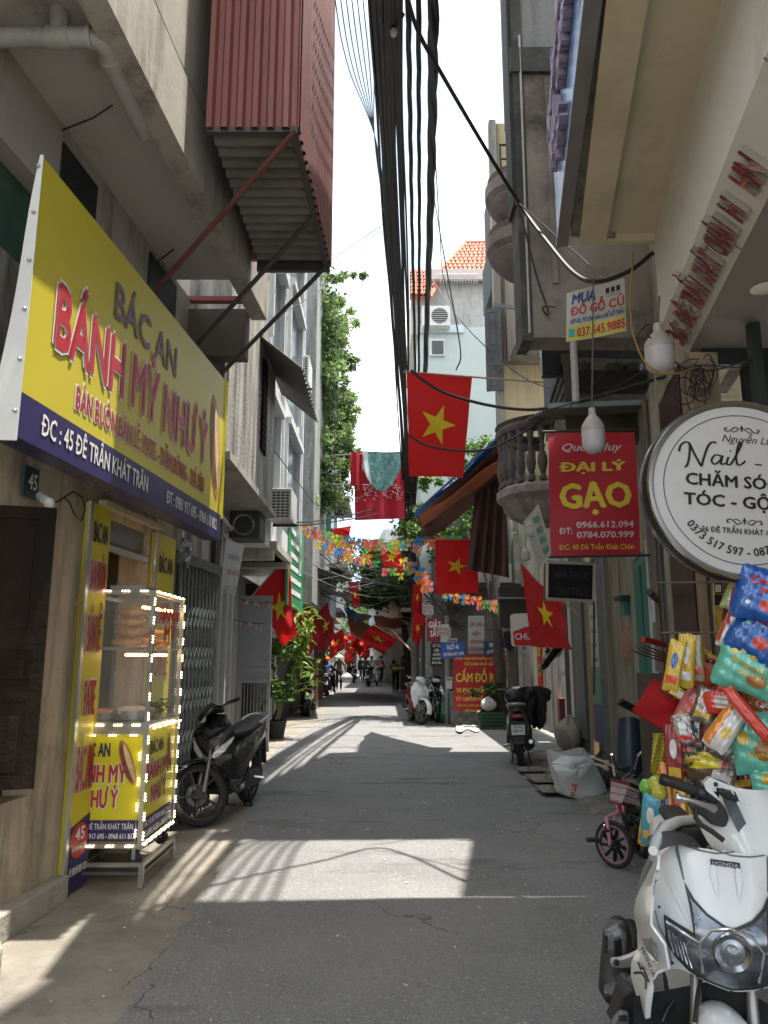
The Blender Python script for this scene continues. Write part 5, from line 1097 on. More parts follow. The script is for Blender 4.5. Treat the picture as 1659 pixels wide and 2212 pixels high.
# posts at the corner
for k, (px, y0, Y, ds) in enumerate(((914, 1340, 20.5, 'thin dark pipe post left of the laundry sign'), (965, 1330, 18.9, 'pale post between the laundry and electrician signs'))):
    MB().tube([PZ(px, 1556, 0) if 0 else V(PY(px, 1500, Y).x, Y, 0), PY(px, y0, Y)], .05, 8).build('post', M('post_grey%d' % k, (.08+.2*k,)*3, .7), label=ds, cat='post')
t = thing('meter_box', 'cream electric meter box right of the laundry sign', 'box', tuple(PY(961, 1385, 18.4))); MB().cbox(PY(961, 1368, 18.4), (.2, .15, .42)).build('case', M('cream_box', (.5, .5, .42), .6), t, bevel=.01)
# tree trunk by the notice, with crown
tt = thing('street_tree', 'crooked street tree growing in front of the red notice', 'tree', (2.68, 17.9, 0))
MB().tube([V(PY(1076, 1560, 17.8).x, 17.8, 0), PY(1078, 1500, 17.8), PY(1083, 1450, 17.8), PY(1077, 1420, 17.8), PY(1073, 1340, 17.8), PY(1070, 1250, 17.9), PY(1060, 1150, 18.3)], [.16, .15, .13, .12, .11, .10, .07], 12).build('trunk', bark, tt, smooth=True)
MB().tube([PY(1073, 1340, 17.8), PY(1050, 1240, 18), PY(1010, 1150, 18.6)], [.08, .06, .04], 8).tube([PY(1070, 1260, 17.9), PY(1040, 1100, 19), PY(1030, 1000, 20)], [.08, .06, .03], 8).build('limb', bark, tt, smooth=True)
leafcloud('crown', leaf_m, [(PY(1045, 965, 21), .55, (1.6, 1, .6), 1.2), (PY(1000, 1020, 21), .5, (1.3, 1, 1), 1), (PY(920, 1150, 20.5), .6, (1.4, 1, .6), 1.4), (PY(970, 1150, 20), .6, (1.5, 1, .6), 1.5), (PY(1010, 1110, 20), .6, (1, 1, 1), 1.2), (PY(905, 1110, 21), .3, (1, 1, 1), .6), (PY(1065, 1170, 18.5), .5, (1, 1, 1), .8), (PY(925, 1040, 21.5), .3, (1.2, 1, .6), .4)], 5200, .13, tt, seed=12, kind='stuff')
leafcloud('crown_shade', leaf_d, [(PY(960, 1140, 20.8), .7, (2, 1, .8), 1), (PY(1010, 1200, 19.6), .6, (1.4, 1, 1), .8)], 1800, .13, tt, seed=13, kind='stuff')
# crate, bags, planter
cg = M('green_crate', (.02, .07, .045), .5)
cr_ = thing('crate', 'dark green plastic crate at the foot of the red notice', 'crate', (2.62, 17.6, 0))
x0, y0, x1, y1 = PY(1038, 1560, 17.4).x, 17.4, PY(1092, 1560, 17.4).x, 17.9
for k in range(5):
    z = .02+k*.075
    for a in ((x0, y0, x1, y0+.015), (x0, y1-.015, x1, y1), (x0, y0+.016, x0+.015, y1-.016), (x1-.015, y0+.016, x1, y1-.016)): BX('slat', cg, cr_, a[0], a[1], z, a[2], a[3], z+.05)
for x in (x0, (x0+x1)/2, x1-.03): BX('post', cg, cr_, x-.002, y0-.006, 0, x+.03, y0-.001, .38)
def sack(lab, c, r, mat, seed, name='plastic_bag', cat='bag', top=True, sq=1):
    rn = random.Random(seed); ph = [rn.uniform(0, 6) for _ in range(6)]; c = Vector(c)
    def f(u, v):
        a = 2*pi*u; th = pi*(1-v)*.97+.02
        rr = 1+.10*sin(3*a+ph[0]+2*v)+.07*sin(7*a+ph[1]+5*v)+.05*sin(11*a+9*v+ph[2])
        z = r[2]*(1-cos(pi*v)) if 0 else r[2]*2*v
        w_ = (sin(th)**.6 if v < .6 else (1-((v-.6)/.4)**1.3)*.95+.06) if top else sin(th)
        return c+V(r[0]*rr*w_*cos(a), r[1]*rr*w_*sin(a), z+.03*sin(5*a+ph[3])*v)
    return MB().grid(f, 28, 14).build(name, mat, None, smooth=True, label=lab, cat=cat)
sack('knotted translucent green bag on the road by the corner wall', PZ(961, 1562, 0), (.2, .16, .27), M('green_bag', (.10, .35, .2), .35, var=.3, scale=8, trans=.3), 2)
sack('white carrier bag tied on top of the dark green crate', (PY(1056, 1530, 17.5).x, 17.6, .38), (.17, .12, .15), M('white_bag', (.6, .62, .62), .4, var=.1, trans=.2), 3)
t = MB().grid(lambda u, v: PZ(985+50*u, 1578-14*v+3*sin(9*u), .012+.018*abs(sin(6*u+4*v)+.3*sin(17*u))+.02*(u<.3)), 14, 6).build('paper_scraps', M('dirty_paper', (.45, .43, .4), .8, var=.2), label='crumpled pale scraps lying beside the dark green crate', cat='litter', smooth=True)
leafcloud('potted_fern', leaf_d, [(PY(1062, 1500, 17.7), .26, (1.3, 1, 1), 1)], 420, .12, seed=31, kind='stuff', label='small dark fern spilling out above the dark green crate', cat='fern')
# tarps
blue_t = M('blue_tarp', (.05, .20, .50), .55, var=.1, trans=.25); org_t = M('orange_tarp', (.50, .14, .055), .6, var=.15, scale=1.5, trans=.3); brn_t = M('brown_tarp', (.13, .055, .035), .7, var=.25, scale=1.5, trans=.15)
tp = thing('tarpaulin', 'big blue and brown tarpaulin sloping from the balcony down to the tree', 'tarpaulin', (1.6, 13, 4))
def quadf(a, b, c, d, sag=0, ph=0): 
    nn = (b-a).cross(d-a).normalized()
    return lambda u, v: (a*(1-u)+b*u)*(1-v)+(d*(1-u)+c*u)*v+V(0, 0, -sag*sin(pi*u)*sin(pi*v))+nn*(.03*sin(9*u+4*v+ph)+.03*sin(13*v+ph))
A, B = PY(896, 1112, 14.5), PY(1098, 930, 10.6)
MB().grid(quadf(A, B, PY(1098, 985, 13.5), PY(905, 1125, 17), .1), 18, 10, thick=.004).build('blue_sheet', M('blue_tarp', (.05, .20, .50), .55), tp, smooth=True)
MB().grid(quadf(A+V(0, 0, -.06), PY(1092, 948, 10.9), PY(1095, 1040, 14), PY(925, 1165, 14.2), .12, 2), 18, 12, thick=.004).build('brown_sheet', brn_t, tp, smooth=True)
MB().grid(quadf(PY(905, 1120, 14.0), PY(1092, 985, 11.2), PY(1092, 1005, 12), PY(915, 1135, 14.3), .05, 1), 14, 5, thick=.004).build('orange_fold', org_t, tp, smooth=True)
MB().tube([A+V(0, 0, .03), B+V(0, 0, .03)], .025, 6).build('edge_rope', M('blue_tarp', (.05, .20, .50), .55), tp)
cu = M('brown_net_curtain', (.11, .06, .055), .85, var=.25, scale=4, trans=.15)
t = thing('hanging_curtain', 'dark brown cloth hanging like a curtain under the sloping tarpaulin', 'curtain', tuple(PY(1055, 1235, 13)))
MB().grid(lambda u, v: PY(1030-22*v*(1-u)+62*u+8*v*u, 1035+(195+18*u)*v, 13.2+.10*sin(26*u+2*v)*(.3+v)), 40, 10).build('cloth', cu, t, smooth=True)
# far tarps
def tarp(lab, pts, Y, mat, sag=.1):
    a, b, c, d = [PY(x, y, Y+dy) for (x, y, dy) in pts]
    return MB().grid(quadf(a, b, c, d, sag), 12, 8, thick=.004).build('tarpaulin', mat, label=lab, cat='tarpaulin', smooth=True)
tarp('small bright blue tarp stretched over the far lane above the orange one', [(740, 1312, 0), (806, 1332, 0), (785, 1340, 4), (752, 1334, 4)], 30, blue_t, .3)
tarp('wide orange brown tarp hanging over the middle of the far lane', [(748, 1330, 0), (840, 1365, 0), (828, 1376, 5), (758, 1374, 5)], 31, org_t, .5)
tarp('orange tarp with a dark hem on the right over the far lane', [(806, 1330, 0), (880, 1336, 0), (925, 1345, 6), (812, 1352, 6)], 27, org_t, .3)
tarp('brown tarp roof ridge above the right hand stalls', [(838, 1308, 0), (862, 1290, 2), (900, 1335, 2), (880, 1352, 0)], 27, M('dull_tarp', (.26, .15, .10), .7, var=.2, trans=.2), .1)
# parasol end
t = thing('parasol', 'folded pale blue parasol cloth on poles over the right hand stalls', 'parasol', (1.2, 27, 2.0))
MB().add([PY(875+x*32, 1372+y*30, 27+.4*((x-.5)**2+(y-.5)**2)) for x, y in ((.1, .6), (.25, .2), (.6, 0), (.95, .1), (1, .4), (.9, .75), (.6, 1), (.25, .95))]+[PY(890, 1386, 26.6)], [(i, (i+1) % 8, 8) for i in range(8)]).build('canopy', M('pale_blue_cloth', (.18, .38, .55), .7, trans=.3), t)
MB().tube([PY(845, 1360, 27), PY(935, 1455, 24)], .03, 6).build('pole', M('bamboo_pole', (.42, .27, .17), .6), t)

# ---- far street walls, houses both sides
rnd = random.Random(11)
def far_house(side, y0, y1, x0, x1, h, colr, lab, nst=3, mat=None):
    t = thing('row_house', lab, 'house', ((x0+x1)/2+side*1.5, (y0+y1)/2, 0)); m_ = M('render_%02d' % len(MATS), colr, .85, var=.12, scale=1, dirt=tuple(c*.55 for c in colr), damt=.4, streak=True)
    MB().prism([(x0, y0, 2.9), (x1, y1, 2.9), (x1+side*6, y1, 2.9), (x0+side*6, y0, 2.9)], (0, 0, h-2.9)).build('wall', m_, t)
    MB().prism([(x0+side*.35, y0, 0), (x1+side*.35, y1, 0), (x1+side*6, y1, 0), (x0+side*6, y0, 0)], (0, 0, 2.9)).build('shop_front', M('shop_dark', (.17, .16, .145), .8, var=.5, scale=1.5), t)
    for k in range(nst):
        z = 3.3+k*(h-3.2)/nst
        BX('balcony_slab', m_, t, min(x0, x1)-(.5 if side > 0 else -.0), y0+.2, z-.1, max(x0, x1)+(.5 if side < 0 else 0), y1-.2, z+.05)
        f = MB().cbox((x0-side*.02, y0+(y1-y0)*.5, z+1.2), (.12, 1.3, 1.5)).build('window', M('white_frame', (.60, .62, .60), .6), t)
        MB().cbox((x0-side*.09, y0+(y1-y0)*.5, z+1.2), (.02, 1.1, 1.3)).build('pane', M('dark_glass', (.03, .035, .04), .15), f)
        f = MB().cbox((x0+side*1.2, y0-.02, z+1.2), (.9, .1, 1.2)).build('window', M('white_frame', (.60, .62, .60), .6), t)
        MB().cbox((x0+side*1.2, y0-.08, z+1.2), (.7, .02, 1.0)).build('pane', M('dark_glass', (.03, .035, .04), .15), f)
    return t
fh = [(-1, 27.6, 32, -2.1, -2.45, 10.5, (.45, .44, .42), 'grey row house behind the ivy building'), (-1, 32, 38, -2.6, -3.0, 12, (.5, .42, .36), 'pinkish row house with plain balconies beyond the ivy'), (-1, 38, 46, -3.1, -3.6, 9, (.35, .38, .38), 'low grey green row house far down the lane on its outer side'), (-1, 46, 58, -3.7, -4.6, 12, (.5, .48, .43), 'cream row house near the far bend of the lane'), (1, 27.5, 33, 1.35, 1.1, 8.6, (.36, .3, .24), 'brown row house behind the mint tower'), (1, 33, 41, 1.1, .7, 8, (.38, .38, .36), 'dull grey row house over the basket seller'), (1, 41, 50, .7, 0, 8.5, (.45, .36, .28), 'tan row house in the far lane facing the cream one'), (1, 50, 62, 0, -1.2, 10, (.36, .38, .4), 'blue grey row house closing the view at the far bend')]
for a in fh: far_house(*a[:6], a[6], a[7])
BX('end_wall', M('end_wall', (.25, .25, .24), .9, var=.3), None, -9, 75, 0, 2, 76, 9, label='pale wall closing the lane at its far bend', cat='wall')
# trees in the lane
tr2 = thing('street_tree', 'leafy tree arching over the far lane between the flags and the tarps', 'tree', (.9, 29, 0))
MB().tube([(1.0, 29, 0), (.8, 29, 2.5), (.4, 29, 4.2), (.1, 29.5, 5.5)], [.14, .12, .1, .05], 10).build('trunk', bark, tr2, smooth=True)
leafcloud('crown', leaf_m, [(PY(815, 1215, 29), .9, (1.4, 1, .9), 2), (PY(850, 1265, 28), .8, (1.4, 1, .9), 2), (PY(800, 1280, 30), .6, (1, 1, 1), 1), (PY(880, 1250, 28), .7, (1, 1, 1), 1.4), (PY(790, 1240, 30), .4, (1, 1, 1.4), .7)], 7500, .16, tr2, seed=21, kind='stuff')
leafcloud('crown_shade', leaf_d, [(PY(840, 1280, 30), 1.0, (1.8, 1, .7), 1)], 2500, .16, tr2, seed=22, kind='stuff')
t = thing('street_tree', 'far green tree closing the view at the end of the lane', 'tree', (-2.6, 66, 0))
MB().tube([(-2.6, 66, 0), (-2.4, 66, 4)], .2, 8).build('trunk', bark, t)
leafcloud('crown', leaf_m, [(V(-3, 66, 4.5), 2.4, (1.3, .6, 1), 1), (V(-1, 67, 3.8), 1.8, (1.2, .6, 1), 1), (V(-4.5, 65, 3.2), 1.5, (1, .6, 1), .7)], 5000, .3, t, seed=77, kind='stuff')
tr3 = thing('street_tree', 'small yellow green tree far down the lane by the outer houses', 'tree', (-3.4, 40, 0))
MB().tube([(-3.3, 40, 0), (-3.1, 40, 3), (-2.8, 40, 5)], [.12, .1, .05], 8).build('trunk', bark, tr3, smooth=True)
leafcloud('crown', leaf_l, [(PY(715, 1200, 38), .9, (1, 1, 1.4), 1), (PY(735, 1240, 40), .7, (1, 1, 1), 1)], 2600, .18, tr3, seed=23, kind='stuff')
# street clutter under the left houses
for k, (x, y, h, c, lb_) in enumerate(((-2.45, 24.5, 1.5, (.25, .13, .08), 'brown cupboard standing outside the shaded left stalls'), (-2.75, 30.5, 1.9, (.33, .2, .12), 'tan wooden shop shelf beyond the rider'), (-2.9, 34.0, 1.6, (.05, .1, .2), 'dark blue cabinet against the left shops'), (1.35, 31, 1.2, (.03, .1, .09), 'dark green shutter counter on the right of the far lane'), (1.15, 38, 1.4, (.12, .1, .08), 'brown stall counter behind the basket seller'))):
    t = thing('stall_counter', lb_, 'counter', (x, y, 0)); m_ = M('stall%d' % k, c, .7, var=.3)
    BX('body', m_, t, x-.35, y-.4, .05, x+.35, y+.4, h, bevel=.01); BX('top', M('stall_top', (.3, .28, .25), .6), t, x-.38, y-.43, h+.001, x+.38, y+.43, h+.05)
    for q in range(3): BX('shelf_item', random.choice([redp, yel, bsn, whi]), t, x-.3+.2*q, y-.35, h+.052, x-.16+.2*q, y-.2, h+.052+random.uniform(.1, .3))
# --- SCOOTERS
tyre_m = M('tyre_rubber', (.022, .022, .022), .75, var=.2, scale=20, bump=.3, bscale=50, dirt=(.07, .065, .06), damt=.3)
rim_m = M('rim_grey', (.20, .20, .20), .35, .8, var=.1); rim_s = M('rim_silver', (.55, .56, .57), .3, .9, var=.06)
bpl = M('black_gloss_plastic', (.010, .010, .011), .18, var=.05, coat=.6); bmat = M('black_plastic', (.028, .028, .030), .55, var=.15, dirt=(.08, .075, .07), damt=.15)
bron = M('bronze_grey_plastic', (.075, .07, .068), .28, .3, var=.05, coat=.5); wpl = M('white_gloss_plastic', (.66, .68, .68), .2, var=.02, coat=.7, dirt=(.52, .53, .52), dscale=2, damt=.12)
sil = M('silver_paint', (.45, .45, .45), .35, .7, var=.05); seatm = M('seat_vinyl', (.018, .018, .018), .6, var=.15, bump=.2, bscale=90)
lens = M('lamp_lens', (.55, .57, .60), .08, var=.35, scale=16, coat=1); rlens = M('red_lens', (.30, .01, .012), .12, var=.15, coat=1); engm = M('engine_metal', (.12, .12, .12), .5, .7, var=.3, scale=9)
platem = M('number_plate', (.62, .63, .64), .4, var=.06)
def wheel(par, c, r, w_, A, rim=rim_m, spokes=5, sm=None, hub=.05, name='wheel', disc=True, twin=False):
    """axle direction A"""
    c = Vector(c); A = Vector(A).normalized(); rw_ = w_/2
    ty = MB().lathe([(r-rw_*1.3, -rw_*.75), (r-rw_*.8, -rw_), (r-rw_*.3, -rw_*.85), (r, -rw_*.35), (r+.001, 0), (r, rw_*.35), (r-rw_*.3, rw_*.85), (r-rw_*.8, rw_), (r-rw_*1.3, rw_*.75)], c, A, seg=40).build(name, tyre_m, par, smooth=True)
    ri = r-rw_*1.3
    MB().lathe([(ri+.006, -rw_*.7), (ri-.012, -rw_*.72), (ri-.02, -rw_*.3), (ri-.02, rw_*.3), (ri-.012, rw_*.72), (ri+.006, rw_*.7)], c, A, seg=40).build('rim', rim, ty, smooth=True)
    N = A.orthogonal().normalized(); B = A.cross(N); sp = MB()
    for k in range(spokes):
        a = 2*pi*k/spokes+.3; d = N*cos(a)+B*sin(a); e = N*cos(a+.25)+B*sin(a+.25)
        sp = MB().bar(c+d*.03, c+e*(ri-.015), .016, .030, up=A).build('spoke', sm or rim, ty)
    MB().tube([c-A*.055, c+A*.055], hub, 14).build('hub', engm, ty, smooth=True)
    if disc: MB().lathe([(.105, -.004), (.105, .002), (.06, .002), (.06, -.004), (.105, -.004)], c+A*.05, A, seg=28).build('brake_disc', rim_s, ty)
    return ty
def ring(cx_, y, z, w_, h, n=16, p=2.4, dz=0):
    o = []
    for k in range(n):
        a = 2*pi*k/n; c, s = cos(a), sin(a)
        o.append(V(cx_+w_*(abs(c)**(2/p))*(1 if c > 0 else -1), y, z+h*(abs(s)**(2/p))*(1 if s > 0 else -1)))
    return o
def scooter(label, body, side=None, rim=rim_m, shield=None, style='lamp_low', steer=0, plate=True, group=None, trim=sil, bag=False, stand='centre', fender=None, grabm=None):
    t = thing('parked_scooter', label, 'scooter', (0, 0, 0), group); side = side or body; shield = shield or body; fender = fender or shield
    RY, FY, WR = 0.0, 1.27, .285
    # rear: wheel, engine, muffler
    wheel(t, (0, RY, WR), WR, .10, (1, 0, 0), rim, disc=False)
    MB().loft([ring(-.10, y, z, w_, h, 12) for y, z, w_, h in ((-.13, .30, .02, .05), (-.05, .29, .04, .10), (.2, .28, .045, .09), (.42, .27, .04, .08), (.48, .27, .02, .04))]).build('engine_case', engm, t, smooth=True)
    MB().cbox((0, .42, .34), (.2, .25, .2)).build('engine_block', engm, t, bevel=.03)
    mf = MB().tube([(.13, .30, .20), (.15, .2, .24), (.16, .05, .29), (.165, -.22, .36), (.165, -.30, .375)], [.018, .03, .055, .058, .045], 14).build('muffler', bmat, t, smooth=True)
    MB().tube([(.165, -.30, .375), (.165, -.325, .38)], .028, 12).build('tail_pipe', M('steel_tip', (.45, .45, .45), .3, .9), mf, smooth=True)
    MB().tube([(-.12, -.02, .33), (-.12, .02, .62)], .025, 10).build('shock', bmat, t, smooth=True)
    # tail body
    secs = [ring(0, y, z, w_, h, 20, 2.6) for y, z, w_, h in ((-.36, .83, .03, .02), (-.30, .80, .085, .055), (-.18, .74, .125, .10), (0, .69, .15, .13), (.2, .64, .165, .16), (.38, .57, .16, .19), (.52, .48, .14, .20), (.60, .42, .12, .16))]
    MB().loft(secs).build('side_panel', side, t, smooth=True)
    secs = [ring(0, y, z, w_, h, 20, 2.2) for y, z, w_, h in ((-.30, .865, .05, .015), (-.22, .86, .10, .035), (0, .84, .125, .045), (.2, .80, .145, .05), (.36, .78, .14, .05), (.50, .77, .11, .05), (.58, .76, .07, .03))]
    MB().loft(secs).build('seat', seatm, t, smooth=True)
    MB().tube([(-.11, .05, .83), (-.13, -.15, .88), (-.12, -.31, .90), (-.07, -.38, .91), (0, -.40, .912), (.07, -.38, .91), (.12, -.31, .90), (.13, -.15, .88), (.11, .05, .83)], .017, 10, flat=1).build('grab_rail', grabm or sil, t, smooth=True)
    MB().loft([ring(0, -.315, .735, .10, .035, 14), ring(0, -.37, .745, .06, .022, 14)]).build('tail_lamp', rlens, t, smooth=True)
    mg = MB().prism([(-.09, -.28, .66), (.09, -.28, .66), (.07, -.40, .36), (-.07, -.40, .36)], (0, .012, .004)).build('mud_guard', bmat, t)
    if plate: 
        MB().cbox((0, -.378, .55), (.19, .006, .14), Z=(0, .35, 1)).build('number_plate', platem, t)
        letters('29-X5', blk, t, (0, -.376, .572), (1, 0, 0), (0, .35, 1), w=.13, h=.035, bold=.02, eps=.006); letters('559.15', blk, t, (0, -.390, .517), (1, 0, 0), (0, .35, 1), w=.15, h=.04, bold=.02, eps=.006)
    # floor, belly
    MB().loft([ring(0, y, z, w_, h, 16, 4) for y, z, w_, h in ((.50, .30, .15, .07), (.62, .27, .16, .05), (.88, .27, .165, .05), (.96, .34, .15, .08))]).build('floorboard', bmat, t, smooth=True)
    MB().cbox((0, .74, .325), (.26, .26, .006)).build('floor_mat', M('grey_floor_mat', (.13, .13, .13), .6), t)
    for s in (1, -1):
        MB().tube([(s*.165, .45, .42), (s*.175, .6, .28), (s*.178, .8, .245), (s*.17, .98, .33), (s*.165, 1.04, .5)], [.022, .028, .026, .024, .018], 8).build('side_skirt', side if side is not bron else bpl, t, smooth=True)
    # apron: inner shield and outer front surface
    def apr(a, z, off=0):
        zz = (z-.66)/.3; y = 1.15-.06*zz-.10*max(0, zz)**2*1.2-.16*max(0, -zz)**1.6*.9-2.0*a*a*(1+.5*max(0, -zz))
        return V(a, y+off, z)
    W_ = lambda z: interp2([(.30, .09), (.40, .15), (.55, .20), (.72, .225), (.85, .20), (.95, .13), (1.0, .07)], z)
    MB().grid(lambda u, v: apr((2*u-1)*W_(.30+.70*v), .30+.70*v), 24, 24, thick=-.03).build('front_shield', shield, t, smooth=True)
    MB().loft([ring(0, y, z, w_, .012, 14) for y, z, w_ in ((.93, .34, .15), (.99, .5, .185), (.97, .7, .19), (.93, .9, .12))]).build('inner_shield', bmat, t, smooth=True)
    for s in (1, -1):
        if style == 'lamp_low':
            P_ = [(s*a, z) for a, z in ((.055, .60), (.10, .61), (.155, .66), (.20, .735), (.217, .79), (.20, .785), (.15, .735), (.09, .68), (.05, .64))]
            patch(P_, lambda a, z: apr(a, z, .008), .016).build('headlamp', lens, t, smooth=True)
        else:
            P_ = [(s*a, z) for a, z in ((.10, .80), (.18, .76), (.19, .72), (.12, .74), (.07, .78))]
            patch(P_, lambda a, z: apr(a, z, .008), .016).build('turn_signal', lens, t, smooth=True)
    if style == 'lamp_low':
        patch([(-.05, .60), (0, .575), (.05, .60), (.045, .64), (0, .61), (-.045, .64)], lambda a, z: apr(a, z, .012), .016).build('chrome_v', trim, t, smooth=True)
        patch([(-.14, .80), (-.09, .72), (0, .66), (.09, .72), (.14, .80), (.1, .79), (0, .74), (-.1, .79)], lambda a, z: apr(a, z, .010), .016).build('grille', bmat, t, smooth=True)
        for k in range(5): MB().tube([apr(a_, .685+.018*k+.5*abs(a_), .014) for a_ in (-.10, -.05, 0, .05, .10)], .003, 4).build('grille_bar', bron, t)
        patch([(-.10, .87), (0, .80), (.10, .87), (.05, .88), (0, .85), (-.05, .88)], lambda a, z: apr(a, z, .012), .016).build('front_badge', bron, t, smooth=True)
    # steering group
    st = bpy.data.objects.new('steering', None); COL.objects.link(st); st.parent = t
    piv = V(0, 1.02, .75); ORIG[st.name] = Vector((0, 0, 0))
    R = Matrix.Translation(piv) @ Matrix.Rotation(steer, 4, V(0, -.45, 1).normalized()) @ Matrix.Translation(-piv)
    parts = []
    parts.append(wheel(t, (0, FY, WR), WR, .085, (1, 0, 0), rim, name='front_wheel'))
    for s in (1, -1): parts.append(MB().tube([(s*.075, FY-.02, WR), (s*.075, FY-.13, .55)], [.026, .02], 12).tube([(s*.075, FY-.13, .55), (s*.07, FY-.2, .75)], .014, 10).build('fork', M('fork_grey', (.30, .29, .28), .4, .7), t, smooth=True))
    parts.append(MB().grid(lambda u, v: V((2*u-1)*.075, FY+(WR+.045-.05*(2*u-1)**2)*cos(radians(-5+165*v)), WR+(WR+.045-.05*(2*u-1)**2)*sin(radians(-5+165*v)*1.0)), 8, 18, thick=.006).build('front_fender', fender, t, smooth=True))
    parts.append(MB().loft([ring(0, y, z, w_, h, 18, 2.2) for y, z, w_, h in ((.86, 1.03, .05, .03), (.92, 1.05, .12, .05), (1.0, 1.06, .14, .055), (1.07, 1.02, .11, .05), (1.12, .98, .05, .03))]).build('handlebar_cover', body if style != 'lamp_low' else bpl, t, smooth=True))
    if style != 'lamp_low': parts.append(MB().ell((0, 1.10, 1.0), (.09, .04, .05)).build('headlamp', lens, t, smooth=True))
    else: parts.append(MB().grid(lambda u, v: V((2*u-1)*.10*(1-.5*v), 1.13-.05*v-.02*(2*u-1)**2, .93+.12*v), 8, 6, thick=.004).build('windscreen', M('grimy_screen', (.3, .28, .25), .25, var=.3, scale=20), t, smooth=True))
    for s in (1, -1):
        parts.append(MB().tube([(s*.12, .93, 1.04), (s*.22, .90, 1.05)], .013, 8).tube([(s*.22, .90, 1.05), (s*.35, .84, 1.05)], .018, 10).build('grip', M('grip_rubber', (.015, .015, .015), .8), t, smooth=True))
        parts.append(MB().tube([(s*.17, .95, 1.04), (s*.24, .955, 1.03), (s*.335, .91, 1.025)], [.007, .007, .009], 8).build('brake_lever', rim_s, t, smooth=True))
    for p in parts:
        p.matrix_local = R @ p.matrix_local
    bpy.data.objects.remove(st)
    if stand == 'centre':
        MB().tube([(-.10, .33, .24), (-.14, .25, .01), (-.05, .22, .005), (-.03, .3, .2)], .011, 8).tube([(.10, .33, .24), (.14, .25, .01), (.05, .22, .005)], .011, 8).build('centre_stand', blk, t, smooth=True)
    MB().tube([(-.12, .2, .30), (-.24, .17, .28)], .016, 8).build('foot_peg', rim_s, t, smooth=True); MB().tube([(.12, .2, .30), (.24, .17, .28)], .016, 8).build('foot_peg', rim_s, t, smooth=True)
    return t
def interp2(P, z):
    if z <= P[0][0]: return P[0][1]
    for (a, va), (b, vb) in zip(P, P[1:]):
        if z <= b: return va+(vb-va)*(z-a)/(b-a)
    return P[-1][1]
def place(o, rear, front, lean=0, sc_=1):
    d = Vector(front)-Vector(rear); o.location = (rear[0], rear[1], 0); o.rotation_euler = (0, lean, atan2(-d.x, d.y)); o.scale = (sc_,)*3
s1_ = scooter('black scooter with chrome headlamps parked by the folding gate, front wheel turned out', bpl, bron, rim=rim_m, steer=radians(-46), fender=bpl, shield=bpl)
place(s1_, (-1.50, 8.80), (-1.73, 7.56), sc_=1.0); s1_.rotation_euler[2] += 0
s1_['sfwd'] = 1; del s1_['sfwd']
s2_ = scooter('black scooter seen from behind on the right, loaded with a dark raincoat', M('dusty_black', (.03, .03, .03), .35, var=.25, dirt=(.13, .125, .115), damt=.45), rim=rim_m, steer=radians(-25), shield=bmat)
place(s2_, (2.0, 11.55), (2.22, 12.8), lean=radians(-3))
# raincoat and saddle bags on it
rc_ = M('rain_coat', (.022, .022, .024), .85, var=.3, scale=9)
def lump(name, c, r, mat, par, seed, amp=.14):
    rn = random.Random(seed); ph = [rn.uniform(0, 6) for _ in range(5)]; c = Vector(c)
    return MB().grid(lambda u, v: c+V(*(r[i]*(1+amp*sin(4*2*pi*u+ph[0]+3*v)*sin(pi*v)+amp*.6*sin(9*2*pi*u+ph[1]+8*v)*sin(pi*v))*q for i, q in enumerate((sin(pi*v)*cos(2*pi*u), sin(pi*v)*sin(2*pi*u), cos(pi*v))))), 28, 16).build(name, mat, par, smooth=True)
o_ = (2.0, 11.55)
t = thing('rain_coat', 'folded black raincoat heaped over the handlebar of the black scooter on the right', 'coat', (2.3, 12.4, 1.0)); lump('cloth', (2.33, 12.35, .98), (.20, .13, .12), rc_, t, 4, .45); lump('cloth', (2.38, 12.25, .74), (.12, .14, .24), rc_, t, 5, .45)
t = thing('helmet', 'dark dusty helmet resting on the seat of the black scooter on the right', 'helmet', (1.98, 11.7, .9)); lump('shell', (1.94, 11.75, .99), (.13, .15, .12), M('dusty_black', (.03, .03, .03), .35), t, 6, .03)
s3_ = scooter('white underbone motorbike parked at the corner by the green bag', wpl, M('red_side', (.25, .02, .02), .4), rim=rim_s, steer=radians(28), style='lamp_high', shield=wpl, fender=wpl)
place(s3_, (.72, 20.0), (.90, 18.75))
s4_ = scooter('black motorbike squeezed between the white one and the corner wall', bpl, rim=rim_m, steer=0, style='lamp_high')
place(s4_, (1.25, 20.5), (1.30, 19.2))
s5_ = scooter('black scooter parked deep in the shade beyond the leafy shrub', bpl, rim=rim_m, style='lamp_high')
place(s5_, (-2.05, 21.2), (-2.2, 22.5))
grey_b = M('grey_body', (.35, .34, .32), .35, var=.08)
s6_ = scooter('silver scooter ridden away by the person in the orange helmet', grey_b, rim=rim_m, style='lamp_high', stand='')
place(s6_, (-2.42, 32.6), (-2.42, 33.9))
s7_ = scooter('pale scooter coming up the lane with its rider in a white helmet', M('beige_body', (.4, .36, .3), .4), rim=rim_m, style='lamp_high', stand='')
place(s7_, (-.45, 45.6), (-.40, 44.3))
for k, (r_, f_, lb_) in enumerate((((-2.9, 36.5), (-2.5, 37.6), 'dark scooter parked against the shops beyond the conical hat'), ((-1.9, 50), (-2.0, 51.2), 'dark motorbike in the far crowd, on the outer side of the lane'), ((-1.0, 52), (-1.1, 53.2), 'dark motorbike in the middle of the far crowd'), ((-.9, 43), (-.85, 44.2), 'red tailed motorbike waiting beside the rider in the white helmet'))):
    c = cp(s5_); c['label'] = lb_; place(c, r_, f_)
c = cp(s2_); c['label'] = 'maroon scooter standing in front of the silver one that is being ridden'; place(c, (-3.0, 33.5), (-2.8, 34.7))

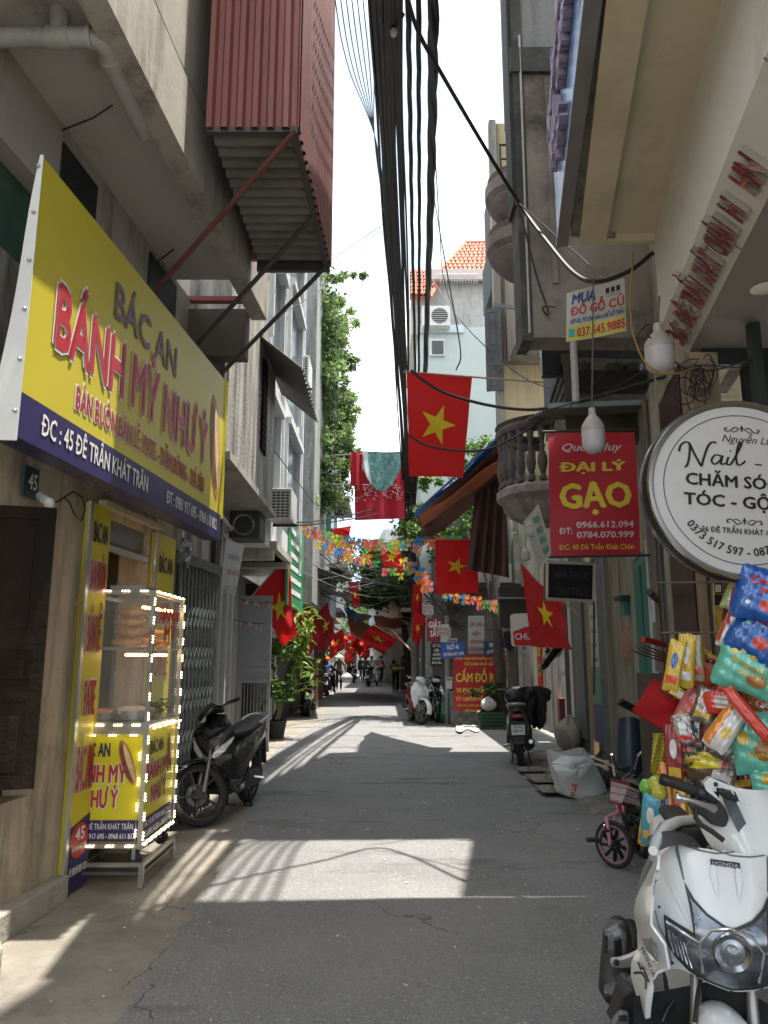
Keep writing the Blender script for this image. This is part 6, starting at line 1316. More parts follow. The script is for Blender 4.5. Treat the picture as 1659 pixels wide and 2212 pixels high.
# --- PEOPLE
P_ = lambda n, c: M(n, c, .8, var=.12, scale=8)
ride = dict(pel=(0, -.02, .84), sp=(0, .0, 1.02), ch=(0, .04, 1.2), nk=(0, .06, 1.33), hd=(0, .08, 1.44), sl=(-.17, .05, 1.27), sr=(.17, .05, 1.27), el=(-.30, .22, 1.08), er=(.27, .20, 1.06), wl=(-.34, .48, 1.05), wr=(.33, .48, 1.05),
            hl=(-.10, .02, .82), hr=(.10, .02, .82), kl=(-.20, .42, .72), kr=(.22, .40, .70), al=(-.16, .40, .34), ar=(.34, .10, .12), tl=(-.16, .52, .33), tr=(.36, .22, .05))
person('rider in a blue jacket and orange helmet on the silver scooter, arm held out', (-2.42, 32.85, 0), 0, {**ride, 'el': (-.42, .05, 1.1), 'wl': (-.68, .1, 1.0)}, P_('blue_jacket', (.06, .10, .26)), P_('black_trousers', (.02, .02, .025)), 'helmet', M('orange_helmet', (.75, .13, .04), .3, var=0))
wk = dict(kl=(-.10, .14, .47), al=(-.10, .20, .10), tl=(-.10, .33, .05), kr=(.10, .02, .47), ar=(.10, -.2, .12), tr=(.10, -.08, .05))
woman = person('woman in a conical hat and olive jacket walking with a big plastic bag', (-2.15, 37.2, 0), pi, {**wk, 'el': (-.30, -.02, 1.12), 'wl': (-.34, .02, .86)}, P_('olive_jacket', (.18, .17, .09)), P_('dark_trousers', (.03, .028, .03)), 'cone', M('palm_hat', (.62, .50, .34), .8, var=.1))
sack('round white plastic bag carried by the woman in the conical hat', (-1.78, 37.1, .38), (.26, .2, .24), M('white_bag', (.6, .62, .62), .4), 8)
person('rider in grey with a white helmet coming up the lane', (-.45, 45.4, 0), pi, ride, P_('grey_shirt', (.36, .35, .35)), P_('beige_trousers', (.3, .27, .22)), 'helmet', M('white_helmet', (.7, .7, .7), .3, var=0))
person('person in dark clothes with bare calves walking away down the lane', (-1.15, 47, 0), 0, {**wk}, P_('dark_shirt', (.04, .05, .055)), P_('dark_shorts', (.03, .04, .045)))
person('stooping seller in dark clothes behind the round basket', (.55, 36.6, 0), pi*.9, dict(ch=(0, .2, 1.18), nk=(0, .28, 1.27), hd=(0, .34, 1.36), sl=(-.17, .2, 1.22), sr=(.17, .2, 1.22), el=(-.22, .3, 1.0), er=(.22, .3, 1.0), wl=(-.14, .48, .95), wr=(.14, .48, .95)), P_('brown_shirt', (.08, .06, .05)), P_('black_trousers', (.02, .02, .025)))
rn = random.Random(40)
for k, (x, y, h_, cl_, ds) in enumerate(((-2.35, 52, None, (.3, .05, .05), 'person in a red shirt in the far crowd by the outer houses'), (-1.7, 55, 'helmet', (.05, .06, .09), 'person in a dark helmet in the far crowd'), (-.8, 50.5, None, (.45, .43, .4), 'person in a pale shirt standing in the far crowd'), (-1.3, 58, None, (.08, .08, .1), 'person in black at the far end of the lane'), (-.2, 48.5, 'helmet', (.35, .07, .12), 'person in a pink top by the right hand stalls of the far lane'))):
    person(ds, (x, y, 0), rn.uniform(0, 6), wk, P_('crowd%d' % k, cl_), P_('black_trousers', (.02, .02, .025)), h_, M('dark_helmet', (.05, .05, .06), .3, var=0))
# child-size sweeper toy-like figure cart near the shade: vendor bicycle basket
bk = thing('vendor_basket', 'round wicker tray heaped with yellow snacks on a bicycle rack', 'basket', (.75, 35.8, 0))
MB().lathe([(0, .98), (.45, .98), (.52, 1.05), (.50, 1.07), (.44, 1.01)], (.72, 35.8, 0), seg=20).build('tray', M('wicker', (.3, .2, .1), .8, var=.3, scale=30), bk, smooth=True)
for k in range(9): MB().ell((.45+.07*k, 35.7+.1*rn.uniform(-1, 1), 1.09), (.07, .07, .05), 8, 5).build('snack_heap', M('yellow_snack', (.6, .45, .2), .7), bk, smooth=True)
for x in (.42, 1.0): MB().tube([(x, 35.8, 0), (x, 35.8, 1.0)], .02, 6).build('leg', blk, bk)
wheel(bk, (.55, 35.9, .32), .32, .04, (1, .2, 0), rim_m, spokes=8, disc=False)

# --- FOREGROUND WHITE SCOOTER (near right corner)
ws = thing('parked_scooter', 'white scooter with big glassy headlamps parked in the bottom right corner', 'scooter', (1.25, 3.2, 0))
h_ = V(-.22, -.975, 0).normalized(); up_ = (V(0, 0, 1)+V(.09, 0, 0)).normalized(); A_ = up_.cross(h_); A_ = A_ if A_.x < 0 else -A_; A_.normalize(); up_ = (up_-h_*up_.dot(h_)).normalized()
M0 = PT(1580, 2045, 2.32)
def fdep(a, z):   # forward depth of the fairing skin; z relative to lamp centre
    d = -1.55*a*a-.5*abs(a)**3*8
    d += -.50*max(0, z-.02)-.5*max(0, z-.10)**2 - (1.4*max(0, -z-.05)**1.5)
    return d
def FS(a, z, off=0):
    a = a; e = .002; fa = (fdep(a+e, z)-fdep(a-e, z))/(2*e); fz = (fdep(a, z+e)-fdep(a, z-e))/(2*e)
    n_ = (h_-A_*fa-up_*fz).normalized()
    return M0+A_*a+up_*z+h_*fdep(a, z)+n_*off
def unp(px, py):
    d = ray(px, py); lo, hi = 1.2, 4.0
    def g(t): q = C0+d*t-M0; return q.dot(h_)-fdep(q.dot(A_), q.dot(up_))
    for _ in range(50):
        m_ = (lo+hi)/2
        if g(m_) > 0: lo = m_
        else: hi = m_
    q = C0+d*lo-M0; return (q.dot(A_), q.dot(up_))
zz = lambda x, y: unp(1206.9+x*.2725, 1645.8+y*.2725)
def sym(pts): 
    """left half outline (top centre to bottom centre) mirrored"""
    return pts+[(-a, z) for a, z in pts[::-1]]
skin_o = [zz(*p) for p in ((1395, 705), (1300, 705), (1100, 680), (940, 630), (860, 690), (805, 745), (770, 900), (757, 1050), (745, 1290), (850, 1440), (885, 1640), (960, 1640), (1100, 1700), (1200, 1760), (1330, 1800), (1398, 1812))]
cz = [(0 if i in (0, 15) else a, z) for i, (a, z) in enumerate(skin_o)]
patch(sym(cz), lambda a, z: FS(a, z), .02).build('front_fairing', wpl, ws, smooth=True, angle=60)
lampo = [zz(*p) for p in ((1395, 1333), (1300, 1290), (1180, 1205), (1075, 1085), (1000, 950), (1040, 1140), (1075, 1352), (960, 1290), (845, 1210), (862, 1420), (930, 1530), (1040, 1640), (1160, 1710), (1330, 1778), (1395, 1790))]
lampo[0] = (0, lampo[0][1]); lampo[-1] = (0, lampo[-1][1])
glass = M('lamp_glass', (.78, .80, .82), .05, var=0, transm=1.0, ior=1.15)
refl = M('lamp_reflector', (.24, .25, .27), .2, 1, var=.5, scale=16, bump=.35, bscale=9)
patch(sym(lampo), lambda a, z: FS(a, z, .008), .015).build('lamp_seal', bmat, ws, smooth=True)
def shrink(P, k, c=None):
    n = len(P); o = []
    for i in range(n):
        a, b, c_ = Vector(P[i-1]), Vector(P[i]), Vector(P[(i+1) % n]); d1 = (b-a).normalized(); d2 = (c_-b).normalized()
        nn = Vector((-(d1.y+d2.y), d1.x+d2.x)); nn = nn.normalized() if nn.length > 1e-6 else nn; o.append(tuple(b+nn*k))
    return o
full = sym(lampo); area = sum(a[0]*b[1]-b[0]*a[1] for a, b in zip(full, full[1:]+full[:1])); kk = .009*(1 if area > 0 else -1)
inner = shrink(full, kk)
patch(inner, lambda a, z: FS(a, z, .011), .014).build('lamp_reflector', refl, ws, smooth=True)
# lamp internals: projector bowls, ribs, tiles
for s in (1, -1):
    for (a, z), r_ in (((s*.0, -.012), (.058 if s > 0 else 0)),):
        if r_: 
            c = FS(a, z, .012); MB().lathe([(r_, .004), (r_*.9, .010), (r_*.62, -.0), (r_*.3, .003), (0, .008)], c, h_, seg=28).build('lamp_bowl', M('lamp_chrome', (.42, .43, .45), .22, 1, var=.3, scale=14), ws, smooth=True)
            MB().lathe([(r_*.42, .014), (r_*.3, .018), (0, .024)], c, h_, seg=20).build('projector', M('projector_glass', (.10, .11, .12), .03, var=0, coat=1), ws, smooth=True)
    ct = lambda x, y: (lambda q: (s*q[0], q[1]))(zz(x, y))
    MB().tube([FS(*ct(1122, 1440), .012), FS(*ct(1150, 1650), .010)], .006, 6).tube([FS(*ct(870, 1270), .010), FS(*ct(1000, 1350), .011), FS(*ct(1122, 1430), .012), FS(*ct(1210, 1345), .012), FS(*ct(1390, 1330), .008)], .0055, 6).tube([FS(*ct(1050, 1410), .009), FS(*ct(968, 1510), .009)], .003, 6).build('lamp_rib', M('lamp_trim', (.75, .76, .77), .15, .9), ws, smooth=True)
    for k in range(5): MB().tube([FS(*ct(890+28*k, 1330+22*k), .013), FS(*ct(930+34*k, 1500+28*k), .013)], .0022, 4).build('lamp_rib', M('lamp_trim', (.75, .76, .77), .15, .9), ws)
patch(inner, lambda a, z: FS(a, z, .020+.006*max(0, 1-(a/.2)**2)), .015).build('lamp_lens', glass, ws, smooth=True)
# raised creases on the fairing
def crease(pts, w_, mat=wpl, off=.006, name='crease'):
    for s in (1, -1):
        P3 = [(s*a, z) for a, z in [zz(*p) for p in pts]]
        patch(P3, lambda a, z: FS(a, z, off), .02).build(name, mat, ws, smooth=True)
crease([(1215, 740), (1255, 880), (1262, 1090), (1200, 900)], .01)
crease([(820, 800), (900, 950), (985, 1110), (1075, 1345), (930, 1080)], .01)
crease([(940, 635), (1000, 940), (985, 930), (925, 700)], .01, M('seam_shadow', (.12, .12, .12), .6), .002, 'seam')
crease([(1395, 720), (1250, 735), (1100, 705), (960, 655), (965, 645), (1100, 693), (1250, 722), (1395, 708)], .01, M('seam_shadow', (.12, .12, .12), .6), .003, 'seam')
crease([(775, 1180), (800, 1300), (870, 1420), (905, 1610), (897, 1612), (862, 1425), (792, 1305), (768, 1183)], .01, M('seam_shadow', (.12, .12, .12), .6), .003, 'seam')
for sx_, sy_ in ((800, 1150), (905, 1590), (1100, 1690)):
    for s in (1, -1): q_ = zz(sx_, sy_); MB().ell(FS(s*q_[0], q_[1], .002), (.004, .004, .004), 8, 6).build('screw', blk, ws)
# badge
bd = zz(1405, 822); bp_ = FS(0.0, bd[1], .004); tl_ = (FS(0.05, bd[1]+.0, .004)-FS(-.05, bd[1], .004)).normalized()*-1
MB().cbox(bp_, (.088, .017, .004), tl_, None, (FS(0, bd[1], .02)-FS(0, bd[1], 0)).normalized()).build('badge', blk, ws)
letters('HONDA', chrome, ws, bp_+up_*-.006, tl_, up_, w=.08, h=.0115, bold=.04, eps=.004)
# leg shields either side, wheel arch and mudguard
W2 = lambda x, y, t: PT(1206.9+x*.2725, 1645.8+y*.2725, t)
def mir(p): q = p-M0; return p-A_*2*q.dot(A_)
def both(fn):
    fn(lambda p: p); fn(mir)
ls = [(805, 745, 2.36), (700, 940, 2.46), (632, 1080, 2.56), (612, 1200, 2.6), (640, 1330, 2.58), (645, 1480, 2.56), (592, 1600, 2.58), (590, 1700, 2.58), (640, 1870, 2.5), (690, 2000, 2.46)]
li = [(770, 900, 2.33), (760, 1000, 2.33), (757, 1060, 2.33), (750, 1200, 2.33), (745, 1290, 2.33), (850, 1440, 2.31), (885, 1640, 2.31), (790, 1680, 2.34), (740, 1760, 2.37), (705, 2000, 2.42)]
def legsh(mf):
    m = MB(); A1 = [mf(W2(*p)) for p in ls]; B1 = [mf(W2(*p)) for p in li]; n = len(A1)
    m.grid(lambda u, v: (lambda k, f_: (A1[k].lerp(A1[min(k+1, n-1)], f_)).lerp(B1[k].lerp(B1[min(k+1, n-1)], f_), u)+h_*(.03*sin(pi*u)))(int(min(v*(n-1), n-1.001)), v*(n-1)-int(min(v*(n-1), n-1.001))), 8, 27, thick=.008)
    m.build('leg_shield', wpl, ws, smooth=True, angle=60)
    MB().add([mf(W2(x, y, t)) for x, y, t in ((790, 820, 2.335), (720, 940, 2.43), (716, 985, 2.43), (752, 1060, 2.325), (768, 950, 2.32))], [(0, 1, 2, 3, 4)]).build('shield_gap', blk, ws)
    MB().prism([mf(W2(x, y, t)) for x, y, t in ((683, 1000, 2.455), (700, 1110, 2.42), (690, 1230, 2.40), (722, 1370, 2.40), (700, 1372, 2.42), (655, 1240, 2.48), (655, 1130, 2.49))], h_*.012).build('grey_stripe', bron, ws)
    MB().prism([mf(W2(x, y, t)) for x, y, t in ((655, 1388, 2.50), (722, 1386, 2.38), (765, 1480, 2.31), (790, 1580, 2.29), (742, 1572, 2.34), (690, 1480, 2.42))], h_*.016).build('signal_trim', M('chrome', (.72, .73, .75), .12, 1), ws)
    MB().prism([mf(W2(x, y, t)) for x, y, t in ((735, 1420, 2.33), (762, 1480, 2.29), (784, 1570, 2.27), (748, 1500, 2.32))], h_*.014).build('turn_signal', lens, ws)
    MB().tube([mf(W2(600, 1675, 2.545)), mf(W2(655, 1668, 2.46)), mf(W2(690, 1720, 2.40)), mf(W2(692, 1800, 2.39))], .004, 6).tube([mf(W2(630, 1590, 2.5)), mf(W2(650, 1640, 2.45)), mf(W2(670, 1630, 2.42)), mf(W2(712, 1740, 2.36))], .004, 6).build('decal', M('decal_dark', (.05, .05, .055), .5), ws)
both(legsh)
q = W2(668, 1540, 2.39); letters('HONDA', M('decal_dark', (.05, .05, .055), .5), ws, W2(695, 1600, 2.34), (W2(725, 1672, 2.32)-W2(667, 1535, 2.36)), V(.6, .3, .2), w=.085, h=.013, bold=.03, eps=.004)
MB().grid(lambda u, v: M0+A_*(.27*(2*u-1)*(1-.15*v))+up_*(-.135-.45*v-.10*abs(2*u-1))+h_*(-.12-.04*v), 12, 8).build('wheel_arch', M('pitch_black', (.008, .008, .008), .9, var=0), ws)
fa = -h_; 
wc_ = M0+up_*(-.42)+h_*(-.03); wc_.z = .235
MB().grid(lambda u, v: wc_+A_*(.072*(2*u-1))+(h_*cos(radians(10+150*v))+V(0, 0, 1)*sin(radians(10+150*v)))*(.262-.04*(2*u-1)**2), 10, 18, thick=.006).build('front_fender', wpl, ws, smooth=True)
wheel(ws, wc_, .232, .085, A_, rim_m, name='front_wheel')
for s in (1, -1): MB().tube([wc_+A_*s*.085, wc_+A_*s*.085+up_*.16-h_*.06, wc_+A_*s*.08+up_*.45-h_*.14], [.024, .020, .014], 10).build('fork', M('fork_grey', (.30, .29, .28), .4, .7), ws, smooth=True)
MB().tube([W2(1125, 1720, 2.4), W2(1100, 1860, 2.35), W2(1080, 2060, 2.3)], .007, 8).build('brake_hose', blk, ws, smooth=True); MB().tube([W2(950, 1840, 2.45), W2(870, 1950, 2.42), W2(820, 2060, 2.4)], .006, 6).build('cable', blk, ws, smooth=True)
# cowl, handlebar and controls
HB = lambda x, y, t=2.56: W2(x, y, t)
cowl = [(1150, 170), (1200, 125), (1245, 150), (1420, 215), (1480, 330), (1540, 480), (1610, 640), (1658, 740), (1560, 720), (1400, 700), (1290, 690), (1270, 560), (1330, 520), (1355, 430), (1310, 330), (1260, 290), (1180, 230)]
MB().grid(lambda u, v: M0-A_*.115+A_*(.15*(2*u-1)*(1-.35*abs(2*v-1)**2))+up_*(.22+.19*v)+h_*(-.17-.17*v-.10*(2*u-1)**2), 14, 14, thick=.02).build('cowl', wpl, ws, smooth=True)
MB().grid(lambda u, v: M0-A_*(.11-.075*v)+A_*(.020*(2*u-1))+up_*(.225+.19*v)+h_*(-.135-.165*v-.05*(1-v)), 6, 12, thick=.006).build('windscreen', M('tinted_screen', (.10, .12, .14), .12, var=.1, coat=1), ws, smooth=True)
MB().prism([HB(*p) for p in ((1150, 175), (1200, 125), (1255, 150), (1425, 215), (1490, 350), (1440, 330), (1400, 240), (1290, 200), (1250, 200), (1215, 215), (1290, 320), (1260, 300), (1175, 235))], -h_*.05).build('handle_cowl', wpl, ws, smooth=True, bevel=.005)
MB().prism([HB(*p, 2.60) for p in ((1240, 260), (1330, 380), (1355, 450), (1330, 530), (1210, 500), (1130, 430), (1060, 400), (1040, 350), (1160, 330))], -h_*.09).build('switch_housing', bmat, ws, bevel=.01)
MB().prism([HB(*p, 2.56) for p in ((1260, 215), (1330, 225), (1425, 285), (1420, 328), (1330, 300), (1270, 260))], -h_*.04).build('switch_pod', blk, ws, bevel=.006)
g0, g1, g2 = HB(808, 132, 2.62), HB(1100, 235, 2.60), HB(1260, 290, 2.58)
MB().tube([g0, g0.lerp(g1, .05), g1, g2], [.019, .0175, .0175, .02], 16).build('grip', M('grip_rubber', (.015, .015, .015), .8), ws, smooth=True)
for k in range(3): p = g0.lerp(g1, .04+.46*k*.1); MB().tube([p, p+(g1-g0).normalized()*.006], .0205, 14).build('grip_ring', blk, ws, smooth=True)
MB().tube([g1, g1+(g2-g1).normalized()*.02], .026, 16).build('grip_flange', blk, ws, smooth=True)
MB().tube([HB(950, 285, 2.5), HB(1030, 300, 2.5), HB(1160, 345, 2.52), HB(1230, 370, 2.54)], [.012, .008, .009, .014], 10).build('brake_lever', rim_s, ws, smooth=True)
MB().ell(HB(950, 285, 2.5), (.014, .014, .014), 10, 8).build('lever_ball', rim_s, ws, smooth=True)
MB().tube([HB(1090, 360, 2.52), HB(1085, 440, 2.5), HB(1130, 500, 2.48), HB(1220, 555, 2.46), HB(1310, 625, 2.44)], .0085, 8).build('brake_hose', blk, ws, smooth=True)
MB().ell(HB(1245, 178, 2.53), (.008, .008, .008), 8, 6).build('mirror_hole', blk, ws)
# seat and body behind, grab rail arch
MB().prism([HB(*p, 2.75) for p in ((905, 570), (990, 535), (1110, 545), (1180, 590), (1190, 700), (1100, 690), (950, 635))], -h_*.5).build('seat', seatm, ws, bevel=.03)
MB().tube([HB(748, 705, 2.46), HB(770, 640, 2.55), HB(840, 520, 2.7), HB(940, 475, 2.8), HB(1080, 455, 2.85), HB(1180, 500, 2.85)], [.015, .02, .022, .02, .018, .015], 10).build('inner_panel', wpl, ws, smooth=True)
MB().tube([HB(745, 760, 2.5), HB(690, 900, 2.6), HB(655, 1030, 2.65)], [.012, .016, .014], 8).build('side_rail', rim_s, ws, smooth=True)
MB().grid(lambda u, v: HB(780+380*u, 650+60*v, 2.5)+V(0, .1*(1-v), .02*sin(pi*u)), 8, 4).build('glove_tray', bmat, ws)
MB().loft([[M0+A_*p.x+up_*(p.z)+h_*p.y for p in ring(0, y, z, w_, hh, 18, 2.6)] for y, z, w_, hh in ((-.5, -.2, .13, .16), (-.75, -.13, .14, .15), (-1.0, -.03, .13, .13), (-1.3, .06, .10, .08))]).build('side_panel', wpl, ws, smooth=True)
rwc = M0-h_*1.22; rwc.z = .28; wheel(ws, rwc, .28, .1, A_, rim_m, disc=False)
# muffler with scuffed shield and peg bracket
muf = MB().tube([W2(470, 1300, 3.62), W2(465, 1400, 3.5), W2(455, 1600, 3.3), W2(430, 1800, 3.12), W2(430, 1900, 3.08)], [.05, .066, .068, .058, .03], 18).build('muffler', bmat, ws, smooth=True)
MB().grid(lambda u, v: W2(375+(155-8*v)*u-8*v, 1255-18*sin(pi*u)+(590-20*u)*v+25*u*v, 3.50-.44*v)+V(0, -.045*sin(pi*u), 0), 10, 20, thick=.008).build('heat_shield', M('scuffed_grey', (.10, .11, .12), .45, .4, var=.5, scale=14, dirt=(.42, .43, .44), dscale=13, damt=.3, bump=.4), muf, smooth=True)
for k in range(4): MB().ell(W2(374, 1395+34*k, 3.33-.03*k), (.008, .006, .012), 8, 5).build('vent_hole', blk, muf)
MB().prism([W2(*p, 3.22) for p in ((450, 1420), (500, 1400), (505, 1560), (450, 1570))], V(0, .03, 0)).build('heat_grille', blk, muf)
MB().tube([W2(560, 1310, 3.7), W2(600, 1440, 3.5), W2(590, 1560, 3.4)], [.04, .055, .05], 12).build('inner_guard', blk, ws, smooth=True)
MB().prism([W2(*p, 2.95) for p in ((418, 1585), (440, 1568), (500, 1562), (580, 1535), (650, 1500), (650, 1625), (590, 1630), (500, 1640), (440, 1632), (420, 1615))], V(0, .03, 0)).build('peg_bracket', M('satin_alloy', (.60, .60, .60), .35, .7, var=.08), ws, bevel=.006)
MB().ell(W2(457, 1590, 2.93), (.012, .01, .012), 10, 6).build('peg_hole', blk, ws)
MB().prism([W2(*p, 2.72) for p in ((505, 1850), (570, 1810), (610, 1810), (700, 2000), (700, 2090), (430, 2090), (470, 1990))], V(0, .1, 0)).build('foot_panel', bmat, ws, bevel=.012)
MB().prism([W2(*p, 2.68) for p in ((450, 2045), (500, 1990), (560, 1995), (560, 2090), (430, 2090))], V(0, .03, 0)).build('foot_plate', M('satin_grey', (.22, .23, .25), .5, .3, var=.1), ws, bevel=.006)
for i in range(3):
    for j in range(2): MB().ell(W2(485+22*i, 2020+26*j, 2.665), (.006, .004, .004), 6, 4).build('plate_hole', blk, ws)
MB().tube([W2(510, 1720, 2.95), W2(560, 1790, 2.9), W2(600, 1760, 2.8)], .03, 10).build('engine_part', engm, ws, smooth=True)
# --- BREAD CART
ct_ = thing('bread_cart', 'glass and steel bánh mì cart with yellow panels outlined in small lit bulbs', 'cart', (-1.97, 6.1, 0))
cx0, cx1, cy0, cy1 = -2.26, -1.71, 5.66, 6.48
steel = M('cart_steel', (.48, .47, .44), .3, .85, var=.15); steel_d = M('cart_steel_dark', (.13, .13, .13), .4, .6, var=.2)
zb2, zc2, zt2 = .26, 1.07, 2.03
yl = M('yellow_sticker', (.72, .62, .02), .35, var=.05, scale=3)
for x in (cx0, cx1):
    for y in (cy0, cy1): BX('post', steel, ct_, x-.015, y-.015, zb2-.02, x+.015, y+.015, zt2)
for z in (zb2, zc2, zt2):
    for a in ((cx0, cy0-.012, cx1, cy0+.012), (cx0, cy1-.012, cx1, cy1+.012), (cx0-.012, cy0, cx0+.012, cy1), (cx1-.012, cy0, cx1+.012, cy1)):
        BX('rail', steel, ct_, a[0]+.015*(a[2]-a[0] > .1), a[1]+.015*(a[3]-a[1] > .1), z-.016, a[2]-.015*(a[2]-a[0] > .1), a[3]-.015*(a[3]-a[1] > .1), z+.016)
BX('counter', M('counter_steel', (.5, .49, .46), .25, .8), ct_, cx0-.02, cy0-.03, zc2+.017, cx1+.03, cy1+.02, zc2+.035)
BX('counter_edge', steel, ct_, cx0, cy0-.035, zc2-.05, cx1+.03, cy0-.031, zc2+.03)
BX('cabinet', yl, ct_, cx0+.02, cy0+.012, zb2+.02, cx1-.006, cy1-.02, zc2-.02)
def fprint(par, o, X, L_, H_, full=True):
    """yellow advert face; X reading direction"""
    N = Vector(X).cross(V(0, 0, 1))
    o = Vector(o); P = lambda a, z, e=.002: o+X*a+V(0, 0, z)+N*e
    MB().add([P(0, 0), P(L_, 0), P(L_, H_), P(0, H_)], [(0, 1, 2, 3)]).build('yellow_face', yl, par)
    MB().add([P(0, 0, .004), P(L_, 0, .004), P(L_, H_*.2, .004), P(0, H_*.2, .004)], [(0, 1, 2, 3)]).build('navy_band', nav, par)
    for s_, z, h, mt, a0, a1 in (('BÁC AN', .80, .095, navl, .12, .55), ('BÁNH MỲ', .555, .12, redp2, .03, .80), ('NHƯ Ý', .32, .12, redp2, .20, .70)):
        if mt is redp2: letters(s_, whi, par, P(L_*(a0+a1)/2, H_*z-.006, 0), X, (0, 0, 1), w=L_*(a1-a0)+.02, h=h+.012, bold=.06, eps=.006)
        letters(s_, mt, par, P(L_*(a0+a1)/2, H_*z, 0), X, (0, 0, 1), w=L_*(a1-a0), h=h, bold=.04, eps=.009)
    letters('ĐC : 45 ĐÊ TRẦN KHÁT TRÂN', whi, par, P(L_/2, H_*.115, 0), X, (0, 0, 1), w=L_*.86, h=.04, bold=.01, eps=.007)
    letters('ĐT : 0981 917 695 - 0968 611 812', whi, par, P(L_/2, H_*.03, 0), X, (0, 0, 1), w=L_*.92, h=.035, bold=.01, eps=.007)
    baguette(par, P(L_*.80, H_*.74, 0), X, (0, 0, 1), .09, .33, .35)
fprint(ct_, (cx0+.02, cy0+.010, zb2+.025), V(1, 0, 0), cx1-cx0-.04, zc2-zb2-.09)
fprint(ct_, (cx1-.004, cy0+.02, zb2+.025), V(0, 1, 0), cy1-cy0-.04, zc2-zb2-.09)
gl = M('cart_glass', (.9, .95, .94), .04, var=0, alpha=.07, spec=.6)
for a in ((cx0+.016, cy0-.003, cx1-.016, cy0+.001), (cx1-.001, cy0+.016, cx1+.003, cy1-.016), (cx0+.016, cy1-.001, cx1-.016, cy1+.003)):
    BX('pane', gl, ct_, a[0], a[1], zc2+.04, a[2], a[3], zt2-.02)
sh_ = BX('shelf', M('shelf_glass', (.55, .62, .60), .1, var=0, alpha=.55), ct_, cx0+.02, cy0+.01, 1.615, cx1-.01, cy1-.01, 1.625)
BX('shelf_edge', steel, ct_, cx0+.02, cy0+.001, 1.608, cx1-.01, cy0+.009, 1.63)
BX('top_box', galv, ct_, cx0+.2, cy0+.06, zt2+.018, cx1-.08, cy0+.3, zt2+.06)
warm = M('led_glow', (1.0, .83, .50), .4, var=0, emit=4)
tube_w = M('tube_glow', (1.0, .55, .18), .4, var=0, emit=4)
MB().tube([(cx1-.12, cy0+.14, 1.93), (cx1-.04, cy1-.15, 1.93)], .011, 8).build('light_tube', tube_w, ct_); MB().tube([(cx1-.22, cy0+.12, 1.575), (cx1-.06, cy1-.2, 1.575)], .011, 8).build('light_tube', tube_w, ct_)
led = None; wire = M('led_wire', (.55, .5, .35), .5)
def leds(p, q, n, out, along=None):
    global led
    p = Vector(p); q = Vector(q); d = (q-p).normalized()
    for k in range(n):
        c = p.lerp(q, (k+.5)/n)
        if led is None:
            m = MB()
            for j in (-1, 0, 1): m.ell((0, 0, j*.021), (.0062, .0062, .0062), 8, 5)
            o = m.build('bulb_cluster', warm, ct_, smooth=True, kind='stuff'); o.data.transform(Matrix.Translation(ORIG[ct_.name])); led = o
        else: o = bpy.data.objects.new('bulb_cluster', led.data); COL.objects.link(o); o.parent = ct_; o['kind'] = 'stuff'
        o.location = c+Vector(out)-ORIG[ct_.name]; o.rotation_euler = d.to_track_quat('Z', 'Y').to_euler()
    MB().tube([p.lerp(q, i/12)+Vector(out)*.7+V(0, -.004, .0)*(i % 2) for i in range(13)], .0022, 4).build('wire', wire, ct_)
E_ = .022
leds((cx0, cy0, zt2), (cx1, cy0, zt2), 4, (0, -E_, .01)); leds((cx1, cy0, zt2), (cx1, cy1, zt2), 6, (E_, 0, .01))
leds((cx0+.03, cy0, zc2), (cx1, cy0, zc2), 4, (0, -.045, .01)); leds((cx0+.1, cy0, zc2-.06), (cx1, cy0, zc2-.06), 3, (0, -.045, 0)); leds((cx1, cy0, zc2-.02), (cx1, cy1, zc2-.02), 6, (E_+.02, 0, 0))
leds((cx0+.06, cy0, zt2), (cx0+.06, cy0, zc2), 7, (0, -E_, 0)); leds((cx1, cy0, zt2), (cx1, cy0, zc2), 7, (E_*.7, -E_*.7, 0)); leds((cx1, cy1, zt2), (cx1, cy1, zc2), 7, (E_, -.01, 0))
leds((cx1, cy0, zc2-.03), (cx1, cy0, zb2), 6, (E_, -.006, 0)); leds((cx1-.03, cy0, zc2-.12), (cx1-.03, cy0, zb2), 4, (0, -E_, 0)); leds((cx1, cy1, zc2), (cx1, cy1, zb2), 7, (E_, -.01, 0))
leds((cx0, cy0, zb2), (cx1, cy0, zb2), 4, (0, -E_, 0)); leds((cx1, cy0, zb2), (cx1, cy1, zb2), 7, (E_, 0, 0))
for x, y in ((cx1-.05, cy0+.05), (cx0+.06, cy0+.05), (cx1-.06, cy1-.08)):
    w2 = MB().lathe([(.0, -.015), (.055, -.015), (.06, -.008), (.06, .008), (.055, .015), (0, .015)], (x, y, .165), (.3, 1, 0), seg=20).build('caster', tyre_m, ct_, smooth=True)
    BX('caster_fork', rim_s, ct_, x-.012, y-.022, .16, x+.012, y-.016, zb2-.02)
stn = thing('cart_stand', 'low dull steel stand with four legs under the bread cart', 'stand', (-1.97, 6.05, 0))
sx0, sx1, sy0, sy1 = -2.24, -1.66, 5.60, 6.42
for a in ((sx0, sy0, sx1, sy0+.03), (sx0, sy1-.03, sx1, sy1), (sx0, sy0+.031, sx0+.03, sy1-.031), (sx1-.03, sy0+.031, sx1, sy1-.031)): BX('rail', steel, stn, a[0], a[1], .075+.06, a[2], a[3], .16+.0)
for a in ((sx0, sy0-.0, sx1, sy0+.02), (sx1-.02, sy0+.021, sx1, sy1)): BX('lower_rail', steel_d, stn, a[0], a[1], .085, a[2], a[3], .105)
for x in (sx0, sx1-.03):
    for y in (sy0, sy1-.03): BX('leg', steel, stn, x-.001, y-.001, 0, x+.031, y+.031, .134)
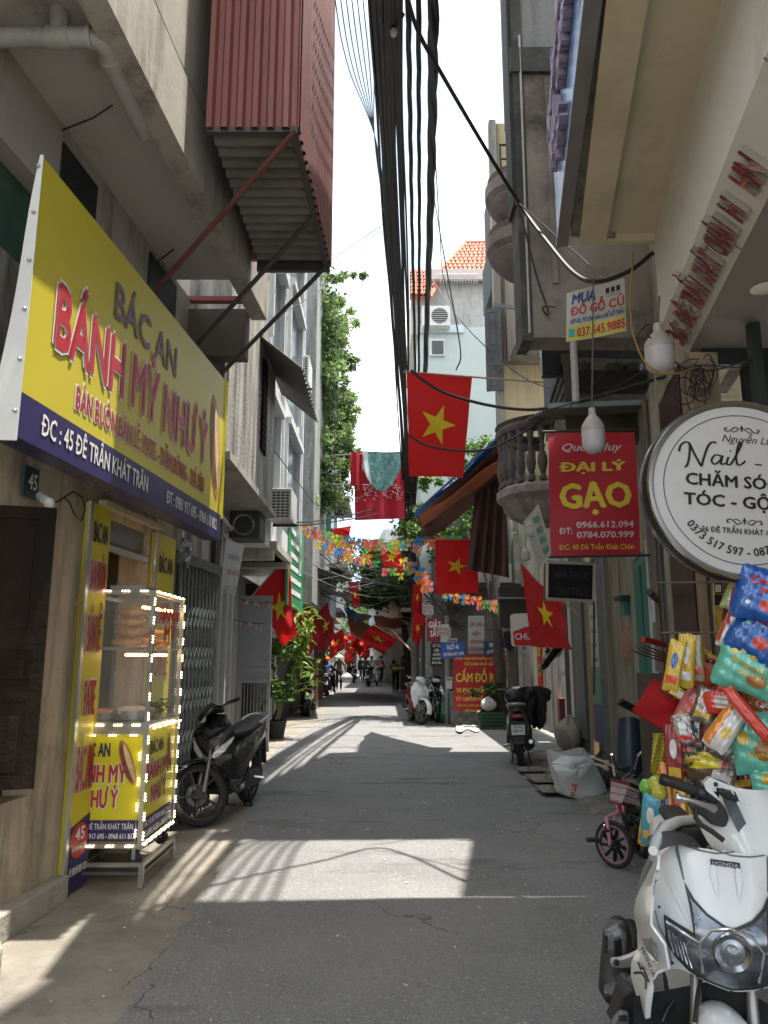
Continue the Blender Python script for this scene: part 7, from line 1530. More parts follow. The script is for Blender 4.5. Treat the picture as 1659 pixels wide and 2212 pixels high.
# food in the cart
crust = M('bread_crust', (.50, .24, .07), .5, var=.4, scale=7, dirt=(.68, .47, .22), dscale=6, damt=.35)
def loaf(lab, c, yaw, s=1):
    R = Matrix.Rotation(yaw, 3, 'Z'); c = Vector(c); m = MB()
    m.grid(lambda u, v: c+R @ V((2*v-1)*.125*s, .066*s*sin(pi*min(max(v, .02), .98))**.5*cos(2*pi*u)*(1+.06*sin(14*v)), .042*s+.041*s*sin(pi*min(max(v, .02), .98))**.5*sin(2*pi*u)*(1+.08*sin(14*v+1))), 18, 20)
    return m.build('bread_loaf', crust, None, smooth=True, label=lab, cat='bread', group='bread loaves on the glass shelf of the cart')
for k, (lb_, x, y, z, yw_) in enumerate((('bottom loaf of the bread stack on the cart shelf', -1.93, 5.80, 1.626, .05), ('second loaf from the bottom of the bread stack in the cart', -1.91, 5.80, 1.702, -.08), ('third loaf from the bottom of the bread stack in the cart', -1.92, 5.81, 1.778, .06), ('top loaf of the bread stack in the cart', -1.90, 5.80, 1.852, -.04), ('loaf lying behind the bread stack on the cart shelf', -1.86, 5.98, 1.626, .5), ('loaf leaning on the rear loaf by the cart side glass', -1.84, 6.12, 1.70, -.4), ('end loaf nearest the far glass of the cart', -1.86, 6.25, 1.63, .2))): loaf(lb_, (x, y, z), yw_, .95)
for lb_, x, y, w3, h3, mt in (('steel bowl of pale shredded filling on the cart counter', -1.86, 5.82, .15, .07, M('pale_filling', (.5, .47, .36), .8, var=.4, scale=40)), ('tray of pink sliced meat at the cart counter edge', -2.08, 5.84, .12, .05, M('meat', (.42, .17, .11), .5, var=.4, scale=20)), ('tray of red chilli and ham beside the herbs in the cart', -1.88, 6.14, .12, .04, M('ham', (.5, .22, .17), .5, var=.4, scale=25))):
    t = thing('food_tray', lb_, 'tray', (x, y, zc2+.035)); MB().lathe([(w3*.8, 0), (w3, h3), (w3*.96, h3), (w3*.76, .006), (0, .006)], (x, y, zc2+.037), seg=20).build('tray', steel, t, smooth=True)
    lump('food', (x, y, zc2+.04+h3*.8), (w3*.85, w3*.85, .035), mt, t, 3)
leafcloud('herbs', leaf_m, [((-1.84, 6.2, 1.16), .09, (1, 1, .5), 1)], 260, .04, seed=61, kind='stuff', label='small heap of green herbs behind the side glass of the cart', cat='herbs')
ss_ = thing('glass_sticker', 'red sticker lettering on the side glass of the bread cart', 'sticker', (cx1+.006, 6.1, 1.7))
letters('BÁNH', redp, ss_, (cx1+.006, 6.07, 1.84), (0, 1, 0), (0, 0, 1), w=.5, h=.1, bold=.05); letters('MỲ', redp, ss_, (cx1+.006, 6.1, 1.68), (0, 1, 0), (0, 0, 1), w=.3, h=.12, bold=.05)

# --- RIGHT FOREGROUND: bicycle, sacks, snacks
def sackbig():
    def f(u, v):
        a = 2*pi*u; r = (.30, .24)[0]*(1+.06*sin(3*a+1)+.04*sin(8*a+6*v))*(1-.25*v**2)*(sin(min(1, v*6+.25)*pi/2)); b = .22*(1+.05*sin(4*a))*(1-.1*v)
        lean = -.16*v**1.5
        return V(2.24+r*cos(a)*.95+lean, 9.1+b*sin(a), .0+.50*v+.03*sin(2*a+1)*v)
    m = MB().grid(f, 36, 18); 
    return m
wov = M('woven_white_sack', (.76, .77, .79), .55, var=.06, scale=4, bump=.5, bscale=12, trans=.12)
sk_ = thing('sack', 'bulging white woven sack with its mouth flopped open beside the road', 'sack', (1.85, 8.9, 0))
sackbig().build('body', wov, sk_, smooth=True, angle=180)
W9 = lambda x, y, Y=8.75: PY(1900/1.8228+x*.1984, 2600/1.8228+y*.1984, Y)
f_o = [W9(*p) for p in ((750, 1115, 8.55), (900, 1055, 8.6), (1110, 1022, 8.75), (1190, 1080, 8.8), (1225, 1130, 8.8), (1180, 1220, 8.7), (1070, 1315, 8.6), (1000, 1330, 8.55), (880, 1300, 8.5), (790, 1220, 8.5))]
cc = sum(f_o, V(0, 0, 0))/len(f_o)+V(0, -.07, .02); n_o = len(f_o)
MB().grid(lambda u, v: (lambda k, t_: (f_o[k % n_o].lerp(f_o[(k+1) % n_o], t_)).lerp(cc, v)+V(0, -.04*sin(pi*v)+.012*sin(9*u*2+5*v), .015*sin(23*u)*(1-v)))(int(u*n_o*.9999), u*n_o*.9999-int(u*n_o*.9999)), 60, 8).build('flap', wov, sk_, smooth=True, angle=180)
MB().prism([W9(975, 1345, 8.52), W9(1030, 1352, 8.52), W9(1000, 1480, 8.55), W9(958, 1478, 8.55)], V(0, .02, 0)).build('red_print', redp, sk_)
for k in range(3): letters('OXD'[k], whi, sk_, W9(985-4*k, 1395+32*k, 8.50), (1, 0, 0), (0, 0, 1), w=.05, h=.035, bold=.02)
sack('greyish plastic sack slumped against the shaded doorway behind the white sack', (3.12, 13.2, 0), (.24, .22, .3), M('grey_sack', (.36, .31, .28), .6, var=.15, trans=.1), 15, name='sack', cat='sack')
sack('dark rubbish bundle pressed between the white sack and the wall', (2.62, 9.5, 0), (.22, .25, .22), M('dark_sack', (.07, .065, .06), .6, var=.3), 16, name='sack', cat='sack')
t = thing('bamboo_handle', 'pale bent tube with a cream clamp lying over the back of the white sack', 'tube', tuple(W9(1350, 1150, 8.4)))
MB().tube([W9(1205, 1060, 8.9), W9(1330, 1105, 8.5), W9(1420, 1150, 8.3), W9(1440, 1260, 8.2)], .012, 8).tube([W9(1215, 1130, 8.8), W9(1300, 1150, 8.5), W9(1360, 1185, 8.3)], .016, 8).build('tube', M('cream_tube', (.55, .5, .38), .5), t, smooth=True)
MB().cbox(W9(1350, 1140, 8.25), (.035, .02, .10), X=(1, 0, -.3), Z=(.3, 0, 1)).build('clamp', M('cream_tube', (.55, .5, .38), .5), t)
for k, (x, y, r) in enumerate(((2.0, 9.3, .10), (2.1, 10.1, .13), (2.02, 10.9, .09))):
    t = MB().grid(lambda u, v: V(x+(u-.5)*r*4, y+(v-.5)*r*5, .062+.01*sin(pi*u)*sin(pi*v)), 4, 4, thick=.01).build('broken_slab', pav2, label=('thin broken concrete flake by the white sack', 'middle broken concrete flake along the kerb edge', 'small broken flake near the black scooter')[k], cat='slab', smooth=True)
# pink child bicycle
pinkm = M('pink_paint', (.62, .24, .34), .3, var=.06, coat=.5); mar = M('maroon_plastic', (.14, .015, .05), .4); bkm = M('pale_pink_weave', (.62, .50, .52), .6)
bi = thing('child_bicycle', 'small pink bicycle with a chequered front basket by the snack stall', 'bicycle', (1.75, 6.3, 0))
Wb = lambda x, y, Y: PY(1206.9+x*.2725, 1645.8+y*.2725, Y)
fwc = Wb(440, 680, 6.12); fwc.z = .168; Ab = V(.80, .60, .0).normalized()   # front axle direction
fw_d = V(.6, -.8, 0)
wheel(bi, fwc, .168, .045, Ab, M('pink_rim', (.35, .2, .3), .4), spokes=9, disc=False, hub=.02, name='front_wheel', sm=blk)
crn = Wb(480, 380, 6.25)
for s in (1, -1): MB().tube([fwc+Ab*s*.045, fwc+Ab*s*.045+V(-.01, .03, .19), crn+Ab*s*.03+V(0, 0, -.02), crn], .015, 10).build('fork', pinkm, bi, smooth=True)
MB().tube([crn, Wb(480, 330, 6.27), Wb(490, 200, 6.35)], .018, 10).build('head_tube', redp, bi, smooth=True)
ft = [Wb(415, 140, 6.05), Wb(560, 175, 5.95), Wb(650, 215, 6.15), Wb(520, 170, 6.3)]; fb = [Wb(408, 312, 6.1), Wb(500, 330, 6.02), Wb(600, 355, 6.18), Wb(510, 320, 6.28)]
bs2 = MB(); 
basket = thing('wire_basket', 'pink chequered plastic basket', 'x', (0, 0, 0)); bpy.data.objects.remove(basket)
bkp = MB()
for k in range(4):
    bkp.bar(ft[k], ft[(k+1) % 4], .016, .022)
bask = bkp.build('basket_rim', mar, bi)
MB().tube([fb[0], fb[1], fb[2], fb[3], fb[0]], .009, 6).build('basket_base', mar, bi)
for k in (0, 1, 3, 2):
    a0_, a1_, b0_, b1_ = ft[k], ft[(k+1) % 4], fb[k], fb[(k+1) % 4]; nn = 11
    for i in range(nn):
        u = (i+.5)/nn; MB().bar(a0_.lerp(a1_, u), b0_.lerp(b1_, u), .009, .003, up=(a1_-a0_).cross(V(0, 0, 1))).build('basket_strip', bkm, bi)
    for j in range(6):
        v = (j+.5)/6; MB().bar(a0_.lerp(b0_, v), a1_.lerp(b1_, v), .008, .004, up=(0, 0, 1)).build('basket_strip', mar if j % 2 else bkm, bi)
MB().tube([Wb(560, 40, 6.4), Wb(470, 60, 6.35), Wb(430, 0, 6.3), Wb(420, -60, 6.25)], .011, 8).tube([Wb(470, 60, 6.35), Wb(620, 90, 6.5), Wb(650, 60, 6.55)], .011, 8).build('handlebar', chrome, bi, smooth=True)
for q_ in ((500, 130, 560, 90, 620, 150), (520, 160, 600, 100, 650, 120)): MB().tube([Wb(q_[0], q_[1], 6.2), Wb(q_[2], q_[3], 6.15), Wb(q_[4], q_[5], 6.3)], .004, 5).build('brake_cable', galv, bi)
rwb = V(2.12, 6.95, .17); wheel(bi, rwb, .168, .045, V(.9, -.45, 0), blk, spokes=9, disc=False, hub=.02)
MB().tube([crn+V(0, .03, .02), V(1.95, 6.55, .27), rwb], .018, 8).tube([V(1.95, 6.55, .27), V(2.03, 6.75, .55)], .014, 8).build('frame', pinkm, bi, smooth=True)
MB().tube([V(1.93, 6.5, .22), Wb(345, 560, 5.95), Wb(330, 640, 5.9)], .009, 8).tube([Wb(330, 640, 5.9), Wb(270, 620, 5.88)], .008, 6).build('crank', blk, bi)
MB().cbox(Wb(268, 615, 5.88), (.09, .05, .028), X=(1, .2, .06)).build('pedal', bmat, bi, bevel=.006)
MB().lathe([(.07, -.003), (.07, .003), (.05, .003), (.05, -.003), (.07, -.003)], V(1.93, 6.5, .22), (.9, -.4, 0), seg=20).build('chainring', galv, bi)
MB().cbox((2.05, 6.8, .58), (.10, .2, .04)).build('saddle', bmat, bi, bevel=.015)
MB().tube([fwc+Ab*.06, fwc+V(-.05, -.02, .1), Wb(360, 500, 6.0)], .006, 6).build('mudguard_stay', chrome, bi)
# green frame bike with spring shock behind
gb = thing('green_bicycle', 'dark green bicycle frame with a coil spring half hidden behind the snacks', 'bicycle', (2.1, 6.2, 0))
MB().tube([Wb(640, 120, 6.3), Wb(650, 300, 6.3), Wb(690, 430, 6.3), Wb(620, 470, 6.35)], .014, 8).tube([Wb(640, 120, 6.3), Wb(720, 30, 6.2), Wb(760, 10, 6.2)], .012, 8).tube([Wb(550, 440, 6.4), Wb(650, 470, 6.4)], .03, 8).build('frame', M('dark_green_paint', (.03, .09, .06), .4), gb, smooth=True)
sp_c = [Wb(708, 270, 6.15), Wb(712, 400, 6.15)]
MB().tube([sp_c[0].lerp(sp_c[1], i/70)+V(.028*cos(i*.63), .028*sin(i*.63), 0) for i in range(71)], .005, 5).build('coil_spring', galv, gb)
MB().tube([Wb(560, -330, 6.6), Wb(565, -50, 6.5), Wb(575, 120, 6.5)], [.09, .11, .09], 14).build('wheel_cover', M('navy_cover', (.02, .03, .06), .4), gb, smooth=True)
MB().tube([Wb(600, 60, 6.2), Wb(630, -50, 6.15), Wb(700, -120, 6.1)], .012, 8).build('handlebar', chrome, gb)
wheel(gb, Wb(640, 560, 6.5), .2, .05, (1, .1, 0), blk, disc=False)
# ---------- snack packets: pillow bags with crimped ends
SN = lambda x, y, t: PT(2350/1.8228+x*.2604, 2250/1.8228+y*.2604, t)
def bag(lab, c, w_, h_2, rot, mat, t_, seed=0, puff=.28, yaw=-.35, bands=(), text=None, name='snack_packet', tm=None, fringe=True):
    """c: centre px in the stall close-up; w_, h_2 metres"""
    c = SN(*c, t_); rn = random.Random(seed*7+3); ph = [rn.uniform(0, 6) for _ in range(6)]
    F = V(-.42+yaw*.3, -1, .05+rn.uniform(-.1, .1)).normalized(); X = F.cross(V(0, 0, -1)).normalized()*-1; X = V(0, 0, 1).cross(F)*-1; X.normalize(); X = X if X.x > 0 else -X; Y = F.cross(X); Y = Y if Y.z > 0 else -Y
    cr, sr = cos(rot), sin(rot); X2 = X*cr+Y*sr; Y2 = Y*cr-X*sr
    def f(u, v, s, off=0):
        a, b = 2*u-1, 2*v-1
        th = puff*w_*.5*max(0, (1-a**4))**.6*max(0, (1-b**4))**.7
        pin = 1-.10*abs(b)**6+.04*sin(3*b+ph[0])
        cr_ = .03*w_*(sin(21*a+ph[1]+3*b)*abs(b)**5+.5*sin(13*b+ph[2])*abs(a)**5)+.02*w_*sin(9*a+6*b+ph[3])*sin(7*b-5*a+ph[4])
        return c+X2*(a*w_/2*pin)+Y2*(b*h_2/2*(1+.03*sin(4*a+ph[5])))+F*(s*th+cr_+off)
    t = thing(name, lab, 'snack packet', tuple(c-V(0, 0, h_2/2)), 'snack packets hung on the stall')
    m = MB(); m.grid(lambda u, v: f(u, v, 1), 18, 22); m.grid(lambda u, v: f(1-u, v, -1), 18, 22); m.build('packet', mat, t, smooth=True, angle=180)
    for (poly, mt, off) in bands:
        patch(poly, lambda a, b: f(a, b, 1, off), .07).build('print', mt, t, smooth=True, angle=180)
    if text:
        for s_, ub, vb, w3, h3, mt in text:
            letters(s_, mt, t, (0, 0, 0), (1, 0, 0), (0, 0, 1), w=w3*w_, h=h3*h_2, bold=.04, fn=lambda x, y: f(min(.98, max(.02, ub+x/w_)), min(.98, max(.02, vb+y/h_2)), 1, .004))
    return t
gp = lambda n, c: M('pack_'+n, c, .2, .12, var=.07, scale=9, coat=.5, bump=.35, bscale=7)
pb, pt_, pr_, po, pw, py_, psv, pmr, pgn = gp('blue', (.02, .11, .42)), gp('teal', (.14, .52, .42)), gp('red', (.62, .05, .03)), gp('orange', (.72, .26, .03)), gp('white', (.66, .66, .66)), gp('yellow', (.62, .42, .04)), M('pack_silver', (.42, .38, .36), .25, .8, var=.5, scale=12, bump=.8, bscale=16), gp('maroon', (.25, .02, .03)), gp('green', (.15, .42, .08))
circ = lambda cx_, cy_, r, n=14: [(cx_+r*cos(2*pi*k/n), cy_+r*.8*sin(2*pi*k/n)) for k in range(n)]
rectp = lambda a, b, c, d: [(a, b), (c, b), (c, d), (a, d)]
cheese = [(circ(.25, .75, .07, 8), py_, .005), (circ(.4, .82, .06, 8), py_, .005), (circ(.55, .74, .06, 8), py_, .005), (circ(.3, .6, .06, 8), py_, .005), (circ(.7, .3, .16), gp('brownish', (.35, .16, .04)), .004)]
bag('big blue crab flavoured crisp packet at the top right of the stall', (1375, 190), .26, .27, -.25, pb, 3.75, 1, bands=[(circ(.3, .3, .05), pw, .004), (circ(.6, .28, .12), pr_, .004)], text=[('Crab', .5, .66, .5, .16, pr_), ('Me', .62, .48, .3, .14, pr_)])
bag('second blue crisp packet with a red crab print below the first', (1350, 500), .25, .27, -.55, pb, 3.78, 2, bands=[(circ(.62, .3, .14), pr_, .004), (circ(.25, .55, .05), pt_, .004)], text=[('Crab', .40, .66, .5, .15, pr_)])
bag('sea green crisp packet with yellow cube print pointing left', (1245, 800), .29, .25, -.35, pt_, 3.8, 3, bands=cheese, text=[('Snack', .62, .5, .42, .1, py_), ('Bắp Ngọt', .62, .36, .45, .09, py_)])
bag('tall sea green crisp packet hanging beside the white handlebar cowl', (1300, 1430), .21, .31, .05, pt_, 3.85, 4, bands=[(circ(.3, .6, .14), py_, .004), (circ(.7, .4, .2), gp('brownish', (.35, .16, .04)), .004)], text=[('Nacho', .6, .3, .5, .08, py_)])
bag('small sea green packet low at the right edge of the stall', (1400, 1720), .14, .16, .2, pt_, 3.8, 5, bands=[(circ(.55, .5, .2), py_, .004)])
bag('orange brown crisp packet turned upside down at the right edge', (1400, 1120), .2, .22, pi+.2, gp('rust', (.36, .10, .03)), 3.9, 6, text=[('Relay', .4, .6, .5, .1, pw), ('Tôm', .45, .45, .3, .1, pw)])
bag('white packet with a red border hanging left of the blue crisps', (1200, 300), .12, .22, -.25, pw, 3.9, 7, bands=[(rectp(.02, .05, .14, .95), pr_, .004), (circ(.55, .35, .16), pr_, .004)], text=[('Tôm', .55, .62, .5, .09, pr_)])
bag('narrow white and red packet pointing down below the white one', (1110, 480), .09, .20, -.45, pw, 3.92, 8, bands=[(rectp(.02, .1, .2, .9), pr_, .004), (circ(.6, .6, .2), pr_, .004)])
bag('pale green and white packet half hidden behind the blue crisps', (1150, 190), .10, .18, -.5, gp('pale_green', (.42, .55, .25)), 4.0, 9, bands=[(rectp(.3, .1, .95, .6), pw, .004)])
bag('long glossy red packet crossing to the lower right', (1250, 1180), .06, .30, .62, pr_, 3.72, 10, puff=.6)
bag('glossy red packet standing upward behind the crossing red one', (1050, 950), .05, .22, -.5, pr_, 3.95, 11, puff=.6)
bag('red packet with a pale label lying across the middle of the stall', (1040, 1080), .17, .12, .1, pr_, 3.9, 12, bands=[(rectp(.3, .25, .7, .75), gp('pale', (.45, .38, .34)), .004)])
bag('orange and white striped packet hanging down in the middle', (1070, 1290), .12, .26, -.6, pw, 3.85, 13, bands=[(rectp(.02, .05, .35, .95), po, .004), (circ(.65, .4, .18), py_, .004)])
bag('grey white packet back beneath the striped orange one', (1110, 1430), .15, .2, -.5, psv, 3.95, 14)
for k, (x, y, w3, h3, r_, mt, ds) in enumerate(((640, 780, .10, .34, -.22, py_, 'left strip of yellow sachets at the top of the stall'), (740, 740, .11, .36, -.12, py_, 'right strip of yellow sachets at the top of the stall'), (800, 720, .12, .30, 0, gp('straw', (.45, .42, .28)), 'clear bag of pale sticks behind a yellow board'), (780, 1130, .15, .26, -.55, gp('pinkish', (.55, .15, .17)), 'shiny pink sachets bunched in the middle of the stall'), (900, 1110, .14, .24, -.3, psv, 'silver sachets fanned next to the pink ones'), (720, 1310, .13, .20, .2, psv, 'crumpled silver sachet at the left of the lower bunch'), (800, 1330, .12, .2, -.1, psv, 'crumpled silver sachet in the centre of the lower bunch'), (880, 1320, .13, .2, .3, psv, 'crumpled silver sachet at the right of the lower bunch'), (950, 1290, .10, .22, -.2, pmr, 'dark maroon sachet behind the silver ones'), (640, 1520, .11, .40, 0, pmr, 'long dark red packet hanging beside the yellow net'), (900, 1560, .26, .26, .06, gp('brown_clear', (.16, .10, .06)), 'clear bag of dried food with a yellow paper label'), (760, 1480, .18, .22, .3, gp('olive', (.12, .15, .06)), 'dark olive packet behind the labelled bag'), (1060, 1600, .16, .3, -.3, psv, 'grey cellophane packet beneath the striped one'), (580, 1950, .075, .58, .02, po, 'long bright orange packet strip under the green toy balls'), (670, 1960, .12, .42, -.05, py_, 'yellow packet with brown print right of the orange strip'), (740, 2030, .1, .3, .1, gp('gold', (.5, .33, .05)), 'gold packet just above the white scooter'), (445, 2060, .12, .34, -.12, gp('cyan', (.06, .32, .42)), 'blue toy packet low beside the pink bicycle'), (400, 2120, .07, .26, -.2, py_, 'narrow yellow packet at the bottom left of the stall'), (640, 1650, .1, .16, 0, pr_, 'small red square packet under the long dark red one'), (1160, 1650, .2, .3, .1, pmr, 'dark red carton shape in the shade of the stall'))):
    bag(ds, (x, y), w3*.82, h3*.8, r_, mt, 4.05+.12*((k*5) % 4)/4+(.15 if y > 1900 else 0), 20+k, puff=.35,
        bands=([(rectp(.12, .3, .88, .7), gp('label_yellow', (.75, .62, .03)), .006)] if k == 10 else [(circ(.5, .6, .2), random.choice([pr_, pw, po, pb]), .004), (rectp(.15, .15, .85, .3), random.choice([pw, pr_, py_]), .004)]), text=([('Bánh Đa Nem', .5, .58, .5, .05, pr_)] if k == 10 else None))
rnd = random.Random(8)
for k in range(46):
    x, y = rnd.uniform(600, 1400), rnd.uniform(640, 1740)
    if y < 1000 and 760 < x < 1150 and rnd.random() < .7: continue
    mt = rnd.choice([psv, psv, py_, pr_, pmr, gp('gold', (.5, .33, .05)), gp('brown_clear', (.16, .10, .06)), pt_, po, pw])
    cw = {'silver': 'silver', 'yellow': 'yellow', 'red': 'red', 'maroon': 'maroon', 'gold': 'gold', 'brown_clear': 'brown', 'teal': 'sea green', 'orange': 'orange', 'white': 'white'}[mt.name[5:]]
    zn = ('upper', 'middle', 'lower')[min(2, int((y-640)/367))]+' '+('edge beside the drain pipe', 'part above the toy balls', 'part over the scooter grip', 'part by the big crisp packets')[min(3, int((x-600)/200))]
    bag('small '+cw+' sachet in the crowded packets, '+zn, (x, y), rnd.uniform(.06, .12), rnd.uniform(.09, .17), rnd.uniform(-.8, .8), mt, 4.25+rnd.random()*.2, 60+k, puff=.3, bands=[(rectp(.1, .55, .9, .85), rnd.choice([pw, pr_, py_, pmr]), .003)])
# red cloth flag on a short stick, net bag, toy balls, roll, boards
t = thing('red_cloth', 'plain square red cloth with a frayed edge hanging in front of the snacks', 'cloth', tuple(SN(480, 1350, 4.5)))
q_ = [SN(485, 885, 4.5), SN(695, 1085, 4.35), SN(600, 1340, 4.3), SN(285, 1150, 4.6)]
MB().grid(lambda u, v: (q_[0]*(1-u)+q_[1]*u)*(1-v)+(q_[3]*(1-u)+q_[2]*u)*v+V(0, -.05*sin(pi*u*.9)*sin(pi*v)+.02*sin(5*u+6*v), -.006*(int(u*24) % 2)*(v > .97)), 26, 26, thick=.002).build('cloth', M('plain_red_cloth', (.42, .006, .012), .85, var=.06, trans=.15), t, smooth=True, angle=180)
MB().tube([SN(700, 1085, 4.37), SN(640, 1010, 4.4)], .01, 6).build('stick', M('dark_wood', (.04, .03, .025), .7), t)
netm = M('yellow_net', (.62, .52, .06), .6, trans=.2, alpha=.55)
t = thing('net_bag', 'yellow plastic net hanging down under the red cloth', 'net', tuple(SN(530, 1650, 4.3)))
for k in range(12):
    x0 = 470+11*k; MB().tube([SN(x0+12*sin(j*.9+k), 1345+48*j, 4.35+.03*sin(j+k)) for j in range(9)], .0042, 4).build('strand', M('net_strand', (.62, .52, .06), .5), t)
for k in range(12): MB().tube([SN(465+20*j, 1370+32*k+10*sin(j*2+k), 4.34) for j in range(8)], .003, 4).build('strand', M('net_strand', (.62, .52, .06), .5), t)
MB().grid(lambda u, v: SN(470+130*u-30*v, 1345+330*v, 4.37+.03*sin(9*u+7*v)), 12, 12).build('film', netm, t, smooth=True)
for k, (x, y, r, c, ds) in enumerate(((420, 1790, .047, (.15, .5, .06), 'bright green toy ball hanging by the pink basket'), (495, 1770, .05, (.5, .52, .06), 'yellow green toy ball right of the bright green one'), (515, 1835, .042, (.55, .5, .05), 'small yellow toy ball below the other two'))):
    MB().ell(SN(x, y, 4.3-.04*k), (r, r, r), 18, 12).build('toy_ball', M('ball%d' % k, c, .2, var=.3, scale=12, coat=.6), label=ds, cat='toy ball', group='toy balls hanging on the stall', smooth=True)
MB().tube([SN(960, 800, 4.1), SN(870, 960, 4.15)], .045, 14).build('red_roll', M('orange_red_roll', (.45, .08, .03), .4, var=.15), label='orange red wrapped roll leaning behind the red packets', cat='roll', smooth=True)
t = thing('display_board', 'yellow edged card with a white centre leaning at the left of the stall', 'card', tuple(SN(690, 1050, 4.25)))
MB().prism([SN(650, 935, 4.25), SN(760, 1010, 4.2), SN(705, 1075, 4.2), SN(598, 1005, 4.25)], (0, .01, 0)).build('card', py_, t); MB().prism([SN(655, 970, 4.24), SN(735, 1015, 4.19), SN(700, 1055, 4.19), SN(630, 1010, 4.24)], (0, .005, 0)).build('white_print', whi, t)
t = thing('display_board', 'upright yellow sided rack holding clear bags above the stall', 'rack', tuple(SN(870, 860, 4.2)))
MB().prism([SN(835, 570, 4.2), SN(895, 575, 4.25), SN(905, 880, 4.25), SN(840, 880, 4.2)], (0, .05, 0)).build('side', py_, t); MB().prism([SN(650, 575, 4.3), SN(742, 552, 4.3), SN(742, 600, 4.3), SN(650, 625, 4.3)], (0, .02, 0)).build('red_plate', redp, t)
# hooks rail and dark rack behind the packets
rk = thing('stall_rack', 'dark wire rack behind the hanging snack packets', 'rack', (2.1, 4.6, 0))
for x in (SN(620, 1500, 4.5).x, SN(1000, 1500, 4.5).x, SN(1400, 1500, 4.5).x): MB().tube([(x, 4.62, .05), (x, 4.62, 2.5)], .012, 6).build('post', blk, rk)
for z in (.5, .8, 1.1, 1.4, 1.7, 2.0, 2.3): MB().tube([(SN(560, 1500, 4.5).x, 4.6, z), (SN(1500, 1500, 4.5).x, 4.55, z)], .006, 5).build('wire', galv, rk)
MB().box(SN(640, 1500, 4.6).x, 4.75, .05, 4.2, 5.4, 1.45).build('shelf_block', M('dark_shelf', (.05, .04, .035), .8, var=.5, scale=7), rk)
for k in range(14):
    x = SN(640+60*k, 0, 4.6).x; z = .25+.28*((k*3) % 5); BX('carton', random.choice([pmr, py_, pr_, psv, gp('pale', (.45, .38, .34))]), rk, x, 4.68, z, x+.13, 4.74, z+.22)
# meter board on the yellow wall
t = thing('label_board', 'narrow board of black and yellow labels on the post above the stall', 'panel', tuple(SN(1010, 700, 5.0)))
MB().prism([SN(975, 90, 5.0), SN(1045, 95, 5.0), SN(1050, 540, 5.0), SN(985, 545, 5.0)], (0, .03, 0)).build('board', M('ochre_card', (.42, .33, .13), .7, var=.2), t)
for k, y in enumerate((90, 190)): MB().prism([SN(980, y, 4.98), SN(1040, y+3, 4.98), SN(1042, y+90, 4.98), SN(982, y+90, 4.98)], (0, .01, 0)).build('dark_label', blk, t)
for j in range(3): MB().prism([SN(988+16*j, 110, 4.97), SN(998+16*j, 111, 4.97), SN(998+16*j, 170, 4.97), SN(988+16*j, 170, 4.97)], (0, .005, 0)).build('white_print', whi, t)
MB().prism([SN(1000, 330, 4.98), SN(1036, 332, 4.98), SN(1038, 450, 4.98), SN(1002, 450, 4.98)], (0, .01, 0)).build('yellow_label', py_, t)
ORD = ['first', 'second', 'third', 'fourth', 'fifth', 'sixth', 'seventh', 'eighth', 'ninth', 'tenth', 'eleventh']
cab = M('black_cable', (.012, .012, .013), .5, var=.1)
def cable(name, lab, pts, r, group=None, steps=6, mat=cab, seg=6, cat='cable', twist=0, parent=None):
    P = [Vector(p) for p in pts]; P = [P[0]*2-P[1]]+P+[P[-1]*2-P[-2]]; o = []
    for i in range(1, len(P)-2):
        for k in range(steps):
            t = k/steps; a, b, c, d = P[i-1:i+3]; o.append(.5*((2*b)+(c-a)*t+(2*a-5*b+4*c-d)*t*t+(-a+3*b-3*c+d)*t**3))
    o.append(P[-2]); m = MB()
    if twist:
        for s in range(3):
            m.tube([p+Vector((cos(i*.75+s*2.09), 0, sin(i*.75+s*2.09)))*r*1.05 for i, p in enumerate(o)], r, 5)
    else: m.tube(o, r, seg)
    return m.build(name, mat, parent, smooth=True, **({} if parent else dict(label=lab, cat=cat, group=group)))
rnd = random.Random(99)
G1 = 'black cables of the thick overhead bundle'
pole = V(.96, 22.0, 6.4)
def T(y): return (1.0, .0)[0]
# main bundle: from above the camera to the cable pole; px samples at several heights
def trunk(xs, lab, r, twist=0, jit=.0, grp=G1, steps=7):
    """xs: list of (px, py, Y)"""
    pts = [PY(px+rnd.uniform(-jit, jit), py, Y) for px, py, Y in xs]
    return cable('cable', lab, pts, r, grp, twist=twist, steps=steps)
Ys = [4.2, 5.6, 7.6, 10.2, 13.6, 17.5, 21.5]; 
def col(pxs): 
    pys = [-230, 0, 250, 480, 700, 900, 1090]
    return [(p, y, Y) for p, y, Y in zip(pxs, pys, Ys)]
mainb = [(812, 817, 826, 838, 852, 866, 876), (880, 868, 858, 862, 868, 874, 882), (905, 880, 872, 870, 874, 878, 884)]
k = 0
for j in range(11):
    u = j/10; b = [a0+(a1-a0)*u for a0, a1 in zip((796, 800, 818, 830, 846, 862, 874), (850, 848, 852, 862, 872, 880, 886))]
    trunk(col(b), ORD[j]+' black cable from the left in the wide left strand of the bundle', .016+.007*(j % 3), jit=4)
for j in range(5):
    u = j/4; b = [a0+(a1-a0)*u for a0, a1 in zip((848, 850, 856, 864, 872, 878, 882), (872, 866, 870, 876, 882, 884, 888))]
    trunk(col(b), ORD[j]+' black cable from the left in the second strand of the bundle', .015+.006*(j % 2), jit=3)
trunk(col((884, 882, 886, 890, 895, 897, 890)), 'thin twisted cable right of the overhead bundle, first from the bundle', .015, twist=1, grp='twisted cables right of the bundle')
trunk(col((912, 905, 905, 906, 905, 903, 892)), 'thin twisted cable second to the right of the overhead bundle', .014, twist=1, grp='twisted cables right of the bundle')
trunk(col((948, 938, 935, 930, 922, 914, 894)), 'thick twisted cable outermost to the right of the overhead bundle', .027, twist=1, grp='twisted cables right of the bundle')
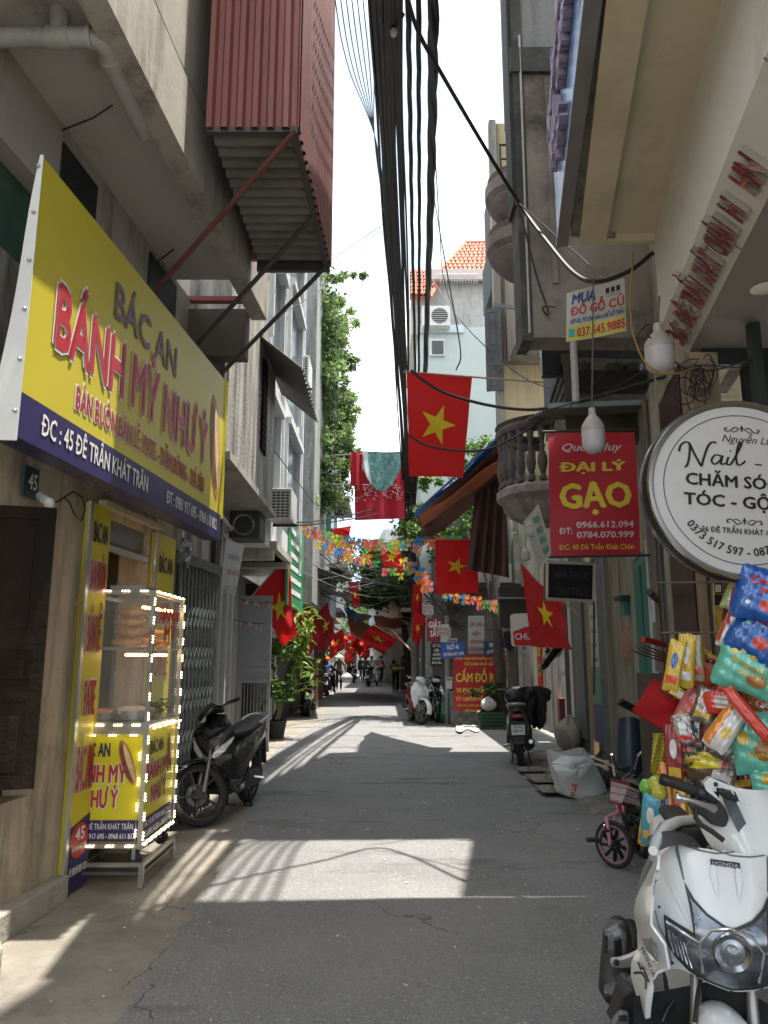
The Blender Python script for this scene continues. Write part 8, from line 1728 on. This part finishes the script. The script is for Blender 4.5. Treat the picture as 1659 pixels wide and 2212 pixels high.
trunk(col((942, 932, 930, 926, 920, 912, 893)), 'second thick twisted cable lying along the outermost one', .018, twist=1, grp='twisted cables right of the bundle')
# descending tangle to the pole
dn = thing('cable_pole', 'old pole wrapped by the sagging knot of black cables in the lane', 'pole', (PY(897, 1500, 21.5).x, 21.5, 0))
MB().tube([(dn.location.x, 21.5, 0), (dn.location.x-.02, 21.5, 7.4)], [.11, .08], 10).build('pole', M('pole_concrete', (.22, .21, .19), .9), dn)
for j in range(16):
    x0 = 866+26*rnd.random(); pts = [PY(x0, 1000, 20.5), PY(x0+rnd.uniform(-3, 8), 1090, 21.2), PY(872+26*rnd.random(), 1190, 21.3), PY(878+30*rnd.random(), 1270, 21.3), PY(886+34*rnd.random(), 1350, 21.2)]
    cable('cable', '', pts, .017+.006*rnd.random(), parent=dn, steps=5)
for j in range(10):
    c = PY(882+rnd.uniform(-12, 14), 1010+35*j, 20.6); r = .14+.12*rnd.random(); a0_ = rnd.uniform(0, 3)
    MB().tube([c+V(r*cos(a0_+i*.55), .05*sin(i*.3), r*1.2*sin(a0_+i*.55)) for i in range(13)], .012, 5).build('cable_loop', cab, dn, smooth=True)
# thin wires on the left of the bundle in the sky
G2 = 'thin wires fanning out left of the overhead bundle'
for j in range(7):
    x = 714+12*j; trunk([(x, -120, 5.2), (x+10, 0, 5.9), (x+40-3*j, 150, 7.4), (818-1.0*j, 330, 10.5), (846, 560, 15)], ORD[j]+' thin wire from the left fanning up beside the cable bundle', .006, grp=G2)
# near-vertical strand knots, bulb
t = thing('socket_bulb', 'small glass bulb hanging from the cable bundle near the top of the picture', 'bulb', tuple(PY(858, 60, 6)))
MB().ell(PY(850, 70, 6), (.035, .035, .05)).build('bulb', M('bulb_glass', (.7, .7, .68), .2), t, smooth=True); MB().tube([PY(855, 55, 6), PY(870, 30, 6)], .025, 8).build('socket', blk, t)
# thick diagonal service cable to the right building
cable('cable', 'thick black cable swinging from the bundle down to the bracket under the cream balcony', [PY(868, -60, 5.2), PY(900, 60, 5.5), PY(960, 170, 5.9), PY(1060, 340, 6.4), PY(1125, 445, 6.8), PY(1180, 520, 6.5), PY(1240, 590, 6.0), PY(1290, 608, 5.7), PY(1360, 585, 5.5), PY(1412, 545, 5.4)], .019, None)
cable('cable', 'second black cable tied along the thick swinging one', [PY(1122, 440, 6.75), PY(1190, 500, 6.5), PY(1270, 570, 6.1), PY(1300, 610, 5.8)], .009, None)
cable('cable', 'thin black cable ending in a hook on the plaster wall', [PY(1118, 440, 6.9), PY(1140, 520, 7.0), PY(1160, 600, 7.1), PY(1183, 668, 7.1), PY(1181, 680, 7.1), PY(1172, 664, 7.1), PY(1190, 662, 7.1), PY(1200, 664, 7.1)], .009, None)
cable('cable', 'black cable from the flag to the tin awning corner', [PY(888, 800, 8.0), PY(915, 822, 8.0), PY(960, 848, 8), PY(1040, 872, 7.8), PY(1120, 884, 7.6), PY(1180, 882, 7.4), PY(1260, 865, 7.3), PY(1440, 812, 6.8)], .017, None)
cable('cable', 'black cable sagging under the first one towards the bow balcony', [PY(884, 940, 8.6), PY(920, 962, 8.6), PY(1000, 974, 8.6), PY(1060, 968, 8.5), PY(1120, 940, 8.4), PY(1175, 905, 8.2)], .013, None)
cable('cable', 'thin wire from the tiled roof side down to the open shutter', [PY(930, 380, 14), PY(950, 500, 13), PY(975, 640, 12.5), PY(995, 760, 12), PY(985, 800, 12)], .012, None)
cable('cable', 'long thin wire crossing the mint building towards the balcony', [PY(925, 590, 16), PY(985, 680, 14), PY(1050, 750, 12.5), PY(1130, 815, 11), PY(1220, 850, 9.5)], .009, None)
cable('cable', 'thin wire hanging from the right bundle strand over the tiled roof', [PY(938, 300, 9), PY(950, 500, 12), PY(958, 600, 14), PY(990, 700, 14)], .008, None)
# wires across the lane, left
for k, (a, lab) in enumerate((([(560, 1105, 12.2), (640, 1128, 15), (720, 1120, 18), (800, 1102, 20), (880, 1085, 21)], 'doubled black cable from the left air conditioner across to the pole'), ([(556, 1112, 12.2), (640, 1134, 15), (720, 1127, 18), (810, 1112, 20), (880, 1095, 21)], 'lower cable of the pair from the left air conditioner to the pole'), ([(330, 570, 6), (420, 525, 6.5), (520, 575, 8), (620, 590, 12), (700, 570, 14), (820, 490, 16)], 'thin black wire looping from under the left balcony into the sky'), ([(590, 690, 11), (700, 620, 13), (780, 540, 15), (830, 480, 17)], 'thin wire rising from the white house to the bundle'), ([(470, 845, 9), (550, 920, 10), (620, 1010, 12), (680, 1090, 16)], 'thin wire slanting down along the white house'))):
    cable('cable', lab, [PY(*p) for p in a], (.016, .016, .008, .007, .008)[k], None)
rnd = random.Random(5)
msh = thing('wire_tangle', 'tangle of slack wires crossing the lane over the black tin roof', 'wires', tuple(PY(760, 1240, 22)))
for j in range(26):
    y0 = 1150+rnd.random()*120; y1 = 1150+rnd.random()*130; 
    a, b = PY(640+rnd.random()*60, y0, 18+6*rnd.random()), PY(870+rnd.random()*50, y1, 21); s = .1+.5*rnd.random()
    MB().tube([a.lerp(b, i/10)+V(0, 0, -s*sin(pi*i/10)) for i in range(11)], .007+.008*(rnd.random() > .7), 5).build('wire', cab if rnd.random() > .25 else galv, msh)
for j in range(16):
    a, b = PY(895+rnd.random()*10, 1200+rnd.random()*120, 21), PY(960+rnd.random()*150, 1210+rnd.random()*160, 18.5); s = .1+.4*rnd.random()
    MB().tube([a.lerp(b, i/8)+V(0, 0, -s*sin(pi*i/8)) for i in range(9)], .009, 5).build('wire', cab, msh)
# unseen wires, added above the frame to lay shadow streaks along the left pavement
for j in range(6): cable('cable', ORD[j]+' street wire from the left running high over the lane', [V(.50+.15*j, -2, 9.3+.05*j), V(.62+.15*j, 2, 9.15), V(.80+.13*j, 5, 9.1), V(.98+.1*j, 6.9, 9.2), V(1.41+.06*j, 7.14, 9.3)], .022, 'high street wires above the picture')
# cable tangle above the round sign
tg = thing('wire_tangle', 'nest of thin black wires coiled on the dark post above the round sign', 'wires', tuple(PY(1500, 860, 5)))
for j in range(12):
    c = PY(1505+rnd.uniform(-25, 30), 810+rnd.uniform(-25, 50), 5.0); r = .04+.09*rnd.random(); a0_ = rnd.uniform(0, 6)
    MB().tube([c+V(r*cos(a0_+i*.5)*(.6+.4*(j % 2)), .03*sin(i*.4), r*1.2*sin(a0_+i*.5)) for i in range(12)], .0045, 5).build('loop', cab, tg)
for a in ([(1395, 720, 5), (1470, 790, 5), (1540, 800, 5), (1640, 770, 4.9)], [(1170, 890, 7.2), (1300, 850, 7), (1400, 800, 6), (1500, 800, 5)], [(1430, 870, 5.2), (1450, 820, 5.2), (1500, 790, 5.1), (1600, 795, 5)], [(1510, 660, 6.9), (1440, 760, 6), (1520, 850, 5.2)], [(1230, 880, 7.2), (1350, 760, 7), (1400, 700, 6.9), (1430, 740, 6.5)]):
    cable('wire', '', [PY(*p) for p in a], .006, parent=tg)
ow = M('ochre_wire', (.30, .17, .04), .5)
cable('cable', 'ochre wire looping down behind the large hanging bulb', [PY(1368, 545, 5.4), PY(1362, 660, 5.2), PY(1370, 730, 5.0), PY(1400, 790, 4.9), PY(1450, 808, 4.8), PY(1500, 795, 4.9)], .007, None, mat=ow)
# big LED bulbs
lampw = M('bulb_frost', (.62, .60, .64), .45, var=.04, trans=.2); lampn = M('bulb_neck', (.42, .40, .36), .5, var=.1)
def tbulb(lab, px, py0, py1, wpx, Y, cord=None):
    top, bot = PY(px, py0, Y), PY(px, py1, Y); Hh = top.z-bot.z; R = wpx/2/FPX*Y*1.03; t = thing('hanging_bulb', lab, 'bulb', tuple(bot))
    b = V(bot.x, Y, bot.z)
    MB().lathe([(0, 0), (R*.6, Hh*.03), (R*.93, Hh*.13), (R, Hh*.25), (R, Hh*.48)], b, seg=28).build('diffuser', lampw, t, smooth=True)
    MB().lathe([(R*1.01, Hh*.48), (R*1.02, Hh*.52), (R*.95, Hh*.62), (R*.55, Hh*.78), (R*.32, Hh*.84), (R*.3, Hh), (0, Hh)], b, seg=28).build('neck', lampn, t, smooth=True)
    if cord: MB().tube([V(bot.x, Y, top.z-.005), PY(*cord, Y)], .006, 6).build('cord', M('brown_cord', (.12, .09, .07), .6), t)
    return t
tbulb('large white bulb hanging in front of the rice banner', 1284, 882, 980, 50, 5.6, (1282, 600))
tbulb('large white bulb hanging below the slanted address board', 1428, 700, 806, 64, 5.05, (1425, 640))
tbulb('small white bulb hanging under the bow balcony, upper one', 1148, 1118, 1160, 20, 9.2, (1150, 1080)); tbulb('small white bulb lower down behind the notice sheets', 1136, 1180, 1212, 20, 10, (1138, 1150))
# furniture notice
fnn = thing('paper_notice', 'white and yellow MUA ĐỒ GỖ CŨ notice wired in front of the plaster wall', 'notice', tuple(PY(1288, 735, 6.3)))
q0_, q1_, q2_, q3_ = PY(1224, 634, 6.3), PY(1349, 600, 6.25), PY(1352, 716, 6.25), PY(1222, 740, 6.3)
def FN(u, v, e=0): return (q0_*(1-u)+q1_*u)*(1-v)+(q3_*(1-u)+q2_*u)*v+V(0, -e-.012*sin(6*u+2*v), 0)
MB().grid(lambda u, v: FN(u, v), 14, 10, thick=.002).build('sheet', M('notice_white', (.60, .60, .56), .6, var=.06, trans=.1), fnn, smooth=True)
MB().grid(lambda u, v: FN(.005+u*.99, .70+.29*v, .003), 14, 4).build('yellow_band', M('notice_yellow2', (.66, .60, .12), .6), fnn, smooth=True)
Wn = (q1_-q0_).length; Hn = (q0_-q3_).length; blu = M('ink_blue', (.04, .06, .28), .5); rdi = M('ink_red', (.55, .06, .07), .5)
def fnl(s_, mt, u, v, w3, h3, sh=0): letters(s_, mt, fnn, (0, 0, 0), (1, 0, 0), (0, 0, 1), w=w3*Wn, h=h3*Hn, bold=.035, shear=sh, fn=lambda x, y: FN(u+x/Wn, v-y/Hn, .006))
fnl('MUA', blu, .29, .27, .42, .2, .15); fnl('ĐỒ GỖ CŨ', rdi, .52, .50, .92, .17); fnl('SẬP GỤ, TỦ CHÈ, BÀN GHẾ GỖ TRẮC', blu, .52, .655, .92, .08, .1); fnl('037.545.9885', rdi, .58, .93, .80, .17)
MB().grid(lambda u, v: FN(.04+.10*u, .76+.16*v, .005), 3, 3).build('blue_logo', M('zalo_blue', (.08, .4, .55), .5), fnn)
for k in range(3):
    MB().grid(lambda u, v: FN(.68+.09*k+.06*u, .10+.03*k*0+.10*v, .005), 2, 2).build('chair_print', blk, fnn); 
    for j in (0, 1): MB().grid(lambda u, v: FN(.685+.09*k+.045*j+.008*u, .2+.08*v, .005), 1, 1).build('chair_print', blk, fnn)
# hanging printed sheet beside the rice banner
hs = thing('hanging_poster', 'pale printed sheet hanging askew under the bow balcony', 'poster', tuple(PY(1160, 1240, 9)))
MB().prism([PY(1163, 1088, 8.8), PY(1190, 1180, 8.8), PY(1165, 1235, 9.2), PY(1130, 1128, 9.4)], (0, .01, 0)).build('sheet', fab, hs)
for k in range(4): MB().prism([PY(1150+7*k, 1120+22*k, 8.95), PY(1162+7*k, 1112+22*k, 8.85), PY(1166+7*k, 1124+22*k, 8.85), PY(1154+7*k, 1132+22*k, 8.95)], (0, .004, 0)).build('print', random.choice([M('green_print', (.13, .30, .19), .6), M('grey_print', (.2, .2, .22), .6), bsd]), hs)

# --- FLAGS
GF = 'red flags with a yellow star'
def fq4(p, Y): return [PY(x, y, Y+dy) for x, y, dy in p]
def hang(lab, tl, tr, br, bl, Y, pole=None, **k):
    """flag hung sideways: hoist edge along the top"""
    A, B, C_, D = fq4((tr, br, bl, tl), Y)   # hoist-top = top right, fly goes down
    return flag(lab, A, B, C_, D, pole=pole, **k)
hang('largest flag, hanging straight down in front of the cable bundle', (878, 805, .2), (1020, 812, 0), (1000, 1032, 0), (884, 1028, .15), 8.9, pole=[PY(872, 803, 9.15), PY(1172, 826, 8.6)], wav=.014, seed=1, starsc=.62)
hang('square flag hanging on a string right of the paper streamers', (940, 1166, 0), (1030, 1164, 0), (1034, 1281, 0), (941, 1284, 0), 13.5, pole=[PY(930, 1166, 13.5), PY(1100, 1163, 13.3)], wav=.02, seed=2, poler=.006, starsc=.5)
A, B, C_, D = PY(623, 1198, 14.6), PY(638, 1372, 14.7), PY(612, 1398, 14.8), PY(545, 1284, 14.3)
flag('bright flag on a slanting pole above the open grey gate', A, B, C_, D, pole=[PY(628, 1192, 14.62), PY(522, 1312, 14.1)], wav=.05, fold=2, seed=3, starsc=.62)
A, B, C_, D = PY(1124, 1218, 9.0), PY(1208, 1300, 8.6), PY(1246, 1406, 8.3), PY(1150, 1398, 8.8)
flag('long dark red flag slanting down beside the black LED box', A, PY(1214, 1300, 8.4), PY(1240, 1404, 8.2), PY(1148, 1396, 9.0), pole=None, wav=.03, fold=1.5, seed=4, mat=M('flag_red_mid', (.48, .012, .015), .75, var=.08, trans=.2), starsc=.45)
MB().tube([PY(1195, 1275, 8.3), PY(1250, 1330, 8.2)], .012, 6).build('flag_stick', M('bamboo_pole', (.42, .27, .17), .6), label='thin bamboo stick poking out beside the long slanting flag', cat='stick')
hang('flag half covered by the paper streamers in the middle of the lane', (818, 1172, 0), (862, 1170, 0), (870, 1232, 0), (832, 1242, 0), 19, wav=.03, seed=5, starsc=.6)
def pf(lab, tx, ty, bx_, by_, tip, Y, seed, dark=False, w=1): 
    """flag on a slanting pole: (tx,ty) pole top, (bx,by) lower end of the hoist, tip = lowest cloth point"""
    A = PY(tx, ty, Y); D = PY(bx_, by_, Y-.3); C_ = PY(tip[0], tip[1], Y); B = A+(C_-D)*.88+V(0, 0, -.05)
    return flag(lab, A, B, C_, D, pole=[A+(A-D)*.05, D+(D-A)*.5], wav=.05, fold=2, seed=seed, mat=flag_dark if dark else None, starsc=.55)
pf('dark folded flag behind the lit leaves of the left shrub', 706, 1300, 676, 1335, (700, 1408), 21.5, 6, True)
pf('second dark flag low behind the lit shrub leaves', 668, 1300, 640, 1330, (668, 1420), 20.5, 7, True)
pf('bright flag catching the sun beyond the dark folded one', 741, 1356, 712, 1378, (716, 1422), 26, 8)
pf('narrow flag between the sunlit one and the dark one', 716, 1345, 704, 1360, (716, 1428), 25, 9)
pf('small flag further down the lane under the orange tarp', 776, 1370, 760, 1392, (778, 1420), 36, 10)
pf('flag hanging from the right stalls under the orange hem tarp', 806, 1350, 862, 1382, (826, 1412), 27, 11)
hang('upper narrow flag tangled in wires by the cable pole', (893, 1262, 0), (912, 1258, 0), (912, 1325, 0), (889, 1318, 0), 20.6, wav=.04, seed=12)
hang('lower narrow flag tangled in wires by the cable pole', (893, 1320, 0), (920, 1330, 0), (905, 1398, 0), (890, 1382, 0), 20.4, wav=.05, seed=13)
hang('flag in the sun behind the left end of the paper streamers', (722, 1142, 0), (758, 1136, 0), (750, 1185, 0), (712, 1178, 0), 24, wav=.04, seed=14)
hang('flag hanging behind the tip of the black tin roof', (752, 1256, 0), (774, 1258, 0), (778, 1312, 0), (764, 1316, 0), 27, wav=.04, seed=15)
rnd = random.Random(77)
sp = ['over the rider in the orange helmet', 'just past the conical hat', 'near the bend on the outer side', 'near the bend on the inner side', 'above the rider in the white helmet', 'small and dark by the right stalls']
for k in range(22):
    px = 742+rnd.random()*92; py = 1372+rnd.random()*38; Y = 38+rnd.random()*26; s = 9+rnd.random()*6
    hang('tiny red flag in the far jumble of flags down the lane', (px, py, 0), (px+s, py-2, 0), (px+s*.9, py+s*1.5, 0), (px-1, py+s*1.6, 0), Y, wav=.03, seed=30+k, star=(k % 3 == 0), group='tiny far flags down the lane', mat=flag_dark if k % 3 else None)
for k in range(9):
    px = 745+11*k+rnd.uniform(-3, 3); c = PY(px, 1380+rnd.uniform(-6, 10), 44+k)
    t = thing('paper_lantern', 'small red lantern hung in the far jumble of flags', 'lantern', tuple(c), 'small red lanterns far down the lane'); MB().ell(c, (.22, .22, .2), 10, 7).build('shade', M('lantern_red', (.7, .06, .04), .6, trans=.4), t, smooth=True)
    MB().tube([c+V(0, 0, -.2), c+V(0, 0, -.42)], .02, 5).build('tassel', flag_yel, t)
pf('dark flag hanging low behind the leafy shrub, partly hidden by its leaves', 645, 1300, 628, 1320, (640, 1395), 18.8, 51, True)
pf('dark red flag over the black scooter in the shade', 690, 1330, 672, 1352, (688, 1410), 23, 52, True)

# --- PAPER STREAMERS, LAUNDRY
cols = [M('streamer_'+n, c, .6, var=.1, trans=.4) for n, c in (('yellow', (.85, .62, .05)), ('pink', (.85, .25, .30)), ('blue', (.03, .30, .72)), ('green', (.12, .62, .16)), ('orange', (.88, .32, .05)))]
def bird(p, yaw, s, mat, par):
    R = Matrix.Rotation(yaw, 3, 'Z')
    q = [(0, 0, 0), (-.10, .02, -.03), (-.13, .0, .05), (-.03, 0, .06), (.10, .02, -.02), (.14, 0, .06), (.03, 0, .06), (.02, -.02, -.10), (-.04, .03, -.16), (.05, .03, -.15), (0, .05, .02), (-.08, .06, -.10), (.09, .06, -.11)]
    MB().add([p+R @ (V(*a)*s) for a in q], [(0, 1, 2, 3), (0, 6, 5, 4), (0, 7, 8), (0, 9, 7), (10, 11, 8), (10, 9, 12)]).build('paper_bird', mat, par)
def streamer(lab, pts, n, Y, s=1.0, jit=.04):
    t = thing('streamer', lab, 'streamer', tuple(PY(pts[0][0], pts[0][1], pts[0][2])), 'strings of coloured paper birds'); P = [PY(*p) for p in pts]; m = len(P)-1; line = []
    for i in range(n):
        u = (i+.5)/n*m; k = min(int(u), m-1); p = P[k].lerp(P[k+1], u-k); line.append(p)
        bird(p+V(rnd.uniform(-jit, jit), rnd.uniform(-jit, jit), -.08*s+rnd.uniform(-jit, jit)), rnd.uniform(-1, 1), s*rnd.uniform(.85, 1.2), cols[(i*2+i//3) % 5], t)
    MB().tube(P, .005, 4).build('string', galv, t)
streamer('main string of bright paper birds across the lane, ending at the square flag', [(655, 1136, 14), (690, 1148, 14), (740, 1158, 14), (800, 1166, 14), (860, 1168, 14), (930, 1160, 14), (1005, 1158, 14)], 42, 14, .8)
streamer('second string of paper birds just behind the main one', [(662, 1146, 15.5), (720, 1165, 15.5), (790, 1175, 15.5), (850, 1178, 15.5), (900, 1172, 15.5), (900, 1172, 15.4)], 22, 15.5, .75)
streamer('sagging string of pink and yellow birds below the main one', [(680, 1160, 16), (730, 1182, 16), (790, 1205, 16), (840, 1222, 16), (880, 1232, 16)], 13, 16, .75, .09)
streamer('short string dropping right from the cable pole', [(868, 1196, 16), (895, 1216, 16), (915, 1240, 16), (930, 1255, 16)], 8, 16, 1.2)
streamer('lower right string of birds ending at the tree trunk', [(950, 1270, 16), (990, 1282, 16), (1030, 1290, 16), (1060, 1296, 16), (1082, 1305, 16)], 13, 16, 1.0)
streamer('string of birds passing left of the middle flag', [(690, 1150, 18), (740, 1172, 18), (760, 1190, 18), (800, 1200, 18)], 12, 18, 1.1, .09)
# laundry line
t = thing('laundry_pole', 'pole bracket carrying the red and teal blankets over the lane', 'pole', tuple(PY(760, 978, 20))); MB().tube([PY(700, 985, 20.5), PY(880, 976, 19.5)], .02, 6).tube([PY(700, 1046, 20.5), PY(800, 1048, 20)], .02, 6).build('pole', galv, t)
redc = M('blanket_red', (.42, .015, .03), .8, var=.1, scale=4, trans=.15); 
t = thing('blanket', 'long red blanket with a pale floral band drying above the streamers', 'blanket', tuple(PY(812, 1130, 20.2)))
fB = lambda u, v: PY(764+108*u+3*v, 976+8*v*u+(148-12*u)*v, 20.2+.10*sin(9*u+2*v)+.05*sin(21*u))
MB().grid(fB, 30, 16).build('cloth', redc, t, smooth=True)
rn = random.Random(3); lace = MB()
for k in range(70):
    u, v = rn.random()*.96+.02, .50+.22*rn.random()+.05*sin(k*.9); a = rn.uniform(0, 3); L_ = rn.uniform(.02, .05)
    P3 = [fB(min(.99, max(.01, u+L_*cos(a+j*.7)*(j-2)*.5)), min(.99, v+L_*1.0*sin(a+j*.9)*(j-2)*.4))+V(0, -.015-.0004*k, 0) for j in range(5)]; lace.tube(P3, .009, 4)
lace.build('floral_band', M('lace_white', (.62, .45, .42), .8), t, kind='stuff')
MB().grid(lambda u, v: PY(757+26*u, 978+72*v, 20.0+.06*sin(9*u)), 8, 6).build('end_fold', redc, t, smooth=True)
tb = M('blanket_teal', (.10, .24, .22), .8, var=.5, scale=11, dirt=(.40, .48, .46), dscale=9, damt=.35)
t = thing('blanket', 'teal patterned quilt with a white edge hung over the red blanket', 'blanket', tuple(PY(830, 1060, 19.9)))
fT = lambda u, v: PY(783+88*u, 975+2*u+v*(85*sin(pi*(u*.86+.10))**.75), 19.8+.08*sin(12*u+3*v))
MB().grid(fT, 26, 14).build('cloth', tb, t, smooth=True)
MB().grid(lambda u, v: fT(.0+.13*u+.10*v*v, v)+V(0, -.03, 0), 6, 12).build('white_edge', M('quilt_edge', (.52, .58, .57), .8), t, smooth=True)
